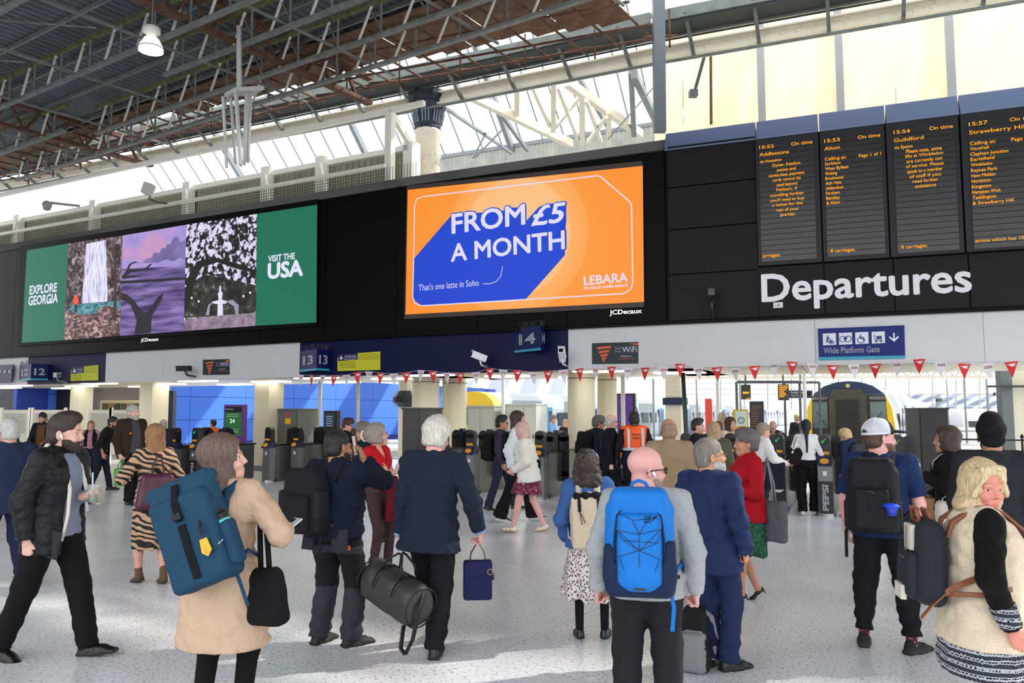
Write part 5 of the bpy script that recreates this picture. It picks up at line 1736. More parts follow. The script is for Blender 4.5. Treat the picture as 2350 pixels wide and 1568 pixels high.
        for ax in range(3):
            o = [q for q in range(3) if q != ax]
            A = [slice(None)] * 3; B = [slice(None)] * 3
            A[ax] = slice(0, n[ax] - 1); B[ax] = slice(1, n[ax])
            cr = ins[tuple(A)] != ins[tuple(B)]
            E = np.argwhere(cr)
            E = E[(E[:, o[0]] > 0) & (E[:, o[1]] > 0) & (E[:, o[0]] < n[o[0]] - 1) & (E[:, o[1]] < n[o[1]] - 1)]
            if not len(E): continue
            q = []
            for (u, v) in ((1, 1), (0, 1), (0, 0), (1, 0)):
                T = E.copy(); T[:, o[0]] -= u; T[:, o[1]] -= v
                q.append(idx[T[:, 0], T[:, 1], T[:, 2]])
            q = np.stack(q, 1)
            fl = ins[E[:, 0], E[:, 1], E[:, 2]]
            if ax == 1: fl = ~fl
            q[~fl] = q[~fl][:, ::-1]
            F.append(q)
        F = np.concatenate(F)
        mi = s.m[I[:, 0], I[:, 1], I[:, 2]]
        c8 = np.stack([s.m[I[:, 0] + q[0], I[:, 1] + q[1], I[:, 2] + q[2]] for q in cor], 1)
        best = np.argmin(np.abs(val), 1)
        mi = c8[np.arange(len(I)), best]
        fm = mi[F[:, 0]]
        return P, F, fm
def build(name, fields, mats, parent, label=None, kind=None):
    """one object out of one or more fields"""
    Ps, Fs, Ms, n = [], [], [], 0
    for f in fields:
        r = f.mesh(name)
        if r is None: continue
        P, F, m = r
        Ps.append(P); Fs.append(F + n); Ms.append(m); n += len(P)
    if not Ps: return None
    mats = mats if isinstance(mats, (list, tuple)) else [mats]
    me = np_mesh(name, np.concatenate(Ps), np.concatenate(Fs), np.minimum(np.concatenate(Ms), len(mats) - 1))
    o = link_mesh(name, me, mats, parent, True)
    return tag(o, label=label, kind=kind)
def ik(a, b, l1, l2, hint):
    a, b = V3(a), V3(b)
    d = b - a; L = np.linalg.norm(d)
    if L > (l1 + l2) * .999:
        b = a + d / L * (l1 + l2) * .999; d = b - a; L = np.linalg.norm(d)
    u = d / L
    x = (l1 * l1 - l2 * l2 + L * L) / (2 * L)
    h = math.sqrt(max(l1 * l1 - x * x, 0))
    hv = V3(hint); hv = unit(hv - u * (hv @ u))
    return a + u * x + hv * h, b
def noise3(X, Y, Z, f, sd=0.0):
    return (np.sin(X * f + 1.3 * np.sin(Z * f * .8 + sd) + sd) * np.sin(Y * f * 1.1 + 1.7 * np.sin(X * f * .7 + 2 + sd)) * np.cos(Z * f * .9 + 1.1 * np.sin(Y * f * .9 + sd)))
SKIN = {'pale': (226, 178, 160), 'fair': (214, 160, 138), 'tan': (190, 136, 108), 'olive': (168, 118, 90), 'brown': (112, 74, 54), 'dark': (70, 46, 36), 'red': (214, 138, 120), 'pink': (222, 165, 158)}
def skin_mat(k): return M(SKIN[k], .5, bump=.05, scale=220, var=.06)
def hair_mat(c): return M(c, .55, bump=.6, scale=120, var=.35, stretch=(1, 1, .12))
eye_w = M((215, 208, 204), .3); eye_d = M((30, 22, 18), .2)
class Person:
    """a figure standing at foot point (px, py) of the photograph, crown at ytop; rot: 0 = seen from behind, 90 = facing right, 180 = facing the viewer"""
    def __init__(s, label, px, pyfoot, ytop, rot=0, skin='fair', lean=(0, 0), twist=0, head=(0, 0, 0), feet=None, armL=None, armR=None,
                 w=1.0, belly=0.0, sex='m', hgt=None, loc=None, drop=0.0, group=None, q=None, elbL=None, elbR=None, toe=(8, 8), heel=(0, 0), hcol=(50, 38, 30)):
        g = at_z(px, pyfoot, 0) if loc is None else Vector(loc)
        s.g = g
        Ht = hgt or at_y(px, ytop, g.y).z + 0.0
        s.H = Ht; s.k = Ht / 1.75; k = s.k
        s.dist = g.y
        s.w = w; s.sex = sex; s.belly = belly; s.skin = skin
        s.q = q or (0 if g.y < 7.5 else 1 if g.y < 11 else 2 if g.y < 19 else 3)
        s.hv = (.0115, .014, .018, .03)[s.q]
        s.rz = math.radians(-rot) + math.atan2(-g.x, g.y) * 0
        s.e = empty('person', g, s.rz, label=label, cat='person', group=group)
        s.hcol = hcol
        # ---- skeleton, local: +y forward, +x to the figure's right
        RL = RX(-lean[0]) @ RY(lean[1]); RT = RZ(-twist)
        s.RL = RL
        pel = V3(0, 0, .535 * Ht - drop)
        s.pel = pel
        s.Rt = RL @ RT                                  # torso frame
        s.T = lambda x, y, z: pel + s.Rt @ V3(x * k, y * k, z * k)
        sw = (.168 if sex == 'm' else .148) * w
        s.neck = s.T(0, -.01, .50)
        s.shR = s.T(sw, -.01, .445); s.shL = s.T(-sw, -.01, .445)
        s.hw = (.088 if sex == 'm' else .092) * (1 + (w - 1) * .6)
        s.hpR = pel + V3(s.hw * k, 0, -.02 * k); s.hpL = pel + V3(-s.hw * k, 0, -.02 * k)
        feet = feet or [(.11, .02), (-.11, -.02)]        # right, left
        s.feet = []
        for i, (hp, ft) in enumerate(((s.hpR, feet[0]), (s.hpL, feet[1]))):
            an = V3(ft[0] * k, ft[1] * k, .085 * k + (ft[2] * k if len(ft) > 2 else 0))
            yaw = (-toe[0] if i == 0 else toe[1])
            kn, an = ik(hp, an, .435 * k, .42 * k, (.12 if i == 0 else -.12, 1, .0))
            s.feet.append((hp, kn, an, yaw, heel[i] if i < len(heel) else 0))
        # head: yaw (positive = to its right), pitch (positive = up), roll
        s.Rh = RL @ RT @ RZ(-head[0]) @ RX(head[1]) @ RY(head[2])
        if abs(lean[0]) > 12: s.Rh = RX(-lean[0] * .4) @ RZ(-twist - head[0]) @ RX(head[1]) @ RY(head[2])
        s.hc = s.neck + s.RL @ V3(0, .015 * k, .08 * k) + s.Rh @ V3(0, .01 * k, .050 * k)
        s.hs = k * 1.13
        s.arms = {}
        for sd, sh, tg, eh in ((1, s.shR, armR, elbR), (-1, s.shL, armL, elbL)):
            if tg is None: tg = (sd * .06, .06, -.54)
            wr = sh + s.Rt @ (V3(tg[:3]) * k)
            hint = s.Rt @ V3(eh if eh is not None else (sd * .5, -1, -.3))
            el, wr = ik(sh, wr, .30 * k, .265 * k, hint)
            s.arms[sd] = (sh, el, wr)
        s.skm = skin_mat(skin)
        s.parts = {}
    # ---------------------------------------------------------------- body
    def head_field(s):
        k, R, c = s.hs, s.Rh, s.hc
        fm = .94 if s.sex == 'f' else 1.0
        P = lambda x, y, z: c + R @ (V3(x, y, z) * k)
        h = (.0055, .0075, .0095, .013)[s.q]
        F = Field(c - .17 * k, c + .17 * k, h)
        F.ell(P(0, -.012, .04), V3(.073 * fm, .093, .083) * k, R, k=.01)
        F.ell(P(0, .022, -.035), V3(.058 * fm, .068, .078) * k, R, k=.03)
        F.ell(P(0, .058, -.088), V3(.034 * fm, .026, .026) * k, R, k=.03)
        F.cone(P(0, -.025, -.05), s.neck + s.RL @ V3(0, -.01, -.02) * k, (.052 if s.sex == 'm' else .045) * k * (1 + (s.w - 1) * .6), (.064 if s.sex == 'm' else .052) * k, k=.02)
        if s.q < 3:
            for sd in (-1, 1):
                F.ell(P(sd * .03, .097, .0), V3(.017, .012, .011) * k, R, k=.012, op='sub')
                F.ell(P(sd * .038, .066, -.032), V3(.022, .018, .02) * k, R, k=.02)
                F.cone(P(sd * .012, .083, .019), P(sd * .046, .070, .018), .009 * k, .008 * k, k=.012)
            F.cone(P(0, .084, .006), P(0, .102, -.028), .008 * k, .010 * k, k=.014)
            for sd in (-1, 1): F.ell(P(sd * .010, .092, -.033), V3(.007, .008, .006) * k, R, k=.008)
            F.ell(P(0, .082, -.064), V3(.023, .012, .006) * k, R, k=.006, mat=1)
            F.ell(P(0, .080, -.074), V3(.019, .012, .007) * k, R, k=.006, mat=1)
            for sd in (-1, 1):
                F.cone(P(sd * .019, .0735, .0085), P(sd * .041, .068, .007), .0052 * k, .0045 * k, k=.005)
                F.cone(P(sd * .019, .072, -.0085), P(sd * .040, .067, -.0085), .0050 * k, .0042 * k, k=.006)
        for sd in (-1, 1):
            Re = R @ RZ(sd * 18)
            F.ell(P(sd * .077 * fm, -.012, -.008), V3(.008, .018, .031) * k, Re, k=.006)
            if s.q < 2: F.ell(P(sd * .085 * fm, -.006, -.006), V3(.005, .009, .018) * k, Re, k=.004, op='sub')
        return F
    def hand_field(s, sd, pose='relax', palm=None, dirv=None):
        sh, el, wr = s.arms[sd]
        k = s.k * (1 if s.sex == 'm' else .92)
        d = unit(dirv) if dirv is not None else unit(wr - el)
        n = V3(palm) if palm is not None else s.Rt @ V3(-sd, .0, 0.0)     # palm normal
        n = unit(n - d * (n @ d))
        a = np.cross(d, n) * 1.0                                         # across the palm
        th = a if (a @ (s.Rt @ V3(0, 1, .25))) > 0 else -a                # thumb side forward / up
        h = (.0045, .006, .0085, .012)[s.q]
        F = Field(wr - .2 * k, wr + .2 * k, h)
        F.cone(wr - d * .06 * k, wr + d * .01 * k, .029 * k, .026 * k, k=.01)
        F.cone(wr + d * .02 * k + th * .008 * k, wr + d * .075 * k + th * .012 * k, .026 * k, .024 * k, k=.015, fl=(n, .55))
        F.cone(wr + d * .02 * k - th * .010 * k, wr + d * .07 * k - th * .022 * k, .022 * k, .020 * k, k=.015, fl=(n, .6))
        cur = {'relax': (22, 28, 22), 'grip': (72, 80, 50), 'hold': (40, 52, 38), 'cup': (52, 62, 45), 'flat': (5, 8, 5), 'fist': (80, 90, 60), 'phone': (28, 42, 30)}[pose]
        ls = ((.040, .026, .020), (.044, .029, .022), (.041, .027, .021), (.033, .021, .018))
        for i in range(4):
            off = .028 - i * .0185
            p = wr + d * (.082 - abs(i - 1) * .004) * k + th * off * k
            v = unit(d + th * (off * .9))
            ang = 0
            r = (.0092, .0095, .009, .008)[i] * k
            for j in range(3):
                ang = cur[j] + (i * 3 if pose == 'relax' else 0)
                ax = np.cross(v, n)
                v = unit(rotm(ax, math.radians(ang)) @ v)
                q = p + v * ls[i][j] * k
                F.cone(p, q, r * (1 - .08 * j), r * (.92 - .08 * j), k=.004)
                p = q
        # thumb leaves the side of the palm
        p = wr + d * .02 * k + th * .026 * k
        tv = {'relax': .75, 'grip': .5, 'fist': .5, 'hold': .8, 'cup': .85, 'flat': .9, 'phone': .7}[pose]
        v = unit(d * (1 - tv * .3) + th * tv + n * .35)
        for j, (L, r) in enumerate(((.04, .0125), (.032, .0105), (.026, .0095))):
            q = p + v * L * k
            F.cone(p, q, r * k, r * .9 * k, k=.006)
            p = q
            v = unit(v + d * .35 + n * (.5 if pose in ('grip', 'fist', 'hold', 'phone') else .1) - th * (.35 if pose in ('grip', 'fist') else .1))
        s.grip = getattr(s, 'grip', {})
        s.grip[sd] = wr + d * .085 * k + n * .028 * k
        s.gn = n; s.gd = d
        return F
    def body(s, hands=('relax', 'relax'), palms=(None, None), dirs=(None, None), bare_arms=False, bare_legs=False, sk=1.0, legs=True):
        k = s.k
        fs = [s.head_field()]
        pts = [s.neck, s.shL, s.shR] + [q for a in s.arms.values() for q in a] + [q for f in s.feet for q in f[:3]]
        lo, hi = np.min(pts, 0) - .16 * k, np.max(pts, 0) + .16 * k
        lo[2] = max(lo[2], .03)
        F = Field(lo, hi, s.hv if (bare_arms or bare_legs) else max(.02, s.hv))
        s.torso(F, -.012)
        for sd in (1, -1):
            sh, el, wr = s.arms[sd]
            f_ = 1.0 if bare_arms else .8
            F.cone(sh, el, .046 * k * s.w * f_, .038 * k * s.w * f_, k=.03)
            F.cone(el, wr, .040 * k * f_, .027 * k * f_, k=.02)
            if bare_arms: F.cone(el + (wr - el) * .12, el + (wr - el) * .45, .041 * k, .036 * k, k=.02)
        for (hp, kn, an, yaw, heel) in s.feet:
            f_ = 1.0 if bare_legs else .8
            F.cone(hp, kn, .078 * k * f_, .055 * k * f_, k=.03)
            F.cone(kn, an, .052 * k * f_, .036 * k * f_, k=.03)
            if bare_legs:
                bk = unit(np.cross(kn - an, (1, 0, 0)))
                F.cone(kn + (an - kn) * .15 - V3(0, .014, 0) * k, kn + (an - kn) * .5 - V3(0, .012, 0) * k, .052 * k, .042 * k, k=.03)
        fs.append(F)
        for i, sd in enumerate((-1, 1)):
            if hands[i]: fs.append(s.hand_field(sd, hands[i], palms[i], dirs[i]))
        hm = hair_mat(s.hcol)
        lip = M(tuple(int(v * .82) if j else int(v * .95) for j, v in enumerate(SKIN[s.skin])), .4)
        s.bodyo = build('body', fs, [s.skm, lip], s.e)
        if s.q < 3:
            P = lambda x, y, z: Vector(s.hc + s.Rh @ (V3(x, y, z) * s.hs))
            r_ = .0125 * s.hs
            for sd in (-1, 1):
                b = MB(); Q = MB()
                for (c0, rr, mi) in ((P(sd * .030, .0655, -.0005), r_, 0), (P(sd * .0305, .0715, -.0003), r_ * .62, 1)):
                    b.cur = mi
                    b.lathe([(rr * math.sin(a) + 1e-5, -rr * math.cos(a)) for a in np.linspace(0, math.pi, 9)], 12, c0)
                Q.tube([P(sd * .013, .084, .018), P(sd * .026, .085, .023), P(sd * .046, .073, .019)], [.0022 * s.hs, .004 * s.hs, .0022 * s.hs], 6)
                b.obj('eye', [eye_w, eye_d], s.e, True)
                Q.obj('eyebrow', hm, s.e, True)
        return s
    def torso(s, F, t, z0=-.06, k_=.03, mat=0, belly=None, chest=True, flare=0):
        k, w = s.k, s.w
        m = s.sex == 'm'
        b = s.belly if belly is None else belly
        st = []
        hip, wst, cst, shd = (.155, .142, .165, .15) if m else (.165, .128, .148, .132)
        for z, rx, ry, yo in ((z0, hip + flare, .11 + flare * .6, -.005), (.03, hip + .002, .112 + b * .3, -.005 + b * .2), (.13, wst + b * .35, .100 + b * .8, .0 + b * .4), (.22, wst + .005 + b * .25, .102 + b * .6, .005 + b * .3), (.33, cst, .112 + b * .1, .0), (.40, cst * .97, .103, -.008), (.445, shd * .76, .084, -.012), (.475, shd * .52, .066, -.012), (.51, .058, .052, -.012)):
            st.append((s.T(0, yo, z), (rx * w + t) * k, (ry * (1 + (w - 1) * .8) + t) * k))
        if z0 >= .03: st = [q for i, q in enumerate(st) if i > 0]
        F.loft(st, s.Rt @ V3(1, 0, 0), k=k_, mat=mat, p=2.4)
        for sd, sh in ((1, s.shR), (-1, s.shL)):
            F.cone(s.T(sd * .06, -.01, .478), sh, (.032 + t * .7) * k, (.048 + t * .55) * k * (1 + (w - 1) * .5), k=.04, mat=mat)
        if not m and chest:
            for sd in (1, -1):
                F.ell(s.T(sd * .062 * w, .082, .325), V3(.062 + t, .055 + t, .06 + t) * k * (1 + (w - 1) * .5), s.Rt, k=.04, mat=mat)
        return F
    # ---------------------------------------------------------------- clothes
    def top(s, name, mats, t=.02, hem=-.02, sleeve=1.0, collar=None, openf=None, sw=1.0, flare=0.0, folds=.006, neckz=.50, cuff=None, vneck=None, belly=None, hemk=0, label=None, extra=None, ff=26, cutaway=None):
        """t: thickness over the body; hem: height of the hem above the pelvis; sleeve: 0..1; openf: width of the open front"""
        k, w = s.k, s.w
        pts = [s.neck, s.shL, s.shR, s.T(0, 0, hem - .02)]
        for sd in (1, -1):
            sh, el, wr = s.arms[sd]
            if sleeve > .0: pts.append(el if sleeve <= .5 else wr)
        pad = (.19 + t + flare) * k * max(w, 1) + s.belly * .5
        lo, hi = np.min(pts, 0) - pad, np.max(pts, 0) + pad
        lo[2] = s.T(0, 0, hem)[2] - .10 * k
        hi[2] = max(s.neck[2] + .08 * k, max(p[2] for p in pts) + .08)
        F = Field(lo, hi, s.hv)
        m = s.sex == 'm'
        s.torso(F, t, z0=min(-.03, hem), belly=belly, flare=flare)
        if hem < -.06:
            a = .165 if not m else .158
            F.loft([(s.T(0, 0, hem), (a * w + t + flare + .02) * k, (.125 * w + t + flare) * k), (s.T(0, -.005, .02), (a * w + t) * k, (.115 * w + t + s.belly * .3) * k)], s.Rt @ V3(1, 0, 0), k=.02)
        G = Field(lo, hi, s.hv)
        if sleeve > 0:
            F0, F = F, G
            for sd in (1, -1):
                sh, el, wr = s.arms[sd]
                if sleeve <= .5:
                    e = sh + (el - sh) * (sleeve / .5)
                    F.cone(sh, e, (.053 + t * .7) * k * w, (.048 + t * .8) * k * w * sw, k=.035)
                else:
                    F.cone(sh, el, (.051 + t * .65) * k * w, (.043 + t * .75) * k * w * sw, k=.035)
                    e = el + (wr - el) * ((sleeve - .5) / .5)
                    F.cone(el, e, (.043 + t * .75) * k * sw, (.030 + t * .75) * k * sw, k=.02)
            F = F0
        if collar == 'shirt' or collar == 'lapel':
            F.loft([(s.neck + s.Rt @ V3(0, -.012, -.045) * k, (.074 + t * .3) * k, (.066 + t * .3) * k), (s.neck + s.Rt @ V3(0, -.012, .035) * k, (.062 + t * .2) * k, (.056 + t * .2) * k)], s.Rt @ V3(1, 0, 0), k=.012)
        elif collar == 'high':
            F.loft([(s.neck + s.Rt @ V3(0, -.008, -.05) * k, .088 * k, .078 * k), (s.neck + s.Rt @ V3(0, -.004, .055) * k, .070 * k, .068 * k)], s.Rt @ V3(1, 0, 0), k=.015)
        elif collar == 'hood':
            F.ell(s.neck + s.Rt @ V3(0, -.085, .01) * k, V3(.10, .055, .065) * k, s.Rt, k=.03)
            F.loft([(s.neck + s.Rt @ V3(0, -.02, -.04) * k, .10 * k, .09 * k), (s.neck + s.Rt @ V3(0, -.02, .045) * k, .092 * k, .085 * k)], s.Rt @ V3(1, 0, 0), k=.02)
        elif collar == 'crew':
            F.loft([(s.neck + s.Rt @ V3(0, -.01, -.05) * k, .08 * k, .07 * k), (s.neck + s.Rt @ V3(0, -.008, .01) * k, .068 * k, .06 * k)], s.Rt @ V3(1, 0, 0), k=.015)
        if extra: extra(s, F)
        # folds
        if folds:
            sd_ = s.g.x * 3.1
            wf_ = lambda X, Y, Z: folds * (.7 * noise3(X, Y, Z, ff * .7, sd_) - 1.3 * np.abs(noise3(X * 1.1, Y, Z * 1.5 + .3 * X, ff, sd_ + 2)) ** .7 + .35)
            F.warp(wf_); G.warp(lambda X, Y, Z: 1.3 * wf_(X, Y, Z))
        # neck opening
        ntop = s.neck + s.Rt @ V3(0, 0, neckz - .50 + (.09 if collar in ('high', 'hood') else .045)) * k
        nn = s.Rt @ V3(0, -.35, 1); nn = unit(nn)
        if collar is None or collar == 'crew':
            q = s.neck + s.Rt @ V3(0, 0, .005 if collar is None else .02) * k
            F.cone(q + s.Rt @ V3(0, .0, .3) * k, q, .08 * k, (.066 if collar is None else .058) * k, k=.006, op='sub')
        else:
            q = s.neck + s.Rt @ V3(0, .005, .0) * k
            F.cone(q + s.Rt @ V3(0, .01, .3) * k, q, .08 * k, .052 * k, k=.006, op='sub')
        # hem plane and cuffs
        hz = s.T(0, 0, hem); ax = s.Rt @ V3(0, -hemk, 1); ax = unit(ax)
        def hemf(X, Y, Z): return -((X - hz[0]) * ax[0] + (Y - hz[1]) * ax[1] + (Z - hz[2]) * ax[2])
        F.cut(hemf)
        if sleeve > 0:
            for sd in (1, -1):
                sh, el, wr = s.arms[sd]
                if sleeve <= .5: e = sh + (el - sh) * (sleeve / .5); dv = unit(el - sh)
                else: e = el + (wr - el) * ((sleeve - .5) / .5); dv = unit(wr - el)
                G.box(e + dv * .15 * k, (.10 * k, .10 * k, .148 * k), .005, s.frame(dv), k=.0, op='sub')
            kk = .035
            g = np.maximum(kk - np.abs(F.d - G.d), 0) / kk
            F.m = np.where(G.d < F.d, G.m, F.m)
            F.d = np.minimum(F.d, G.d) - g * g * kk * .25 * (F.ax[2][None, None, :] > s.T(0, 0, .28)[2])
        if openf is not None:
            w0, w1 = openf           # width at the hem, at the neck
            a0 = s.T(0, .19, hem - .15); a1 = s.T(0, .16, .50)
            mid = [(a0, w0 * k, .19 * k), (a1, w1 * k, .17 * k)]
            F.loft(mid, s.Rt @ V3(1, 0, 0), k=.004, op='sub', p=3)
        if vneck:
            F.loft([(s.T(0, .17, .50 - vneck), .004, .12 * k), (s.T(0, .10, .54), .075 * k, .13 * k)], s.Rt @ V3(1, 0, 0), k=.004, op='sub', p=3)
        if cutaway: cutaway(s, F)
        o = build(name, [F], mats, s.e, label)
        return o
    def frame(s, d):
        d = unit(d); a = np.cross(d, (0, 0, 1)); a = unit(a if np.linalg.norm(a) > .1 else np.cross(d, (1, 0, 0)))
        return np.stack([a, np.cross(d, a), d], 1)
    def trousers(s, mats, t=.018, name='trousers', hemw=.062, kneew=.072, top=.06, folds=.006, length=1.0, tone=None, flare=0, label=None):
        k, w = s.k, s.w
        pts = [s.T(0, 0, top)] + [q for f in s.feet for q in f[:3]]
        lo, hi = np.min(pts, 0) - .2 * k * max(1, w), np.max(pts, 0) + .2 * k * max(1, w)
        hi[2] = s.T(0, 0, top)[2] + .03; lo[2] = min(f[2][2] for f in s.feet) - .06 * k
        F = Field(lo, hi, s.hv)
        a = .155 if s.sex == 'm' else .165
        F.loft([(s.pel + V3(0, -.012, -.10) * k, (a * w + t - .01) * k, (.115 * w + t) * k), (s.pel + V3(0, -.01, .02) * k, (a * w + t) * k, (.112 * w + t + s.belly * .3) * k), (s.T(0, 0, top), (a * w - .012 + t + s.belly * .2) * k, (.102 * w + t + s.belly * .5) * k)], s.RL @ V3(1, 0, 0), k=.03)
        for (hp, kn, an, yaw, heel) in s.feet:
            an2 = kn + (an - kn) * length
            F.cone(hp, kn, (.088 * w + t) * k, kneew * k, k=.04)
            F.cone(kn, an2, kneew * k, (hemw + flare) * k, k=.03)
        sd_ = s.g.x * 2.7
        if folds: F.warp(lambda X, Y, Z: folds * (noise3(X, Y, Z, 17, sd_) + .8 * np.sin(Z * 62 + 3 * np.sin(X * 20) + 3 * Y) * np.exp(-((Z - .12) / .13) ** 2) + - .9 * np.abs(noise3(X, Y, Z * 1.6, 27, sd_)) ** .7 + .3))
        for (hp, kn, an, yaw, heel) in s.feet:
            dv = unit(an - kn); e = kn + (an - kn) * (length + (.06 if length >= 1 else 0))
            F.box(e + dv * .12 * k, (.12 * k, .12 * k, .115 * k), .005, s.frame(dv), k=.0, op='sub')
        if tone: tone(s, F)
        return build(name, [F], mats, s.e, label)
    def skirt(s, mats, hem=-.45, top=.08, flare=.06, t=.02, folds=.008, name='skirt', label=None, nf=9, hemtilt=0.0):
        k, w = s.k, s.w
        z1 = s.pel[2] + hem * k
        mid = (s.feet[0][1] + s.feet[1][1]) / 2
        c1 = V3(mid[0] * .6, mid[1] * .8, z1)
        a = .165
        rad = (a * w + flare + .06) * k
        F = Field(V3(min(c1[0], 0) - rad, min(c1[1], s.pel[1]) - rad, z1 - .04), V3(max(c1[0], 0) + rad, max(c1[1], s.pel[1]) + rad, s.T(0, 0, top)[2] + .03), s.hv)
        F.loft([(c1, (a * w + flare) * k, (.125 * w + flare + abs(s.feet[0][1][1] - s.feet[1][1][1]) * .35) * k), (s.pel + V3(0, 0, -.06) * k, (a * w + t) * k, (.12 * w + t) * k), (s.T(0, 0, top), (a * w - .03 + t) * k, (.098 * w + t + s.belly * .4) * k)], (1, 0, 0), k=0, p=2.1)
        pz = s.pel[2]
        F.warp(lambda X, Y, Z: folds * np.clip((pz - Z) / .35, 0, 1.3) * np.sin(nf * np.arctan2(Y - c1[1], X - c1[0]) + 2 * np.sin(3 * Z)))
        return build(name, [F], mats, s.e, label)
    def shoes(s, mats, kind='shoe', socks=None):
        k = s.k * (1 if s.sex == 'm' else .9)
        for i, (hp, kn, an, yaw, heel) in enumerate(s.feet):
            R = RZ(yaw) @ RX(-heel)
            hh = .0
            P = lambda x, y, z: an + R @ (V3(x, y, z) * k)
            lift = -.085 if kind != 'heels' else -.085
            F = Field(P(0, .08, -.04) - .2 * k, P(0, .08, -.04) + .2 * k, max(.006, s.hv * .62))
            if kind == 'heels':
                F.cone(P(0, .02, -.035), P(0, .145, -.068), .03 * k, .026 * k, k=.02, fl=(R @ V3(0, 0, 1), .5))
                F.cone(P(0, .1, -.068), P(0, .175, -.072), .034 * k, .014 * k, k=.02, fl=(R @ V3(0, 0, 1), .4))
                F.cone(P(0, -.03, -.02), P(0, .02, -.03), .027 * k, .028 * k, k=.02)
                F.cone(P(0, -.045, -.03), P(0, -.05, -.082), .014 * k, .007 * k, k=.01)
                F.ell(P(0, .045, .015), V3(.026, .065, .035) * k, R, k=.01, op='sub')
            else:
                sole = .014 if kind in ('shoe', 'flat') else .02
                F.box(P(0, .068, lift + sole), V3(.043, .142, sole) * k, .013, R, k=.01, mat=1, taper=0)
                F.box(P(0, .068, lift + sole), V3(.05, .05, sole) * k, .013, R, k=.02, mat=1)
                F.cone(P(0, -.02, -.035), P(0, .12, -.052), .038 * k, .036 * k, k=.02, fl=(R @ V3(0, 0, 1), .9))
                F.cone(P(0, .1, -.052), P(0, .172, -.06), .04 * k, .026 * k, k=.02, fl=(R @ V3(0, 0, 1), .7))
                F.cone(P(0, -.035, -.045), P(0, -.02, -.01), .034 * k, .036 * k, k=.02)
                if kind == 'boot':
                    F.cone(P(0, -.01, -.03), P(0, -.012, .075), .042 * k, .045 * k, k=.02)
                    F.box(P(0, -.045, lift + .02), V3(.03, .03, .022) * k, .008, R, k=.004, mat=1)
                else:
                    F.ell(P(0, .0, .03), V3(.032, .045, .04) * k, R, k=.008, op='sub')
            zmin = .0
            build('shoe', [F], mats, s.e)
            if socks is not None:
                G = Field(an - .1 * k, an + .16 * k, max(.009, s.hv * .8))
                G.cone(an + V3(0, -.005, -.02) * k, an + (kn - an) * .28, .037 * k, .043 * k)
                build('sock', [G], socks, s.e)
    # ---------------------------------------------------------------- hair, beard, glasses
    def hair(s, style, col=None, label=None, L=.25):
        k, R, c = s.hs, s.Rh, s.hc
        col = col or s.hcol
        m = hair_mat(col)
        fm = .94 if s.sex == 'f' else 1.0
        P = lambda x, y, z: c + R @ (V3(x, y, z) * k)
        h = (.0065, .0085, .011, .015)[s.q]
        ext = L + .14 if style in ('long', 'bob', 'ponytail', 'curly', 'wavy') else .16
        F = Field(c - V3(.17, .19, ext) * k, c + V3(.17, .17, .18) * k, h)
        a = dict(short=.011, buzz=.005, crew=.014, bald=.004, long=.016, bob=.018, ponytail=.010, bun=.012, curly=.03, wavy=.02, side=.013, thick=.022)[style]
        ax_ = a * .4 if style == 'crew' else a
        F.ell(P(0, -.014, .042), V3(.073 * fm + ax_, .093 + ax_, .083 + a) * k, R, k=.0)
        if style in ('short', 'buzz', 'crew', 'side', 'thick', 'bald'):
            F.ell(P(0, -.045, -.025), V3(.068 * fm + a * .7, .06 + a * .5, .06) * k, R, k=.02)
            if style in ('crew', 'side', 'thick'): F.ell(P(0, .02, .10), V3(.056, .075, .038 + a * .6) * k, R, k=.02)
        if style == 'bun':
            F.ell(P(0, -.10, .05), V3(.045, .04, .045) * k, R, k=.015)
            F.ell(P(0, -.05, -.02), V3(.066, .06, .055) * k, R, k=.02)
        if style == 'ponytail':
            F.ell(P(0, -.05, -.02), V3(.066, .06, .055) * k, R, k=.02)
            F.cone(P(0, -.10, .03), P(0, -.125, -.05), .028 * k, .032 * k, k=.02)
            F.cone(P(0, -.125, -.05), P(.01, -.12, -.05 - L), .034 * k, .014 * k, k=.02)
        if style in ('long', 'bob', 'wavy', 'curly'):
            b = {'long': 0, 'bob': .006, 'wavy': .012, 'curly': .028}[style]
            dz = np.array([0, 0, -1.0])
            st = [(P(0, -.018, .05), (.078 + b) * k, (.088 + b) * k), (P(0, -.02, -.05), (.088 + b) * k, (.082 + b) * k)]
            e = P(0, -.02, -.05)
            st.append((e + dz * (L * .5) * k + s.Rt @ V3(0, -.02, 0) * k, (.094 + b * 1.3) * k, (.066 + b) * k))
            st.append((e + dz * L * k + s.Rt @ V3(0, -.035, 0) * k, (.082 + b) * k, (.04 + b) * k))
            F.loft(st, R @ V3(1, 0, 0), k=.02, p=2.2, capk=.05)
        # face and ears stay free
        front = .073 if style != 'bald' else .0
        F.cone(P(0, .165, .005), P(0, .165, -.40), .099 * k, .12 * k, k=.012, op='sub')
        F.ell(P(0, .125, .012), V3(.070, .078, .068) * k, R, k=.012, op='sub')
        if style in ('short', 'buzz', 'crew', 'side', 'bun', 'ponytail', 'thick'):
            F.ell(P(0, .052, -.055), V3(.15, .084, .084) * k, R, k=.012, op='sub')
            for sd in (-1, 1): F.ell(P(sd * .085, -.008, -.022), V3(.022, .026, .036) * k, R, k=.008, op='sub')
        if style in ('short', 'buzz', 'crew', 'side', 'thick'):
            F.ell(P(0, -.06, -.115), V3(.12, .12, .05) * k, R, k=.01, op='sub')
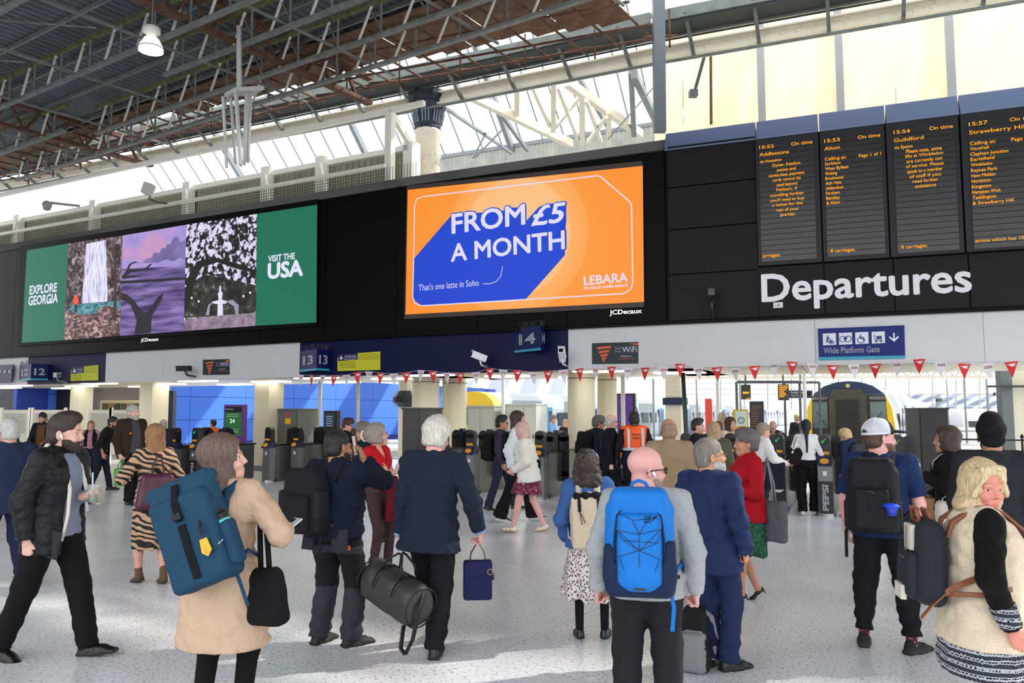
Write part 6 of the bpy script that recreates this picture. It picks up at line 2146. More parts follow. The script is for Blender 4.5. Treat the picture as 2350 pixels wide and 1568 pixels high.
        if style == 'bald':
            F.ell(P(0, .02, .12), V3(.11, .125, .098) * k, R, k=.006, op='sub')
            F.ell(P(0, .07, -.05), V3(.15, .085, .09) * k, R, k=.012, op='sub')
            for sd in (-1, 1): F.ell(P(sd * .085, -.008, -.022), V3(.022, .026, .036) * k, R, k=.008, op='sub')
            F.ell(P(0, -.06, -.115), V3(.12, .12, .05) * k, R, k=.01, op='sub')
        amp, fr = dict(curly=(.012, 58), wavy=(.006, 40), thick=(.005, 60)).get(style, (.0022, 75))
        if style in ('long', 'bob', 'ponytail'):
            amp = .0035
            F.warp(lambda X, Y, Z: (amp * np.sin(16 * np.arctan2(Y - c[1], X - c[0]) + 2 * np.sin(Z * 9)) + .002 * np.sin(37 * np.arctan2(Y - c[1], X - c[0]) + 1.5 * np.sin(Z * 14))))
        else:
            F.warp(lambda X, Y, Z: amp * noise3(X, Y, Z, fr))
        return build('hair', [F], [m], s.e, label)
    def beard(s, col, full=1.0):
        k, R, c = s.hs, s.Rh, s.hc
        P = lambda x, y, z: c + R @ (V3(x, y, z) * k)
        F = Field(P(0, .04, -.07) - .14 * k, P(0, .04, -.07) + .14 * k, (.006, .008, .01, .015)[s.q])
        a = .002 + .0045 * full
        F.ell(P(0, .022, -.04), V3(.058 + a, .068 + a, .078 + a) * k, R, k=.0)
        F.ell(P(0, .060, -.092), V3(.034 + a, .028 + a, .028 + a * full) * k, R, k=.03)
        F.ell(P(0, .09, -.052), V3(.026, .012, .006) * k, R, k=.008)
        F.ell(P(0, .05, .015), V3(.2, .2, .052) * k, R, k=.012, op='sub')
        F.ell(P(0, .115, -.022), V3(.055, .05, .034) * k, R, k=.01, op='sub')
        F.ell(P(0, .11, -.069), V3(.020, .03, .010) * k, R, k=.004, op='sub')
        F.ell(P(0, -.10, -.04), V3(.2, .10, .2) * k, R, k=.01, op='sub')
        F.ell(P(0, .0, -.15), V3(.10, .08, .05) * k, R, k=.01, op='sub')
        F.warp(lambda X, Y, Z: .0015 * noise3(X, Y, Z, 110))
        return build('beard', [F], [hair_mat(col)], s.e)
    def glasses(s, col=(20, 20, 22), r=.0022):
        k = s.hs
        P = lambda x, y, z: Vector(s.hc + s.Rh @ (V3(x, y, z) * k))
        b = MB()
        for sd in (-1, 1):
            ring = [P(sd * .032 + .023 * math.cos(t), .104 - abs(.008 * math.cos(t) + .004) , .0 + .017 * math.sin(t)) for t in np.linspace(0, 6.283, 14, endpoint=False)]
            b.tube(ring, r * k, 5, close=True)
            b.tube([P(sd * .055, .098, .006), P(sd * .079, .03, .006), P(sd * .083, -.02, .0), P(sd * .082, -.032, -.012)], r * k, 5)
        b.tube([P(-.01, .107, .004), P(.01, .107, .004)], r * k, 5)
        return b.obj('glasses', M(col, .3), s.e, True)
    def earbud(s, sd):
        k = s.hs
        P = lambda x, y, z: Vector(s.hc + s.Rh @ (V3(x, y, z) * k))
        b = MB().tube([P(sd * .084, .0, -.005), P(sd * .088, .004, -.01), P(sd * .088, .012, -.034)], [.009 * k, .008 * k, .004 * k], 8)
        return b.obj('earbud', M((240, 240, 245), .3), s.e, True)
    def W(s, p):
        """local point -> world"""
        return s.e.matrix_basis @ Vector(p)
    def hand(s, sd):
        return s.grip.get(sd) if getattr(s, 'grip', None) else s.arms[sd][2]
    def over_shoulder(s, sd, t, y0, z0, y1, z1, x=.085, xo=.0):
        """points of a strap from the back (y0,z0) over the shoulder to the front (y1,z1), torso units"""
        return [Vector(s.T(sd * (x + xo), y0, z0)), Vector(s.T(sd * x, -.115 - t, .36)), Vector(s.T(sd * x, -.095 - t, .44)), Vector(s.T(sd * x, -.05, .495 + t * .45)), Vector(s.T(sd * x, .0, .505 + t * .45)),
                Vector(s.T(sd * x, .06 + t * .3, .475 + t * .4)), Vector(s.T(sd * x, .105 + t, .42)), Vector(s.T(sd * (x + .01), .118 + t, .34)), Vector(s.T(sd * (x + .05), y1, z1))]
# ================================================================== cloth and prints
def C(col, rough=.85, wr=.35, weave=260, var=.08, sheen=0.0):
    key = ('cloth', tuple(col), rough, wr, weave)
    if key in MC: return MC[key]
    m, nt, b = new_mat('cloth%d' % len(MC))
    N, L = nt.nodes, nt.links
    col = tuple(min(235, v * (1.06 if max(col) > 120 else .90)) for v in col)
    b0_ = .25
    tc = N.new('ShaderNodeTexCoord')
    n1 = N.new('ShaderNodeTexNoise'); n1.inputs['Scale'].default_value = 11; n1.inputs['Detail'].default_value = 4; n1.inputs['Distortion'].default_value = 1.2
    n2 = N.new('ShaderNodeTexNoise'); n2.inputs['Scale'].default_value = weave; n2.inputs['Detail'].default_value = 2
    mp = N.new('ShaderNodeMapping'); mp.inputs['Scale'].default_value = (1, 1, .7)
    L.new(tc.outputs['Object'], mp.inputs[0]); L.new(mp.outputs[0], n1.inputs['Vector']); L.new(tc.outputs['Object'], n2.inputs['Vector'])
    b1 = N.new('ShaderNodeBump'); b1.inputs['Strength'].default_value = wr; b1.inputs['Distance'].default_value = .03
    b2 = N.new('ShaderNodeBump'); b2.inputs['Strength'].default_value = .35; b2.inputs['Distance'].default_value = .003
    L.new(n1.outputs['Fac'], b1.inputs['Height']); L.new(n2.outputs['Fac'], b2.inputs['Height']); L.new(b1.outputs[0], b2.inputs['Normal']); L.new(b2.outputs[0], b.inputs['Normal'])
    cr = N.new('ShaderNodeValToRGB'); c = lin(col)
    cr.color_ramp.elements[0].position = .35; cr.color_ramp.elements[1].position = .65
    cr.color_ramp.elements[0].color = tuple(v * (1 - var * 1.6) for v in c) + (1,); cr.color_ramp.elements[1].color = tuple(min(1, v * (1 + var)) for v in c) + (1,)
    L.new(n2.outputs['Fac'], cr.inputs[0]); L.new(cr.outputs[0], b.inputs['Base Color'])
    b.inputs['Roughness'].default_value = rough
    b.inputs['Sheen Weight'].default_value = sheen
    b.inputs['Specular IOR Level'].default_value = b0_
    MC[key] = m
    return m
leather_blk = M((16, 15, 16), .35); sole_blk = M((14, 14, 14), .6)
SHB = [leather_blk, sole_blk]
black_c = C((20, 20, 24)); navy_c = C((22, 30, 52))
zebra = ramp_mat('zebra', 'wave', [(.0, (190, 152, 118)), (.52, (196, 160, 126)), (.56, (28, 24, 26)), (1, (26, 22, 24))], .8, scale=(1, 1, 1.6), rot=(.6, .9, .2), tscale=4.2, dist=7, detail=1.5, interp='LINEAR')
dots = ramp_mat('dalmatian', 'voronoi', [(.0, (38, 24, 30)), (.34, (44, 28, 34)), (.42, (216, 204, 206)), (1, (222, 212, 212))], .85, tscale=62, scale=(1.1, 1.1, .8))
floral = ramp_mat('floral', 'noise', [(.36, (56, 20, 40)), (.5, (112, 34, 62)), (.60, (140, 60, 84)), (.68, (214, 170, 176))], .85, tscale=26, detail=5, dist=1.0)
greenp = ramp_mat('green_print', 'noise', [(.4, (10, 34, 26)), (.5, (26, 84, 58)), (.62, (44, 116, 78))], .85, tscale=34, detail=5, dist=2)
polka = ramp_mat('polka', 'voronoi', [(.0, (236, 214, 226)), (.28, (230, 200, 216)), (.34, (120, 30, 84)), (1, (112, 26, 78))], .7, tscale=16, rnd=.2)
def fairisle():
    if 'fair' in MC: return MC['fair']
    m, nt, b = new_mat('fair_isle')
    N, L = nt.nodes, nt.links
    tc = N.new('ShaderNodeTexCoord')
    w1 = N.new('ShaderNodeTexWave'); w1.bands_direction = 'Z'; w1.inputs['Scale'].default_value = 9; w1.inputs['Distortion'].default_value = 0
    v = N.new('ShaderNodeTexVoronoi'); v.inputs['Scale'].default_value = 75; v.inputs['Randomness'].default_value = .15
    L.new(tc.outputs['Object'], w1.inputs['Vector']); L.new(tc.outputs['Object'], v.inputs['Vector'])
    ml = N.new('ShaderNodeMath'); ml.operation = 'MULTIPLY_ADD'; ml.inputs[1].default_value = .9
    L.new(v.outputs['Distance'], ml.inputs[0]); L.new(w1.outputs['Fac'], ml.inputs[2])
    cr = N.new('ShaderNodeValToRGB'); e = cr.color_ramp.elements
    st = [(.0, (24, 26, 34)), (.42, (26, 28, 36)), (.5, (150, 156, 168)), (.8, (196, 200, 206)), (1.0, (40, 44, 54))]
    while len(e) < 5: e.new(.5)
    for i, (p, c) in enumerate(st): e[i].position = p; e[i].color = lin(c) + (1,)
    L.new(ml.outputs[0], cr.inputs[0]); L.new(cr.outputs[0], b.inputs['Base Color']); b.inputs['Roughness'].default_value = .9
    MC['fair'] = m
    return m
fleece = C((204, 188, 166), .95, .3, 120, .06, .2)
# ================================================================== things people carry
def carry(P, name, label, cat, c, R=None, group=None):
    R = np.eye(3) if R is None else R
    Ml = Matrix(((*R[0], c[0]), (*R[1], c[1]), (*R[2], c[2]), (0, 0, 0, 1)))
    e = empty(name, label=label, cat=cat, group=group)
    e.matrix_basis = P.e.matrix_basis @ Ml
    inv = Ml.inverted()
    return e, (lambda p: inv @ Vector(p))
BH = (.0075, .01, .013, .02)
def softbox(F, c, hf, **k): return F.box(c, hf, **k)
def backpack(P, label, w=.30, h=.46, d=.17, zc=.26, out=.12, main=None, trim=None, roll=0, pitch=0, x=0.0, pocket=True, side=True, straps=True, t=.02, taper=.12, group=None, extra=None, dangle=True, lid=False, handle=True):
    k = P.k
    out += t * .5
    trim = trim or black_c
    R = P.Rt @ RY(roll) @ RX(pitch)
    c = P.T(x, -(out + d / 2), zc)
    e, L = carry(P, 'backpack', label, 'backpack', c, R, group)
    F = Field((-w * .7, -d, -h * .6), (w * .7, d, h * .62), BH[P.q])
    F.box((0, 0, 0), (w / 2, d / 2, h / 2), .055 if not lid else .035, k=0, taper=taper)
    F.box((0, .015, -.06 * h), (w / 2 + .008, d / 2 - .03, h * .42), .04, k=.03)
    F.warp(lambda X, Y, Z: .004 * noise3(X, Y, Z, 24, 3))
    b = build('pack_body', [F], [main], e)
    if pocket:
        F = Field((-w * .6, -d * 1.1, -h * .55), (w * .6, 0, h * .3), BH[P.q])
        F.box((0, -d / 2 - .005, -h * .17), (w * .37, .035, h * .27), .03, k=0, taper=.1)
        F.warp(lambda X, Y, Z: .003 * noise3(X, Y, Z, 30, 1))
        build('front_pocket', [F], [main], e)
        zp = [(w * .30 * math.cos(t_), -d / 2 - .040 + .012 * abs(math.cos(t_)), -h * .02 + h * .10 * math.sin(t_) - .02) for t_ in np.linspace(0, math.pi, 12)]
        MB().tube(zp, .0035, 5).obj('zip', trim, e, True)
    if side:
        for sd in (-1, 1):
            F = Field((sd * w / 2 - .08, -d * .6, -h * .5), (sd * w / 2 + .08, d * .6, h * .1), BH[P.q])
            F.box((sd * w * .46, 0, -h * .26), (.035, d * .38, h * .20), .025, k=0)
            build('side_pocket', [F], [trim], e)
    zz = [(w * .40 * math.cos(t_), -d * .32, h * .22 + h * .25 * math.sin(t_)) for t_ in np.linspace(-.4, math.pi + .4, 16)]
    if not lid: MB().tube(zz, .004, 5).obj('zip', trim, e, True)
    if handle: MB().tube([(-.05, d * .3, h * .47), (-.035, d * .3, h * .53), (0, d * .3, h * .555), (.035, d * .3, h * .53), (.05, d * .3, h * .47)], .010, 6).obj('top_handle', trim, e, True)
    if straps:
        for sd in (-1, 1):
            pts = [L(q) for q in P.over_shoulder(sd, t, -(out + .02), zc + h * .40, -.02, .12)]
            sv = L(Vector(P.Rt @ V3(1, 0, 0))) - L(Vector((0, 0, 0)))
            MB().ribbon(pts, .055 * k, .012, sv).obj('strap', trim, e, True)
            low = [Vector((sd * w * .42, d * .3, -h * .36)), Vector((sd * (w * .5 + .03), d * .55, -h * .30))]
            low += [L(P.T(sd * (.165 * P.w + t), -.03, .10)), L(P.T(sd * (.15 * P.w + t * .5), .08, .13))]
            MB().ribbon(low, .022, .005, (0, 0, 1)).obj('strap', trim, e, True)
        if dangle:
            MB().ribbon([(w * .45, 0, -h * .45), (w * .50, -.02, -h * .62), (w * .47, 0, -h * .85)], .02, .004, (1, 0, 0)).obj('strap_end', trim, e)
    if extra: extra(e, L, w, h, d)
    return e
def hangbag(P, name, label, top, w, h, d, drop, main, trim, rot=0, straps=2, taper=-.25, cat='bag', rad=.03, roll=0, group=None, extra=None, sw=.02, soft=.006, spread=.5):
    """bag hanging below a point of the figure (hand or shoulder), local frame turned by rot about z"""
    R = RZ(rot) @ RY(roll)
    c = V3(top) - R @ V3(0, 0, drop + h / 2)
    e, L = carry(P, name, label, cat, c, R, group)
    F = Field((-w * .75, -d, -h * .6), (w * .75, d, h * .6), BH[P.q])
    F.box((0, 0, 0), (w / 2, d / 2, h / 2), min(rad, d * .45), k=0, taper=-taper * -1)
    if soft: F.warp(lambda X, Y, Z: soft * noise3(X, Y, Z, 20, 3) + soft * .6 * np.sin(X * 55) * np.clip((Z + h * .1) / h, 0, 1))
    build('bag_body', [F], [main], e)
    g = 1 - taper
    for s_ in ((-1, 1) if straps == 2 else (0,)):
        y = s_ * d * .3
        pts = [(-w * spread * .5 * g, y, h * .46), (-w * spread * .42 * g, y * .8, h * .5 + drop * .4), (-w * .03, y * .2, h * .5 + drop * .97), (w * .03, y * .2, h * .5 + drop * .97), (w * spread * .42 * g, y * .8, h * .5 + drop * .4), (w * spread * .5 * g, y, h * .46)]
        MB().ribbon(pts, sw, .006, (0, 1, 0)).obj('handle', trim, e, True)
    if extra: extra(e, L, w, h, d)
    return e
def small(P, name, label, cat, pos, R, parts):
    e, L = carry(P, name, label, cat, pos, R)
    for nm, mb, mt in parts: mb.obj(nm, mt, e, nm in ('cup', 'bottle', 'straw'))
    return e
def phone(P, sd, label, col=(30, 30, 34), R=None, off=(0, 0, 0)):
    p = P.hand(sd) + V3(off)
    R = np.eye(3) if R is None else R
    return small(P, 'phone', label, 'phone', p, R, [('casing', MB().box(-.037, .037, -.004, .004, -.075, .075), M(col, .3)), ('camera_bump', MB().box(-.03, -.005, -.007, -.004, .03, .065), M((20, 20, 22), .3))])
HAT = []
# ================================================================== the people, left to right
# --- 1
p = Person('person in navy suit seen from behind, cut off at the left edge', 2, 1345, 952, -52, 'fair', feet=[(.1, -.25, .05), (-.1, .25)], heel=(35, 0), armR=(.1, .05, -.53), hcol=(190, 188, 186), w=1.08)
p.body(hands=('relax', 'relax')); p.hair('short')
p.top('jacket', [C((38, 52, 84))], .03, hem=-.20, collar='lapel'); p.trousers([C((26, 38, 66))], hemw=.07); p.shoes([M((96, 58, 40), .4), sole_blk])
# --- 2
p = Person('person walking right in black jacket with cream hood, holding a green drink', 112, 1512, 936, 98, 'pale', lean=(3, 0), feet=[(.09, -.30, .03), (-.10, .22)], heel=(22, -6), toe=(4, 4), head=(-18, 2, 0),
           armR=(.05, -.02, -.545), armL=(.14, .22, -.24), elbL=(-.5, -.6, -.8), hcol=(48, 36, 32), w=1.06)
p.body(hands=('cup', 'fist'), palms=(V3(0, 0, 0) + p.Rt @ V3(1, .1, 0), None), dirs=(p.Rt @ V3(.1, .8, .25), None))
p.hair('crew'); p.beard((52, 38, 32)); p.earbud(1)
p.top('sweater', [C((122, 132, 152), .9, .3, 200)], .018, hem=-.08, collar='crew', sleeve=.9)
p.top('shirt_collar', [C((222, 224, 232))], .008, hem=.40, sleeve=0, collar='shirt', folds=0, openf=(.02, .035))
p.top('jacket', [C((24, 26, 30), .45, .4), C((206, 200, 188))], .040, hem=-.20, openf=(.12, .075), collar='hood', sleeve=.97, folds=.006)
MB().tube([Vector(p.T(sd_ * a, y, z)) for sd_ in (1,) for a, y, z in ((.03, -.10, .52), (.075, -.06, .54), (.095, .02, .50), (.085, .10, .40), (.085, .15, .25), (.10, .165, .08), (.12, .15, -.10))], [.02, .024, .026, .018, .014, .012, .010], 8).obj('fleece_lining', C((214, 208, 196), .95), p.e, True)
MB().tube([Vector(p.T(a, y, z)) for a, y, z in ((-.03, -.10, .52), (-.075, -.06, .54), (-.095, .02, .50), (-.085, .10, .40), (-.085, .15, .25), (-.10, .165, .08))], [.02, .024, .026, .018, .014, .012], 8).obj('fleece_lining', C((214, 208, 196), .95), p.e, True)
p.trousers([C((16, 16, 19))], hemw=.072, kneew=.082); p.shoes([M((18, 16, 18), .3), M((40, 34, 32), .6)])
hp = p.arms[-1][2] + (unit(p.Rt @ V3(.1, .8, .25)) * .075 + unit(p.Rt @ V3(1, .1, 0)) * .048) * p.k
small(p, 'drink_cup', 'clear plastic cup of green drink with a white straw', 'cup', hp, RX(0), [
    ('cup', MB().lathe([(.029, -.065), (.042, .06), (.044, .063)], 20), glass_mat('cup_plastic', (220, 228, 230), .35, .1)),
    ('drink', MB().lathe([(.027, -.06), (.035, -.005)], 20), M((70, 130, 92), .2)),
    ('straw', MB().tube([(.005, 0, -.05), (.012, -.005, .15)], .0055, 8), M((225, 225, 230), .4))])
small(p, 'tablet', 'dark tablet case held against the thigh by the walking person', 'tablet', p.hand(1) + V3(-.04, .10, .02), RZ(80) @ RY(10), [('case', MB().box(-.085, .085, -.009, .009, -.05, .14), M((28, 28, 32), .6)), ('edge', MB().box(-.088, .088, -.003, .003, -.052, .142), M((60, 60, 64), .4))])
# --- 3, 4
p = Person('person with dark beard in brown sweater and navy jacket, looking down', 92, 1112, 943, 175, 'tan', head=(0, -18, 0), armR=(.03, .22, -.38), armL=(-.03, .22, -.38), hcol=(40, 28, 24))
p.body(); p.hair('crew'); p.beard((38, 26, 22)); p.top('sweater', [C((112, 74, 40))], .018, hem=-.05, collar='crew'); p.top('jacket', [C((26, 32, 48))], .04, hem=-.12, openf=(.12, .08), collar='lapel')
p.trousers([black_c]); p.shoes(SHB)
p = Person('person with short reddish hair in dark burgundy wrap, seen from behind at the left', 18, 1112, 958, 10, 'fair', sex='f', hcol=(60, 32, 30))
p.body(); p.hair('thick'); p.top('wrap', [ramp_mat('burg', 'noise', [(.4, (22, 18, 24)), (.6, (60, 26, 44))], .9, tscale=9)], .05, hem=-.1, collar='high'); p.trousers([black_c]); p.shoes(SHB)
# --- 5
p = Person('person in pink and black top carrying a small white bag', 203, 1106, 963, 160, 'fair', sex='f', hcol=(150, 120, 90), armL=(-.1, .12, -.42))
p.body(); p.hair('long', L=.2); p.top('blouse', [C((176, 122, 136))], .022, hem=-.03, sleeve=1); p.top('vest', [black_c], .035, hem=.05, sleeve=0, openf=(.06, .05)); p.trousers([C((24, 28, 44))]); p.shoes(SHB)
hangbag(p, 'handbag', 'small white handbag with dark strap beside the pink top', p.hand(-1), .15, .17, .07, .08, C((206, 204, 200)), black_c, 20)
# --- 6
p = Person('person in black stooping forwards between pink top and tall older person', 226, 1126, 957, 80, 'tan', lean=(24, 0), hgt=1.74, armR=(.02, .16, -.50), head=(10, 8, 0), feet=[(.1, -.15), (-.1, .2)], hcol=(36, 32, 32))
p.body(); p.hair('short'); p.beard((52, 44, 42), .4); p.glasses(); p.earbud(1); p.top('jacket', [C((24, 24, 28))], .03, hem=-.06, collar='crew', sleeve=.75); p.trousers([C((26, 32, 48))]); p.shoes([M((70, 50, 40), .6), sole_blk], 'boot')
# --- 7
p = Person('tall older person in brown jacket and grey zip sweater', 296, 1156, 924, 125, 'pale', hcol=(176, 172, 168), feet=[(.1, .15), (-.1, -.15)], armR=(.07, .10, -.53), head=(-18, 0, 0), w=1.08, belly=.03)
p.body(hands=('relax', 'grip')); p.hair('short'); p.beard((170, 165, 160), .2)
p.top('sweater', [C((84, 84, 88))], .02, hem=-.07, collar='high', openf=None); p.top('jacket', [C((58, 42, 30))], .042, hem=-.16, openf=(.13, .07), collar='lapel', sleeve=.97); p.trousers([C((20, 20, 24))], hemw=.075); p.shoes([M((24, 24, 26), .6), sole_blk])
def grn(e, L, w, h, d):
    for x in (-.30, -.22): MB().box(w * x - .008, w * x + .008, -d / 2 - .006, -d / 2 + .01, -h * .44, h * .44).obj('stripe', M((222, 216, 190), .7), e)
    t_ = text_fit('WAITROSE', (-.12, .13, 0, .045), M((20, 60, 24), .7), e, 0, bold=.02); t_.matrix_local = Matrix.Translation((.03, -d / 2 - .008, 0)) @ Matrix.Rotation(-math.pi / 2, 4, 'Y')
hangbag(p, 'shopping_bag', 'bright green shopping bag with cream stripes carried by tall older person', p.hand(1), .30, .33, .17, .16, M((88, 160, 50), .6, var=.1), M((80, 150, 60), .6), 220, taper=-.1, extra=grn, soft=.003)
MB().box(-.02, .02, -.003, .003, -.015, .015).obj('badge', M((240, 120, 30), emit=.6), p.e, matrix=Matrix.Translation(p.T(.12, .165, .28)))
# --- 8 zebra
p = Person('person in zebra print dress holding a phone, seen from behind', 344, 1338, 966, -42, 'fair', sex='f', hcol=(146, 104, 66), feet=[(.09, -.14), (-.09, .10)], armL=(-.10, .28, -.24), armR=(.08, .12, -.45), heel=(8, 16), head=(-12, -6, 0))
p.body(hands=('phone', 'relax'), bare_legs=True); p.hair('long', L=.30)
p.top('dress_top', [zebra], .024, hem=-.04, sleeve=.98, collar='crew', sw=1.1); p.skirt([zebra], hem=-.56, top=.05, flare=.015, t=.03, folds=.008)
p.shoes([M((96, 66, 44), .7, bump=.2), M((70, 48, 34), .6)], 'boot')
phone(p, -1, 'pale blue phone held by the person in zebra print', (120, 180, 190), RZ(30) @ RX(-40))
hangbag(p, 'shoulder_bag', 'large burgundy leather shoulder bag over the zebra dress', p.T(-.02, -.19, .46), .44, .36, .15, .20, M((78, 30, 52), .4, bump=.15, scale=40), M((84, 32, 54), .5), -10, taper=.28, rad=.06, spread=.35, sw=.022)
p = Person('person with bald grey head behind the zebra dress wearer', 370, 1116, 958, 10, 'pale', hcol=(160, 156, 150)); p.body(); p.hair('bald'); p.top('jacket', [C((40, 44, 60))], .03, hem=-.12); p.trousers([black_c]); p.shoes(SHB)
# --- 9 trench coat
p = Person('person in beige trench coat looking right, phone in hand', 500, 1705, 980, 8, 'pale', sex='f', lean=(-4, 0), hcol=(104, 84, 76), head=(66, 8, 0), armR=(.10, .20, -.30), armL=(-.06, .06, -.53), w=1.08, elbR=(.8, -.6, -.4))
p.body(hands=('relax', 'phone'), dirs=(None, p.Rt @ V3(.25, .9, .15)), palms=(None, p.Rt @ V3(-.7, -.2, .7)))
p.hair('long', L=.20)
def belt(s, F):
    pass
p.top('trench_coat', [C((192, 163, 138), .7, .6)], .032, hem=-.405, flare=.03, collar='lapel', folds=.007, sleeve=.97)
MB().hexa([Vector(p.T(*q)) for q in ((.02, -.155, .0), (.09, -.15, .0), (.09, -.175, .0), (.02, -.18, .0), (.035, -.175, .17), (.085, -.17, .17), (.085, -.19, .17), (.035, -.19, .17))]).obj('coat_tab', C((190, 162, 138), .7), p.e)
p.trousers([C((16, 15, 18), .9)], t=.004, hemw=.046, kneew=.062, name='tights', folds=0); p.shoes(SHB)
phone(p, 1, 'white phone held by the person in the trench coat', (226, 228, 232), RZ(-30) @ RX(-60), (0, .03, .02))
petrol = C((32, 74, 104), .75, .5)
def rolltop(e, L, w, h, d):
    F = Field((-w * .7, -d, h * .3), (w * .7, d, h * .75), BH[0])
    F.box((0, .0, h * .50), (w * .56, d * .16, .09), .03, R=RX(12), k=0); F.cone((-w * .56, .0, h * .60), (w * .56, .0, h * .60), .028, .028, k=.02); F.box((0, 0, h * .4), (w * .5, d * .4, .06), .04, k=.06)
    build('roll_top', [F], [petrol], e)
    MB().ribbon([(.0, -d * .30, h * .62), (.0, -d * .5 - .012, h * .42), (.0, -d * .5 - .016, h * .22)], .038, .006, (1, 0, 0)).obj('buckle_strap', black_c, e)
    MB().box(-.025, .025, -d * .5 - .034, -d * .5 - .02, h * .24, h * .31).obj('buckle', sole_blk, e)
    MB().ribbon([(.0, -d * .5 - .010, h * .18), (.0, -d * .5 - .012, -h * .1), (.0, -d * .5 - .008, -h * .40)], .042, .005, (1, 0, 0)).obj('webbing', black_c, e)
    MB().tube([(.10, -d * .5 - .012, h * .15), (.105, -d * .5 - .03, h * .08), (.10, -d * .5 - .02, h * .0)], .006, 6).obj('carabiner', sole_blk, e)
    MB().prism([(.08, -.02), (.12, -.02), (.128, -.085), (.10, -.11), (.072, -.085)], -d * .5 - .026, -d * .5 - .02).obj('luggage_tag', M((232, 178, 36), .5), e)
    text_fit('L', (.09, .112, -.095, -.06), M((250, 220, 120), .5), e, -d * .5 - .028, 'tag_letter', bold=.03)
    text_fit('spiral', (.13, .165, -.12, -.108), picw, e, -d * .5 - .008, 'brand_label').rotation_euler = (0, -.3, 0)
    F = Field((w * .30, -d, -h * .4), (w * .80, d, h * .3), BH[0])
    F.box((w * .52, -.0, -h * .16), (.045, .05, .12), .03, k=0)
    build('bottle_pocket', [F], [petrol], e)
backpack(p, 'petrol blue roll-top backpack with a yellow tag', .33, .48, .18, .235, .13, petrol, petrol, roll=-22, pitch=-6, x=-.02, pocket=False, side=False, t=.045, lid=True, extra=rolltop, taper=-.04)
bo = p.T(.15, -.25, .295)
small(p, 'water_bottle', 'turquoise and black flask in the side of the blue backpack', 'bottle', bo, p.Rt @ RY(-22), [
    ('bottle', MB().lathe([(.034, -.16), (.036, -.15), (.036, .03)], 18), M((26, 44, 56), .4)), ('band', MB().lathe([(.0365, .0), (.0365, .055)], 18), M((70, 196, 190), .4)), ('lid', MB().lathe([(.036, .055), (.036, .085), (.02, .095), (.014, .115)], 16), sole_blk)])
hangbag(p, 'shoulder_bag', 'black cloth shoulder bag hanging right of the trench coat', p.T(.24, -.02, .46), .27, .30, .12, .40, C((22, 22, 26), .9, .6), black_c, -20, taper=.25, rad=.05, straps=1, sw=.035, spread=.3, roll=-6)
# --- 10
p = Person('station worker with dark ponytail in orange vest facing left', 486, 1084, 960, 300, 'tan', sex='f', hcol=(24, 20, 22), armL=(-.02, .25, -.3))
p.body(); p.hair('bun'); p.top('shirt', [navy_c], .02, hem=-.05); p.top('hi_vis_vest', [M((255, 92, 20), .6, emit=0)], .034, hem=.0, sleeve=0, openf=(.02, .03)); p.trousers([navy_c]); p.shoes(SHB)
for z in (.14,):
    MB().ribbon([Vector(p.T(.19 * math.sin(a), .155 * math.cos(a), z)) for a in np.linspace(0, 6.28, 20)], .04, .004, (0, 0, 1)).obj('reflective_band', M((200, 204, 206), .3), p.e)
# --- 11 phone call
p = Person('person in navy fleece and work trousers holding a phone to the ear', 765, 1482, 976, 22, 'olive', lean=(1, 0), w=1.16, hcol=(22, 20, 22), feet=[(.14, .03), (-.14, .0)], toe=(28, -6), head=(22, 0, -6), belly=.05,
           armR=(-.04, .15, .10), elbR=(.7, .5, -1), armL=(.02, .20, -.42))
p.body(hands=('relax', 'hold'), dirs=(None, p.Rt @ V3(-.35, -.05, .95)), palms=(None, p.Rt @ V3(-1, -.2, -.2)))
p.hair('buzz'); p.beard((40, 34, 34), .1)
fl = C((20, 28, 50), .9, .5)
p.top('fleece', [fl], .034, hem=-.08, collar='high', folds=.010, sleeve=.95)
def work(s, F):
    k = s.k
    for (hp, kn, an, yaw, heel) in s.feet:
        F.put(lambda X, Y, Z, kn=kn: np.abs(Z - (kn[2] + .09)) - .13, (-9, -9, -9), (9, 9, 9), mat=1, op='paint', pad=0)
    F.put(lambda X, Y, Z: (np.abs(Z - (s.pel[2] - .06)) - .075) + 0 * X, (-9, -9, -9), (9, 9, 9), mat=1, op='paint', pad=0)
p.hv = .0075
p.trousers([C((58, 58, 70)), C((26, 26, 30))], hemw=.085, kneew=.092, tone=work, folds=.009)
for sd in (-1, 1):
    MB().hexa([Vector(p.T(*q)) for q in ((sd * .09, -.165, -.17), (sd * .21, -.14, -.17), (sd * .21, -.16, -.17), (sd * .09, -.185, -.17), (sd * .08, -.150, .0), (sd * .20, -.12, .0), (sd * .20, -.14, .0), (sd * .08, -.165, .0))]).obj('holster_pocket', C((50, 50, 60)), p.e)
MB().box(-.012, .012, -.004, .004, -.018, .018).obj('orange_tab', M((220, 110, 30), .6), p.e, matrix=Matrix.Translation(p.feet[0][0] + V3(.085, -.085, -.12)))
p.shoes([M((30, 30, 34), .7), sole_blk], 'shoe')
phone(p, 1, 'phone with pale patterned case held to the ear of the navy fleece wearer', (206, 190, 184), RZ(-70) @ RX(10), (-.015, -.01, .03))
def packx(e, L, w, h, d):
    for sd in (-1, 1):
        F = Field((sd * w * .5 - .1, -d, -h * .4), (sd * w * .5 + .1, d, h * .3), BH[0]); F.box((sd * w * .47, -.02, -h * .05), (.035, d * .36, h * .22), .025, k=0); build('side_pouch', [F], [C((34, 34, 42), .8)], e)
    MB().box(-.06, .04, -d / 2 - .046, -d / 2 - .040, -h * .33, -h * .31).obj('name_tape', M((60, 60, 66), .6), e)
backpack(p, 'big black backpack worn by the navy fleece wearer', .32, .48, .20, .22, .13, C((26, 26, 31), .8, .5), C((30, 30, 36)), x=-.12, t=.04, extra=packx)
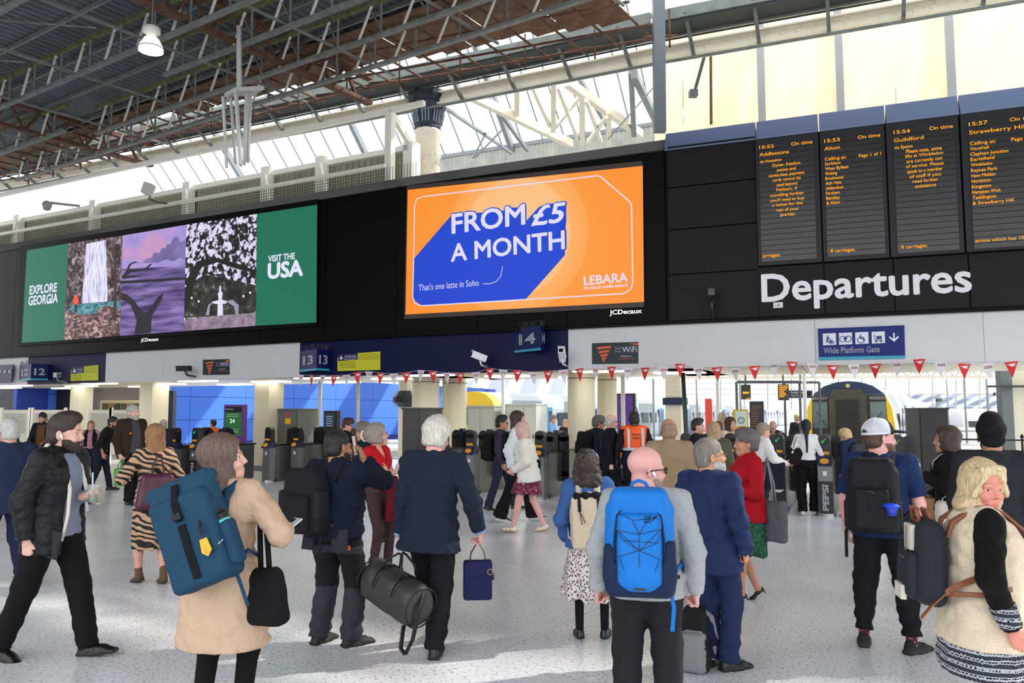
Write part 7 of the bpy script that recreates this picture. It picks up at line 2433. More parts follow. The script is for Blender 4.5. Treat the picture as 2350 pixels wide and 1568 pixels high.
# --- 12
p = Person('person with short auburn hair in black top, looking at a phone', 792, 1146, 956, 95, 'fair', sex='f', hcol=(70, 24, 26), head=(0, -18, 0), armR=(.0, .26, -.24), armL=(.0, .26, -.24))
p.body(hands=('phone', 'phone')); p.hair('thick'); p.glasses(); p.top('cardigan', [C((18, 16, 20))], .022, hem=-.05); p.skirt([black_c], hem=-.5); p.shoes(SHB); 
hangbag(p, 'tote_bag', 'purple tote bag with white polka dots', p.T(.17, -.02, .46), .36, .34, .12, .30, polka, M((190, 120, 150), .6), 80, taper=-.1)
# --- 13
p = Person('grey haired person in navy jacket behind the red top', 842, 1245, 963, 285, 'tan', lean=(6, 0), feet=[(.1, -.22), (-.1, .26)], heel=(24, 0), hcol=(110, 104, 98), armL=(-.05, .16, -.46))
p.body(hands=('hold', 'relax')); p.hair('thick'); p.top('jacket', [C((24, 30, 52))], .03, hem=-.12, collar='lapel'); p.trousers([black_c]); p.shoes(SHB)
# --- 14 red top
p = Person('person in red short-sleeved top with crossed arms and grey pinned-up hair', 862, 1312, 964, 118, 'fair', sex='f', hcol=(142, 130, 120), head=(-25, 12, 0), w=1.0, feet=[(.08, .02), (-.09, .10)],
           armR=(-.24, .20, -.24), armL=(.26, .24, -.22), elbR=(.8, -.1, -.9), elbL=(-.8, -.1, -.9), toe=(2, 12))
p.body(hands=('relax', 'relax'), bare_arms=True, palms=(p.Rt @ V3(0, -1, 0), p.Rt @ V3(0, -1, 0)), dirs=(p.Rt @ V3(1, .2, .35), p.Rt @ V3(-1, .1, .2)))
p.hair('wavy', L=.03); 
F = Field(p.hc - .22, p.hc + .22, .01); F.ell(p.hc + p.Rh @ V3(0, -.115, .035), V3(.055, .05, .075), p.Rh); F.warp(lambda X, Y, Z: .004 * noise3(X, Y, Z, 60)); build('hair_bun', [F], [hair_mat((142, 130, 120))], p.e)
cl = MB(); 
R_ = Matrix(((*p.Rh[0], p.hc[0]), (*p.Rh[1], p.hc[1]), (*p.Rh[2], p.hc[2]), (0, 0, 0, 1)))
cl.tube([(.075, -.15, .08), (.08, -.17, .03), (.075, -.15, -.03), (.05, -.12, -.035)], .009, 6).tube([(.075, -.15, .08), (.04, -.13, .085)], .009, 6)
cl.obj('hair_claw', M((225, 225, 225), .3), p.e, True, matrix=R_)
p.glasses((90, 80, 80), .0016)
p.top('red_top', [C((176, 16, 28))], .014, hem=-.02, sleeve=.22, vneck=.16, folds=.004)
p.trousers([C((74, 52, 52))], t=.008, hemw=.05, kneew=.062); p.shoes([M((60, 34, 36), .5), M((36, 24, 24), .6)], 'boot')
F = Field(p.T(-.2, .0, -.32), p.T(.25, .4, .22), .011)
c_ = p.T(.02, .24, .16)
F.loft([(c_ - V3(0, .0, .50), .085, .04), (c_ - V3(0, .01, .3), .075, .04), (c_, .06, .035)], (1, 0, 0), k=0); F.warp(lambda X, Y, Z: .009 * np.sin(X * 70 + 3 * np.sin(Z * 9)))
e, L_ = carry(p, 'folded_coat', 'dark red garment hanging from the crossed arms', 'garment', (0, 0, 0)); build('garment_cloth', [F], [C((110, 12, 30))], e)
# --- 15 blazer
p = Person('older person with white hair in navy blazer, seen from behind with two bags', 985, 1500, 946, 6, 'pink', lean=(2, 3), w=1.04, hcol=(206, 200, 192), feet=[(.06, -.10), (-.02, .32, .04)], heel=(0, 0), toe=(-4, 4), armL=(-.05, .04, -.56), armR=(.18, .10, -.50), elbR=(.6, -1, -.3), head=(10, -4, 0))
p.body(hands=('grip', 'grip'))
p.hair('thick'); p.top('shirt', [C((136, 164, 206))], .014, hem=.0, collar='shirt', sleeve=1.0)
p.top('blazer', [C((32, 42, 60), .9, .7)], .032, hem=-.20, collar='lapel', folds=.010, sleeve=.95, flare=.02)
p.trousers([C((22, 24, 32))], hemw=.072, kneew=.080, folds=.008); p.shoes(SHB)
for sd in (-1, 1):
    sh, el, wr = p.arms[sd]; MB().tube([wr - unit(wr - el) * .045, wr - unit(wr - el) * .005], .040, 16).obj('shirt_cuff', C((136, 164, 206)), p.e, True)
# duffel
hb_ = p.hand(-1)
R = RZ(-38) @ RY(14)
e, L = carry(p, 'duffel_bag', 'dark olive leather duffel bag carried low on the left side', 'bag', hb_ + V3(-.03, -.06, -.29), R)
F = Field((-.34, -.17, -.19), (.34, .17, .2), .008)
F.cone((-.22, 0, -.01), (.22, 0, -.01), .15, .15, k=0, fl=(V3(0, 1, 0), .85)); F.box((0, 0, -.07), (.28, .115, .075), .03, k=.05); F.cut(lambda X, Y, Z: np.abs(X) - .30, .02)
F.warp(lambda X, Y, Z: .005 * noise3(X, Y, Z, 18))
dl = M((52, 54, 50), .45, bump=.2, scale=30, var=.12)
build('bag_body', [F], [dl], e)
for x in (-.11, .11):
    MB().ribbon([(x, -.128 * math.cos(a) * 1.02, -.01 + .155 * math.sin(a)) for a in np.linspace(-.9, math.pi + .9, 20)], .035, .006, (1, 0, 0)).obj('band', M((26, 26, 26), .5), e, True)
for s_ in (-1, 1):
    MB().tube([(-.11, s_ * .09, .12), (-.08, s_ * .06, .21), (-.02, s_ * .02, .27), (.02, s_ * .02, .27), (.08, s_ * .06, .21), (.11, s_ * .09, .12)], .009, 7).obj('handle', M((24, 24, 24), .5), e, True)
MB().ribbon([(.30, 0, .10), (.33, -.05, -.05), (.33, -.06, -.22), (.28, -.06, -.36), (.22, -.06, -.34), (.20, -.05, -.18)], .035, .006, (0, 1, 0)).obj('shoulder_strap', M((22, 22, 22), .6), e, True)
for x in (-.30, .30): MB().tube([(x * .98, .142 * math.cos(a), -.02 + .145 * math.sin(a)) for a in np.linspace(0, 6.283, 24, endpoint=False)], .006, 6, close=True).obj('piping', M((26, 26, 26), .5), e, True)
def brief(e, L, w, h, d):
    MB().box(-w * .46, w * .46, -d / 2 - .006, -d / 2 + .01, -h * .42, h * .12).obj('front_pocket', C((34, 38, 84)), e)
    MB().tube([(w * .35, -d * .45, h * .25), (w * .52, -d * .3, h * .18), (w * .55, 0, h * .0)], .008, 6).obj('strap', M((96, 56, 44), .5), e, True)
    MB().tube([(w * .42 + .02 * math.cos(a), -d * .5, h * .22 + .02 * math.sin(a)) for a in np.linspace(0, 6.283, 12, endpoint=False)], .003, 5, close=True).obj('ring', M((190, 160, 120), .3, metal=.8), e)
hangbag(p, 'briefcase', 'navy fabric briefcase with brown leather handles', p.hand(1), .215, .29, .085, .13, C((38, 42, 88)), M((104, 58, 46), .5), 12, taper=.0, rad=.02, extra=brief, soft=.002, sw=.02, spread=.55)
# --- 16, 17
p = Person('person with dark hair and glasses wearing a black backpack, walking right', 1150, 1170, 949, 95, 'tan', feet=[(.1, -.22), (-.1, .24)], heel=(20, 0), hcol=(22, 20, 22))
p.body(); p.hair('crew'); p.glasses(); p.top('jacket', [C((58, 54, 76))], .03, hem=-.08, collar='crew'); p.trousers([C((40, 48, 72))], hemw=.075); p.shoes(SHB)
backpack(p, 'black backpack on the dark haired person with glasses', .32, .50, .2, .2, .12, C((16, 16, 20)), black_c)
p = Person('person with long brown hair in white shirt and black flared trousers', 1187, 1197, 938, 98, 'fair', feet=[(.1, -.26), (-.1, .24)], heel=(8, -6), toe=(2, 2), hcol=(58, 38, 32), head=(8, 0, 0), armR=(.04, -.06, -.54))
p.body(hands=('relax', 'relax')); p.hair('long', L=.12); p.beard((80, 56, 46), .2)
p.top('shirt', [C((212, 218, 232), .8, .6)], .026, hem=-.06, collar='shirt', folds=.012, sw=1.15); p.trousers([C((14, 14, 17))], hemw=.085, kneew=.075, flare=.03); p.shoes([M((16, 16, 18), .5), M((200, 200, 200), .5)])
backpack(p, 'slim black backpack worn by the long haired person in white', .28, .44, .12, .22, .12, C((20, 20, 24)), black_c, pocket=False, side=False)
# --- 18
p = Person('person with pinkish blond hair in white cardigan walking left', 1212, 1222, 963, 282, 'pink', sex='f', lean=(7, 0), w=1.08, feet=[(.09, -.24, .02), (-.09, .22)], heel=(12, -4), toe=(2, 2), hcol=(206, 168, 160), head=(14, -6, 0), armL=(-.06, .20, -.38), armR=(.08, .1, -.5), belly=.03)
p.body(bare_legs=True); p.hair('bob', L=.08); p.top('cardigan', [C((216, 212, 204), .95, .5)], .034, hem=-.16, flare=.02, collar='crew', folds=.010, sw=1.1); p.skirt([floral], hem=-.34, flare=.05, t=.03); p.shoes([M((230, 222, 208), .7), M((176, 148, 116), .7)], 'flat')
hangbag(p, 'shoulder_bag', 'black shoulder bag behind the white cardigan', p.T(.19, -.06, .45), .28, .30, .10, .26, C((22, 22, 26)), black_c, 90, taper=-.1, straps=1)
# --- 19, 20
p = Person('person in light blue shirt looking down on the platform', 1268, 1078, 949, 110, 'fair', head=(0, -20, 0), hcol=(120, 112, 104), armR=(.0, .3, -.25), armL=(.0, .3, -.25)); p.body(); p.hair('short'); p.top('shirt', [C((116, 160, 208))], .02, hem=-.04); p.trousers([navy_c]); p.shoes(SHB)
p = Person('person in dark top and jeans standing on the platform beside round column', 1298, 1076, 960, 200, 'fair', sex='f', hcol=(190, 150, 110)); p.body(); p.hair('long'); p.top('top', [C((30, 26, 30))], .02, hem=-.06); p.trousers([C((60, 90, 130))]); p.shoes([M((200, 200, 200)), M((220, 220, 220))])
# --- 21
p = Person('curly haired person in blue sweater and spotted white skirt', 1358, 1466, 1027, 6, 'fair', sex='f', hcol=(52, 38, 34), w=1.1, feet=[(.12, .02), (-.11, .0)], head=(14, 4, 0), armR=(.06, .22, -.40), armL=(-.08, .12, -.48), toe=(10, 10), lean=(0, -3))
p.body(hands=('relax', 'relax')); p.hair('curly', L=.15)
MB().ribbon([Vector(p.hc + p.Rh @ (V3(.108 * math.sin(a), .035, .055 + .108 * math.cos(a)) * p.k)) for a in np.linspace(-1.35, 1.5, 16)], .026, .008, p.Rh @ V3(0, 1, 0)).obj('headband', C((130, 152, 206)), p.e, True)
p.top('sweater', [C((58, 92, 150), .9, .4, 170)], .03, hem=-.10, collar='crew', folds=.008); p.skirt([dots], hem=-.55, flare=.10, t=.028, top=.03, folds=.010)
p.trousers([C((18, 18, 20))], t=-.012, hemw=.038, kneew=.048, name='tights', folds=0); p.shoes([M((14, 12, 14), .15), sole_blk], 'flat')
beige = C((196, 180, 158), .8, .3)
def canvas(e, L, w, h, d):
    F = Field((-w * .6, -d * .8, h * .3), (w * .6, d * .8, h * .62), .008); F.box((0, 0, h * .47), (w * .42, d * .42, .035), .025, k=0); F.warp(lambda X, Y, Z: .006 * np.sin(X * 80)); build('drawstring_top', [F], [C((20, 20, 22))], e)
    for x in (-.25, .27):
        MB().ribbon([(w * x, -d * .3, h * .5), (w * x, -d * .5 - .008, h * .42), (w * x, -d * .5 - .01, h * .22)], .022, .005, (1, 0, 0)).obj('closure_strap', black_c, e)
    MB().tube([(w * -.25, -d * .5 - .014, h * .22), (w * -.2, -d * .5 - .02, h * -.02), (w * -.12, -d * .5 - .02, h * .02), (w * -.22, -d * .5 - .016, h * .2)], .003, 5).obj('cord', black_c, e)
    MB().box(w * .2, w * .23, -d * .5 - .014, -d * .5 + .01, -h * .35, h * .05).obj('zip', black_c, e)
backpack(p, 'small beige canvas backpack with black drawstring top', .28, .40, .13, .15, .13, beige, beige, pocket=False, side=False, t=.03, lid=True, extra=canvas, dangle=False, taper=.05)
# --- 22-25
p = Person('grey haired person in navy padded jacket left of bald person in suit', 1368, 1165, 950, 60, 'tan', lean=(5, 0), hcol=(92, 88, 86), head=(20, -8, 0)); p.body(); p.hair('thick'); p.glasses(); p.top('padded_jacket', [C((26, 32, 46), .6)], .042, hem=-.12, collar='high'); p.trousers([black_c]); p.shoes(SHB)
backpack(p, 'black backpack with top loop on the navy padded jacket', .32, .44, .2, .24, .14, C((18, 18, 20)), black_c, x=-.05)
p = Person('bald person with glasses in dark suit facing right, bag in hand', 1404, 1172, 946, 85, 'pale', hcol=(190, 186, 180), head=(-6, 0, 0), armR=(.04, -.04, -.55))
p.body(hands=('relax', 'grip')); p.hair('bald'); p.glasses(); p.top('shirt', [C((210, 210, 216))], .012, hem=.2, sleeve=0, collar='shirt'); p.top('suit_jacket', [C((22, 24, 34))], .034, hem=-.30, collar='lapel', openf=(.03, .05)); p.trousers([C((22, 24, 32))]); p.shoes(SHB)
hangbag(p, 'briefcase', 'black briefcase carried by the bald person in dark suit', p.hand(1), .38, .28, .12, .1, C((20, 20, 22)), black_c, 85, taper=0)
p = Person('station worker in orange vest lettered WATERLOO STATION, seen from behind', 1458, 1176, 938, 0, 'dark', hcol=(24, 20, 20), w=1.08, armL=(-.12, .02, -.52), armR=(.12, .02, -.52))
p.body(); p.hair('buzz'); p.top('shirt', [C((30, 24, 34))], .02, hem=-.08, sleeve=.95); p.trousers([C((22, 22, 30))]); p.shoes(SHB)
def paintv(s, F):
    z = s.T(0, 0, .14)[2]; z2 = s.T(0, 0, .02)[2]
    F.put(lambda X, Y, Z: (Z - z) + 0 * X, (-9, -9, -9), (9, 9, 9), mat=1, op='paint', pad=0)
p.top('hi_vis_vest', [M((255, 96, 22), .6), C((26, 26, 60)), M((200, 204, 208), .3)], .045, hem=-.14, sleeve=0, cutaway=paintv, folds=.004)
rfl = M((200, 204, 208), .3)
for sd in (-1, 1): MB().ribbon([Vector(p.T(sd * .12, y, z)) for y, z in ((-.165, .12), (-.172, .25), (-.168, .36), (-.13, .45), (-.05, .505), (.05, .50))], .045, .006, (1, 0, 0)).obj('reflective_band', rfl, p.e)
for z_, r_ in ((.13, .222), (-.05, .228)): MB().ribbon([Vector(p.T(r_ * math.sin(a), .172 * math.cos(a) - .003, z_)) for a in np.linspace(0, 6.283, 26)], .045, .006, (0, 0, 1)).obj('reflective_band', rfl, p.e)
for i, wd in enumerate(('WATERLOO', 'STATION')):
    q = p.T(-.075 + .015 * i, -.168, .36 - i * .06)
    text_fit(wd, (q[0], q[0] + .15 - .03 * i, q[2], q[2] + .035), picw, p.e, q[1] - .012, bold=.03, kind='stuff')
p = Person('bald person in tan jacket seen from behind', 1540, 1325, 952, 0, 'tan', hcol=(150, 120, 100), w=1.1); p.body(); p.hair('bald'); p.top('jacket', [C((150, 128, 102))], .036, hem=-.1, collar='high'); p.trousers([C((40, 40, 44))]); p.shoes(SHB)
# --- 26 foreground
p = Person('bald person in grey sweater wearing glasses, seen from behind in front', 1488, 1702, 1008, 10, 'pink', lean=(-1, 0), w=1.13, hcol=(150, 128, 112), head=(66, -2, 0), feet=[(.12, .02), (-.12, .02)], armR=(.10, .06, -.53), armL=(-.10, .06, -.53), belly=.02, toe=(14, 12))
p.body(hands=('fist', 'fist')); p.glasses((14, 14, 16), .0034); p.earbud(1); p.beard((150, 130, 116), .0)
p.top('shirt_collar', [C((140, 158, 190))], .012, hem=.38, sleeve=0, collar='shirt', folds=0)
p.top('sweater', [C((158, 161, 165), .95, .3, 150)], .028, hem=-.10, collar=None, folds=.006, sleeve=.99)
p.trousers([C((34, 36, 42))], hemw=.08, kneew=.09, folds=.007); p.shoes(SHB)
MB().lathe([(0, 0), (.008, 0), (.008, .003), (0, .003)], 10).obj('button', sole_blk, p.e, matrix=Matrix.Translation(p.T(.07, -.175, -.07)) @ Matrix.Rotation(math.pi / 2, 4, 'X'))
bblue = C((20, 112, 196), .6, .4); bnavy = C((24, 44, 78), .7, .4)
def north(e, L, w, h, d):
    y = -d / 2 - .008
    # navy boot around the bottom
    F = Field((-w * .7, -d, -h * .62), (w * .7, d, h * .1), .0075)
    F.box((0, -.004, -h * .34), (w * .53, d * .53, h * .18), .05, k=0); F.box((w * .42, 0, -h * .18), (w * .12, d * .5, h * .2), .03, k=.03); F.box((-w * .44, 0, -h * .2), (w * .10, d * .48, h * .18), .03, k=.03)
    F.ell((0, -d * .5, -h * .02), (w * .34, d * .6, h * .36), k=.01, op='sub')
    build('base_panel', [F], [bnavy], e)
    F = Field((-w * .5, -d * 1.2, -h * .5), (w * .5, 0, h * .35), .0075)
    F.box((0, -d * .5 - .004, -h * .06), (w * .33, .035, h * .34), .035, k=0, taper=.0); F.box((0, -d * .5 - .004, -h * .34), (w * .2, .033, h * .1), .03, k=.05)
    build('front_panel', [F], [bblue], e)
    yy = -d * .5 - .041
    P_ = [(-.10, .16), (.10, .15), (-.03, .12), (.05, .13), (-.11, .07), (.11, .08), (.0, .05), (-.08, .02), (.09, .01), (.0, -.03), (-.1, -.06), (.1, -.07), (0, -.12), (-.06, -.17), (.06, -.17), (0, -.21)]
    ln = [(0, 2), (2, 3), (3, 1), (2, 6), (3, 6), (4, 6), (5, 6), (0, 4), (1, 5), (4, 7), (5, 8), (7, 9), (8, 9), (6, 9), (7, 8), (9, 10), (9, 11), (9, 12), (10, 13), (11, 14), (12, 13), (12, 14), (12, 15), (4, 9), (5, 9)]
    b = MB()
    sx = w / .30
    for i, j in ln: b.beam((P_[i][0] * .9 * sx, yy, P_[i][1]), (P_[j][0] * .9 * sx, yy, P_[j][1]), .0025, .0025)
    q = b.obj('web_lines', M((16, 36, 70), .6), e); q['kind'] = 'stuff'
    MB().prism([(-.035, -.225), (.035, -.225), (.0, -.19)], yy - .004, yy).obj('reflector', M((40, 50, 50), .4), e)
    for i, t_ in enumerate(('THE', 'NORTH', 'FACE')): text_fit(t_, (.025, .06, .135 - i * .013, .145 - i * .013), M((14, 30, 60), .5), e, yy - .003, bold=.03, kind='stuff')
    for r in (.012, .018, .024): MB().tube([(.068 + r * (1 - math.cos(a)), yy - .003, .118 + r * math.sin(a)) for a in np.linspace(.0, 1.57, 6)], .0022, 4).obj('logo_arc', M((14, 30, 60), .5), e)
    for x in (-.36, .36): MB().tube([(w * x, -d * .45, -h * .3), (w * x * 1.02, -d * .5 - .01, 0), (w * x * .9, -d * .45, h * .25), (w * x * .5, -d * .38, h * .37)], .007, 6).obj('zip', bnavy, e, True)
backpack(p, 'bright blue backpack with dark web lines and navy base', .34, .54, .20, .26, .13, bblue, bblue, pocket=False, side=False, t=.03, extra=north, x=-.03)
# --- 27 suit
p = Person('person with grey beard in blue suit, looking right', 1640, 1535, 992, 38, 'tan', lean=(-2, 0), w=1.02, hcol=(120, 112, 106), head=(46, 4, 0), armR=(.08, .02, -.50), armL=(-.05, .05, -.5), feet=[(.10, .02), (-.05, .06)], toe=(28, 0), belly=.03)
p.body(hands=('relax', 'fist')); p.hair('buzz'); p.beard((186, 182, 178), 1.1); p.glasses((120, 112, 104), .0016)
p.top('suit_jacket', [C((30, 48, 92), .8, .5)], .034, hem=-.22, collar='lapel', folds=.009, flare=.01); p.trousers([C((28, 44, 86), .8)], hemw=.078, kneew=.078, folds=.008); p.shoes([M((22, 20, 22), .35), sole_blk])
# grey and black rucksack on the floor between them
fp = at_z(1596, 1540, 0)
class _O: pass
fo = _O(); fo.e = empty('tmp', fp, math.radians(-20)); fo.q = 0
e = empty('rucksack', fp, math.radians(-25), label='grey and black rucksack standing on the floor by the blue suit', cat='backpack')
F = Field((-.15, -.12, 0), (.15, .12, .5), .008); F.box((0, 0, .22), (.11, .085, .215), .05, k=0, taper=.35); F.box((0, -.06, .14), (.08, .05, .13), .03, k=.02, mat=1); F.warp(lambda X, Y, Z: .005 * noise3(X, Y, Z, 22))
F.cut(lambda X, Y, Z: .002 - Z)
build('pack_body', [F], [C((26, 26, 28)), C((120, 122, 126))], e)
MB().ribbon([(.03, .08, .40), (.09, .13, .34), (.12, .14, .2), (.10, .09, .06)], .03, .008, (1, 0, 0)).obj('strap', C((150, 150, 154)), e)
MB().tube([(-.03, .03, .42), (0, .03, .46), (.03, .03, .42)], .008, 6).obj('top_handle', black_c, e)
bpy.data.objects.remove(fo.e)
# --- 28-31
p = Person('young person with dark hair behind the bearded person in blue suit', 1604, 1182, 956, 110, 'fair', hcol=(44, 34, 30)); p.body(); p.hair('crew'); p.top('jumper', [C((30, 30, 36))], .025, hem=-.05); p.trousers([black_c]); p.shoes(SHB)
def quilt(s, F):
    F.warp(lambda X, Y, Z: .006 * np.abs(np.sin(Z * 48)) - .003 + 0 * X)
p = Person('person with long blond hair in olive padded jacket, seen from behind', 1643, 1230, 963, 8, 'fair', sex='f', hcol=(168, 142, 110), w=1.08, head=(10, 0, 0)); p.body(); p.hair('long', L=.24); p.top('padded_jacket', [C((84, 84, 62), .55)], .05, hem=-.05, collar='high', extra=quilt, folds=.003); p.trousers([black_c]); p.shoes(SHB)
p = Person('person with long brown hair in cream top facing the viewer', 1680, 1160, 953, 165, 'fair', sex='f', hcol=(74, 44, 34), head=(-10, 0, 0)); p.body(); p.hair('long', L=.18); p.top('top', [C((210, 196, 170))], .022, hem=-.05); p.trousers([C((60, 60, 60))]); p.shoes(SHB)
p = Person('small fair haired person beside the cream top', 1653, 1145, 964, 200, 'fair', sex='f', hcol=(120, 80, 60)); p.body(); p.hair('long', L=.15); p.top('top', [C((120, 90, 80))], .022, hem=-.05); p.trousers([black_c]); p.shoes(SHB)
p = Person('person with pale blond hair far behind the cream top', 1661, 1120, 944, 30, 'fair', sex='f', hcol=(180, 160, 140)); p.body(); p.hair('bob', L=.08); p.top('top', [C((180, 180, 180))], .022, hem=-.05); p.trousers([black_c]); p.shoes(SHB)
p = Person('person in white sweater leaning over the ticket gate', 1735, 1206, 962, 80, 'fair', lean=(16, 0), hcol=(150, 130, 110), armR=(.0, .42, -.24), armL=(-.02, .40, -.25), w=1.1); p.body(); p.hair('short'); p.top('sweater', [C((216, 214, 212))], .034, hem=-.05, folds=.008); p.trousers([C((40, 44, 60))]); p.shoes(SHB)
hangbag(p, 'shoulder_bag', 'large dark navy shoulder bag beside the gate with round emblem', p.T(.2, .12, .42), .32, .42, .14, .24, C((24, 28, 46)), black_c, 80, taper=-.1)
# --- 32 red jacket
p = Person('grey haired person in red jacket and green patterned skirt', 1724, 1380, 977, 268, 'tan', sex='f', hcol=(92, 86, 88), w=1.06, feet=[(.08, -.1, .02), (-.08, .12)], heel=(26, 14), toe=(0, 4), armL=(.0, .26, -.26), armR=(.0, .26, -.26), head=(6, 0, 0))
p.body(hands=('hold', 'hold'), bare_legs=True); p.hair('thick'); 
p.top('red_jacket', [C((160, 14, 30), .9, .5)], .034, hem=-.14, collar='high', folds=.007); p.skirt([greenp], hem=-.45, flare=.085, t=.028, folds=.010); p.shoes([M((16, 14, 18), .5), sole_blk], 'heels')
hangbag(p, 'tote_bag', 'grey cotton tote bag over the shoulder of the red jacket', p.T(-.10, -.16, .46), .36, .38, .09, .36, C((106, 104, 116), .9, .5), C((120, 118, 130)), 40, taper=-.05, soft=.008, spread=.35, sw=.024)
# --- 33-36
p = Person('older person in olive gilet leaning forward beside ponytail person', 1780, 1122, 960, 205, 'pink', lean=(14, 0), hcol=(210, 190, 150), head=(0, -16, 0), armR=(.05, .28, -.36), armL=(-.05, .28, -.36)); p.body(); p.hair('bald'); p.glasses(); p.top('shirt', [C((168, 150, 128))], .024, hem=-.03); p.top('gilet', [C((60, 64, 44))], .042, hem=-.06, sleeve=0, openf=(.05, .06), collar='high'); p.trousers([C((30, 34, 50))]); p.shoes(SHB)
p = Person('small distant person in dark top beyond the railing', 1832, 1072, 948, 0, 'fair', hcol=(180, 150, 110)); p.body(); p.hair('short'); p.top('top', [C((30, 44, 54))], .025, hem=-.05); p.trousers([black_c]); p.shoes(SHB)
p = Person('person with long black ponytail in white top and black trousers', 1856, 1182, 958, 20, 'brown', sex='f', hcol=(16, 15, 18), feet=[(.10, .1), (-.10, -.02)], armR=(.05, .2, -.42), armL=(-.12, .06, -.5))
p.body(); p.hair('ponytail', L=.34); p.top('white_top', [C((220, 220, 230))], .016, hem=.0, collar='crew', folds=.004); p.trousers([C((18, 18, 22))], hemw=.085, kneew=.08); p.shoes([M((210, 205, 200), .5), M((220, 220, 220), .5)])
hangbag(p, 'tote_bag', 'large black tote bag on the left shoulder of the ponytail person', p.T(-.15, -.06, .46), .46, .30, .14, .18, C((26, 26, 30)), black_c, 10, taper=.35, rad=.05)
p = Person('fair haired person in blue hooded coat with back turned', 1958, 1186, 979, 330, 'fair', hcol=(210, 180, 130), head=(0, -14, 0), lean=(8, 0)); p.body(); p.hair('thick'); p.top('hooded_coat', [C((24, 40, 76), .6)], .045, hem=-.22, collar='hood'); p.trousers([C((40, 40, 50))]); p.shoes(SHB)
backpack(p, 'small grey backpack on the blue hooded coat', .28, .36, .14, .24, .14, C((70, 70, 76)), black_c)
# --- 37 cap
p = Person('person in white and navy cap and blue T-shirt, seen from behind', 2036, 1492, 950, 28, 'pink', w=1.08, hcol=(80, 58, 44), head=(58, 4, 0), feet=[(.17, -.02), (-.16, .04)], toe=(32, 4), armR=(.08, .12, -.52), armL=(-.08, .12, -.52), lean=(1, 0), belly=.07)
p.body(bare_arms=True); p.hair('buzz'); p.beard((110, 76, 60), .3)
p.top('t_shirt', [C((24, 46, 92), .85, .6)], .022, hem=-.10, collar='crew', sleeve=.42, folds=.007, sw=1.0)
p.trousers([C((18, 20, 26))], hemw=.062, kneew=.088, folds=.011, length=.9)
redsock = ramp_mat('sock_spots', 'voronoi', [(.0, (200, 170, 176)), (.25, (190, 150, 160)), (.32, (70, 20, 32)), (1, (60, 18, 30))], .9, tscale=60)
p.shoes([M((22, 22, 24), .8, bump=.2), M((34, 34, 36), .7)], 'shoe', socks=[redsock])
k = p.hs
F = Field(p.hc - .2, p.hc + .22, .006)
HP = lambda x, y, z: p.hc + p.Rh @ (V3(x, y, z) * k)
F.ell(HP(0, -.012, .045), V3(.088, .107, .092) * k, p.Rh, k=0, mat=0)
cz = HP(0, 0, .028); cn = p.Rh @ V3(0, .12, 1)
F.cut(lambda X, Y, Z: -((X - cz[0]) * cn[0] + (Y - cz[1]) * cn[1] + (Z - cz[2]) * cn[2]))
F.ell(HP(0, -.115, .035), V3(.042, .06, .030) * k, p.Rh, k=.004, op='sub')
G = Field(HP(0, .12, .04) - .12, HP(0, .12, .04) + .12, .006)
G.ell(HP(0, .115, .036), V3(.078, .075, .010) * k, p.Rh @ RX(-8), k=0, mat=1)
fr_ = lambda X, Y, Z: (X - p.hc[0]) * p.Rh[0, 1] + (Y - p.hc[1]) * p.Rh[1, 1] + (Z - p.hc[2]) * p.Rh[2, 1] - .045
F2 = Field(p.hc - .2, p.hc + .22, .006); F2.d = F.d.copy(); F2.cut(lambda X, Y, Z: -fr_(X, Y, Z)); F.cut(fr_)
build('cap', [F], [M((200, 204, 212), .8, bump=.4, scale=200)], p.e); build('cap_front', [F2, G], [C((34, 38, 62))], p.e)
MB().ribbon([Vector(HP(.085 * math.cos(a), -.012 - .104 * math.sin(a), .034)) for a in np.linspace(-.3, 3.4, 18)], .018, .006, p.Rh @ V3(0, 0, 1)).obj('cap_band', M((216, 218, 224), .7), p.e)
for a in (-.9, 0, .9): MB().tube([Vector(HP(.089 * math.sin(a) * math.sin(q), -.012 - .108 * math.cos(a) * math.sin(q), .045 + .093 * math.cos(q))) for q in np.linspace(0, 1.45, 8)], .003, 5).obj('cap_seam', M((220, 222, 228), .7), p.e)
def capx(e, L, w, h, d):
    F = Field((w * .2, -d, -h * .45), (w * .62, d * .3, h * .05), .008); F.box((w * .35, -d * .5, -h * .26), (.055, .03, .11), .02, k=0); build('mesh_pocket', [F], [C((34, 38, 34))], e)
    MB().ribbon([(-w * .45, 0, -h * .35), (-w * .55, -.02, -h * .5), (-w * .56, 0, -h * .85)], .022, .005, (1, 0, 0)).obj('strap_end', black_c, e)
    MB().tube([(-.03, -d * .5 - .045, .03), (.0, -d * .5 - .047, .035), (.02, -d * .5 - .045, .02)], .003, 5).obj('logo_stroke', M((90, 92, 96), .4), e)
ck = backpack(p, 'large black backpack worn by the capped person', .34, .54, .22, .22, .13, C((22, 23, 27), .7, .6), C((34, 35, 40)), t=.03, x=-.04, extra=capx)
bp_ = p.T(.09, -.41, .14)
small(p, 'plastic_container', 'bright blue plastic container in the back of the black backpack', 'bottle', bp_, p.Rt, [('bottle', MB().lathe([(.03, -.05), (.036, -.01), (.042, .0), (.042, .015)], 20), M((40, 60, 180), .3)), ('lid', MB().lathe([(.055, .012), (.06, .022), (.04, .034), (.012, .038)], 20), M((36, 80, 220), .3))])
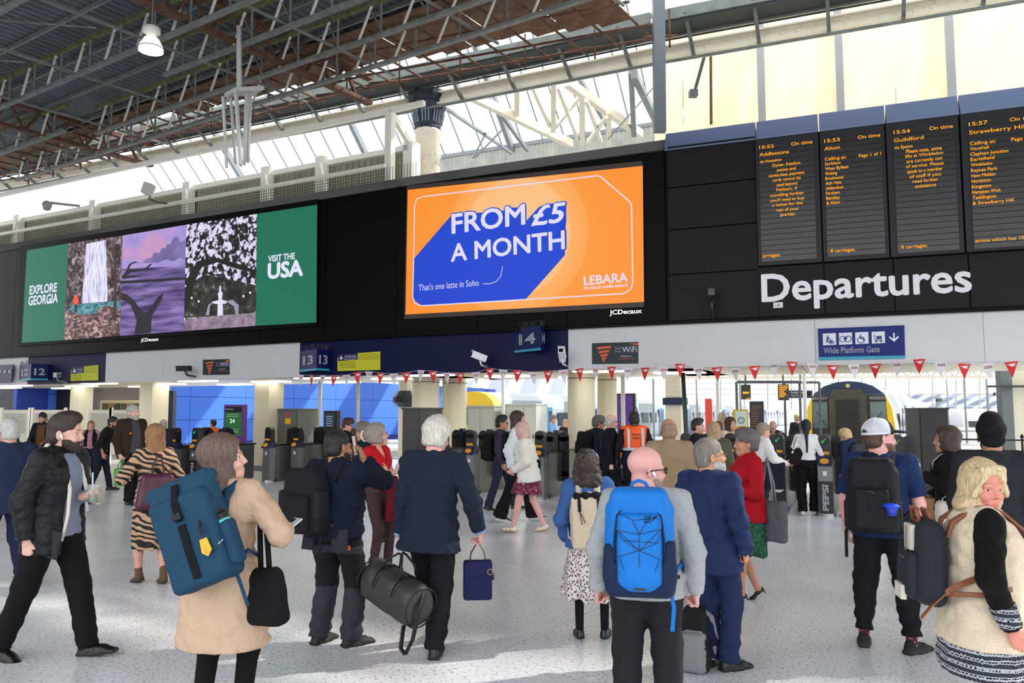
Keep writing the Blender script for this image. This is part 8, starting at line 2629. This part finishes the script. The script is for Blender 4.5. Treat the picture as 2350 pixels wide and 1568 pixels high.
# --- 38 bottle
p = Person('person with wavy brown hair in black jacket holding a water bottle', 2192, 1370, 970, 296, 'tan', sex='f', hcol=(62, 44, 40), w=1.04, armL=(-.0, .25, -.17), armR=(.0, .20, -.4), head=(-6, 2, 0))
p.body(hands=('hold', 'grip')); p.hair('wavy', L=.08); p.top('jacket', [C((20, 20, 24))], .036, hem=-.1, collar='crew'); p.trousers([black_c]); p.shoes(SHB)
wb = glass_mat('clear_bottle', (216, 226, 232), .45, .08)
small(p, 'water_bottle', 'clear plastic water bottle held up by the person in black jacket', 'bottle', p.hand(-1) + V3(0, 0, .03), RX(0), [('bottle', MB().lathe([(.028, -.09), (.034, -.08), (.034, .0), (.031, .03), (.034, .05), (.014, .085)], 16), wb), ('cap', MB().lathe([(.015, .085), (.015, .105)], 14), M((230, 230, 235), .4))])
hangbag(p, 'paper_bag', 'brown paper bag held by the person in black jacket', p.hand(1) + V3(-.06, -.02, .06), .26, .32, .12, .04, M((170, 134, 100), .8, bump=.1), M((150, 116, 84), .7), 70, taper=0, rad=.01, soft=.003)
hangbag(p, 'tote_bag', 'cream cloth tote hanging behind the paper bag', p.T(-.19, .02, .10), .22, .32, .14, .06, C((214, 206, 196)), C((210, 190, 184)), 90, taper=-.2, rad=.06)
MB().ribbon([Vector(q) for q in p.over_shoulder(-1, .04, -.16, .3, .02, .1)], .04, .008, p.Rt @ V3(1, 0, 0)).obj('shoulder_strap', C((206, 180, 176)), p.e)
# --- 39 turban
p = Person('person in black turban and dark grey suit, seen from behind', 2300, 1490, 948, 24, 'olive', w=1.12, hcol=(20, 20, 22))
p.body(); p.top('suit_jacket', [C((44, 46, 54), .9, .4)], .036, hem=-.22, collar='lapel'); p.trousers([C((36, 38, 44))]); p.shoes(SHB)
F = Field(p.hc - .22, p.hc + .22, .0075)
HP = lambda x, y, z: p.hc + p.Rh @ (V3(x, y, z) * p.hs)
F.ell(HP(0, -.015, .055), V3(.103, .125, .095), p.Rh, k=0); F.ell(HP(0, -.06, -.01), V3(.085, .075, .07), p.Rh, k=.03); F.ell(HP(0, -.02, .115), V3(.078, .095, .07), p.Rh, k=.02)
for i in range(5):
    a = .25 * i
    F.ell(HP(0, -.015 - .004 * i, .02 + .026 * i), V3(.112 - .015 * i, .128 - .016 * i, .017), p.Rh @ RY(24 - 4 * i) @ RX(6), k=.006)
    F.ell(HP(0, -.03, .02 + .026 * i), V3(.110 - .015 * i, .126 - .016 * i, .015), p.Rh @ RY(-24 + 4 * i) @ RX(6), k=.006)
F.ell(HP(0, .13, .0), V3(.09, .07, .055), p.Rh, k=.01, op='sub')
build('turban', [F], [C((22, 24, 28), .9, .4)], p.e); p.beard((40, 38, 40), 1.2)
# --- 40 fleece gilet
p = Person('person with blond hair in cream fleece gilet looking at the viewer', 2272, 1802, 1040, 102, 'red', sex='f', w=1.12, hcol=(206, 182, 140), head=(70, -4, 0), armR=(.13, .06, -.50), armL=(-.04, .10, -.5), lean=(2, 0), belly=.03, elbR=(.9, -1, .3))
p.body(hands=('relax', 'relax')); p.hair('wavy', L=.10)
G = Field(p.hc - .2, p.hc + .2, .0065); HP = lambda x, y, z: p.hc + p.Rh @ (V3(x, y, z) * p.hs)
G.ell(HP(0, .045, .088), V3(.074, .052, .024), p.Rh @ RX(28), k=0)
for sd in (-1, 1): G.cone(HP(sd * .035, .075, .09), HP(sd * .085, .055, -.03), .016, .012, k=.02)
G.warp(lambda X, Y, Z: .003 * np.sin(X * 160 + 30 * Z)); build('fringe', [G], [hair_mat((212, 190, 150))], p.e)
p.top('knit_sleeves', [C((16, 16, 18), .95)], .022, hem=.05, sleeve=.99, collar=None)
sh, el, wr = p.arms[1]
dv = unit(wr - el)
for i in range(1):
    MB().tube([wr - dv * .115, wr - dv * .02], [.056, .048], 20).obj('patterned_cuff', fairisle(), p.e, True)
p.top('tunic', [fairisle()], .038, hem=-.35, flare=.03, sleeve=0)
def gil(s, F):
    sh, el, wr = s.arms[1]; o = s.Rt @ V3(.05, 0, .02)
    F.cone(sh + o, el + o, .078, .10, k=.01, op='sub')
p.top('fleece_gilet', [fleece], .052, hem=-.19, flare=.02, sleeve=0, collar='high', openf=(.07, .05), folds=.008, cutaway=gil)
p.trousers([C((20, 20, 24))], hemw=.07, kneew=.085); p.shoes(SHB)
tanl = M((134, 78, 48), .45)
charc = C((42, 46, 54), .8, .2)
def lady(e, L, w, h, d):
    MB().box(-.055, .055, -d * .5 - .012, -d * .5 + .02, h * .12, h * .42).obj('white_patch', M((214, 208, 196), .6), e)
    MB().box(-w * .2, w * .2, -d * .5 - .055, -d * .5 - .03, -h * .47, -h * .30).obj('white_patch', M((214, 208, 196), .6), e)
    MB().tube([(0, -d * .5 - .018, h * .40), (.004, -d * .5 - .02, h * .1)], .004, 6).obj('zip', M((170, 150, 110), .3, metal=.8), e)
    MB().tube([(-.05, .02, h * .46), (-.05, -.0, h * .60), (.05, -.0, h * .60), (.05, .02, h * .46)], .011, 7).obj('top_handle', tanl, e, True)
    MB().tube([(-.05, -.04, h * .46), (-.055, -.05, h * .62), (.05, -.05, h * .62), (.05, -.04, h * .46)], .010, 7).obj('top_handle', tanl, e, True)
    MB().ribbon([(w * .5, d * .3, -h * .32), (w * .56, d * .6, -h * .22), (w * .55, d * 1.2, -h * .12)], .028, .006, (0, 0, 1)).obj('lower_strap', tanl, e)
    MB().ribbon([(w * .5, d * .3, -h * .32), (w * .56, -.02, -h * .46), (w * .5, -.06, -h * .62)], .028, .006, (1, 0, 0)).obj('strap_end', tanl, e)
backpack(p, 'charcoal backpack with white patches and tan leather straps', .31, .40, .14, .22, .17, charc, tanl, t=.075, extra=lady, side=False, handle=False, dangle=False)
# ------------------------------------------------------------------ luggage standing by the gates
e = empty('suitcase', at_z(1818, 1150, 0), math.radians(-20), label='dull red suitcase standing behind the gate near the black tote', cat='suitcase')
F = Field((-.25, -.15, 0), (.25, .15, .75), .014); F.box((0, 0, .37), (.21, .12, .31), .04, k=0); build('shell', [F], [M((112, 56, 50), .5)], e)
for x in (-.15, .15):
    MB().tube([(x, -.03, .03), (x, .03, .03)], .03, 12).obj('wheel', sole_blk, e)
    MB().tube([(x * .5, 0, .66), (x * .5, 0, .98)], .01, 6).obj('pull_bar', steelg, e)
MB().tube([(-.08, 0, .98), (.08, 0, .98)], .014, 6).obj('pull_grip', sole_blk, e)
for x in (-.14, -.07, 0, .07, .14): MB().box(x - .012, x + .012, -.128, -.118, .1, .64).obj('rib', M((98, 46, 42), .5), e)
e = empty('water_bottle', at_y(2156, 941, 15.9), label='clear bottle standing on top of the black equipment unit', cat='bottle')
MB().lathe([(.06, .0), (.06, .2), (.02, .3)], 14).obj('bottle', wb, e, True)
MB().lathe([(.061, .16), (.061, .22)], 14).obj('bottle_label', M((90, 130, 100), .5), e)
e = empty('drink_can', at_z(615, 1106, 0) + rD * 1.2 + Vector((0, 0, 1.0)), label='pink flask standing on the gate beside the grey equipment cabinet', cat='bottle')
MB().lathe([(.05, .0), (.05, .2), (.03, .24)], 14).obj('flask', M((176, 60, 104), .4), e, True)
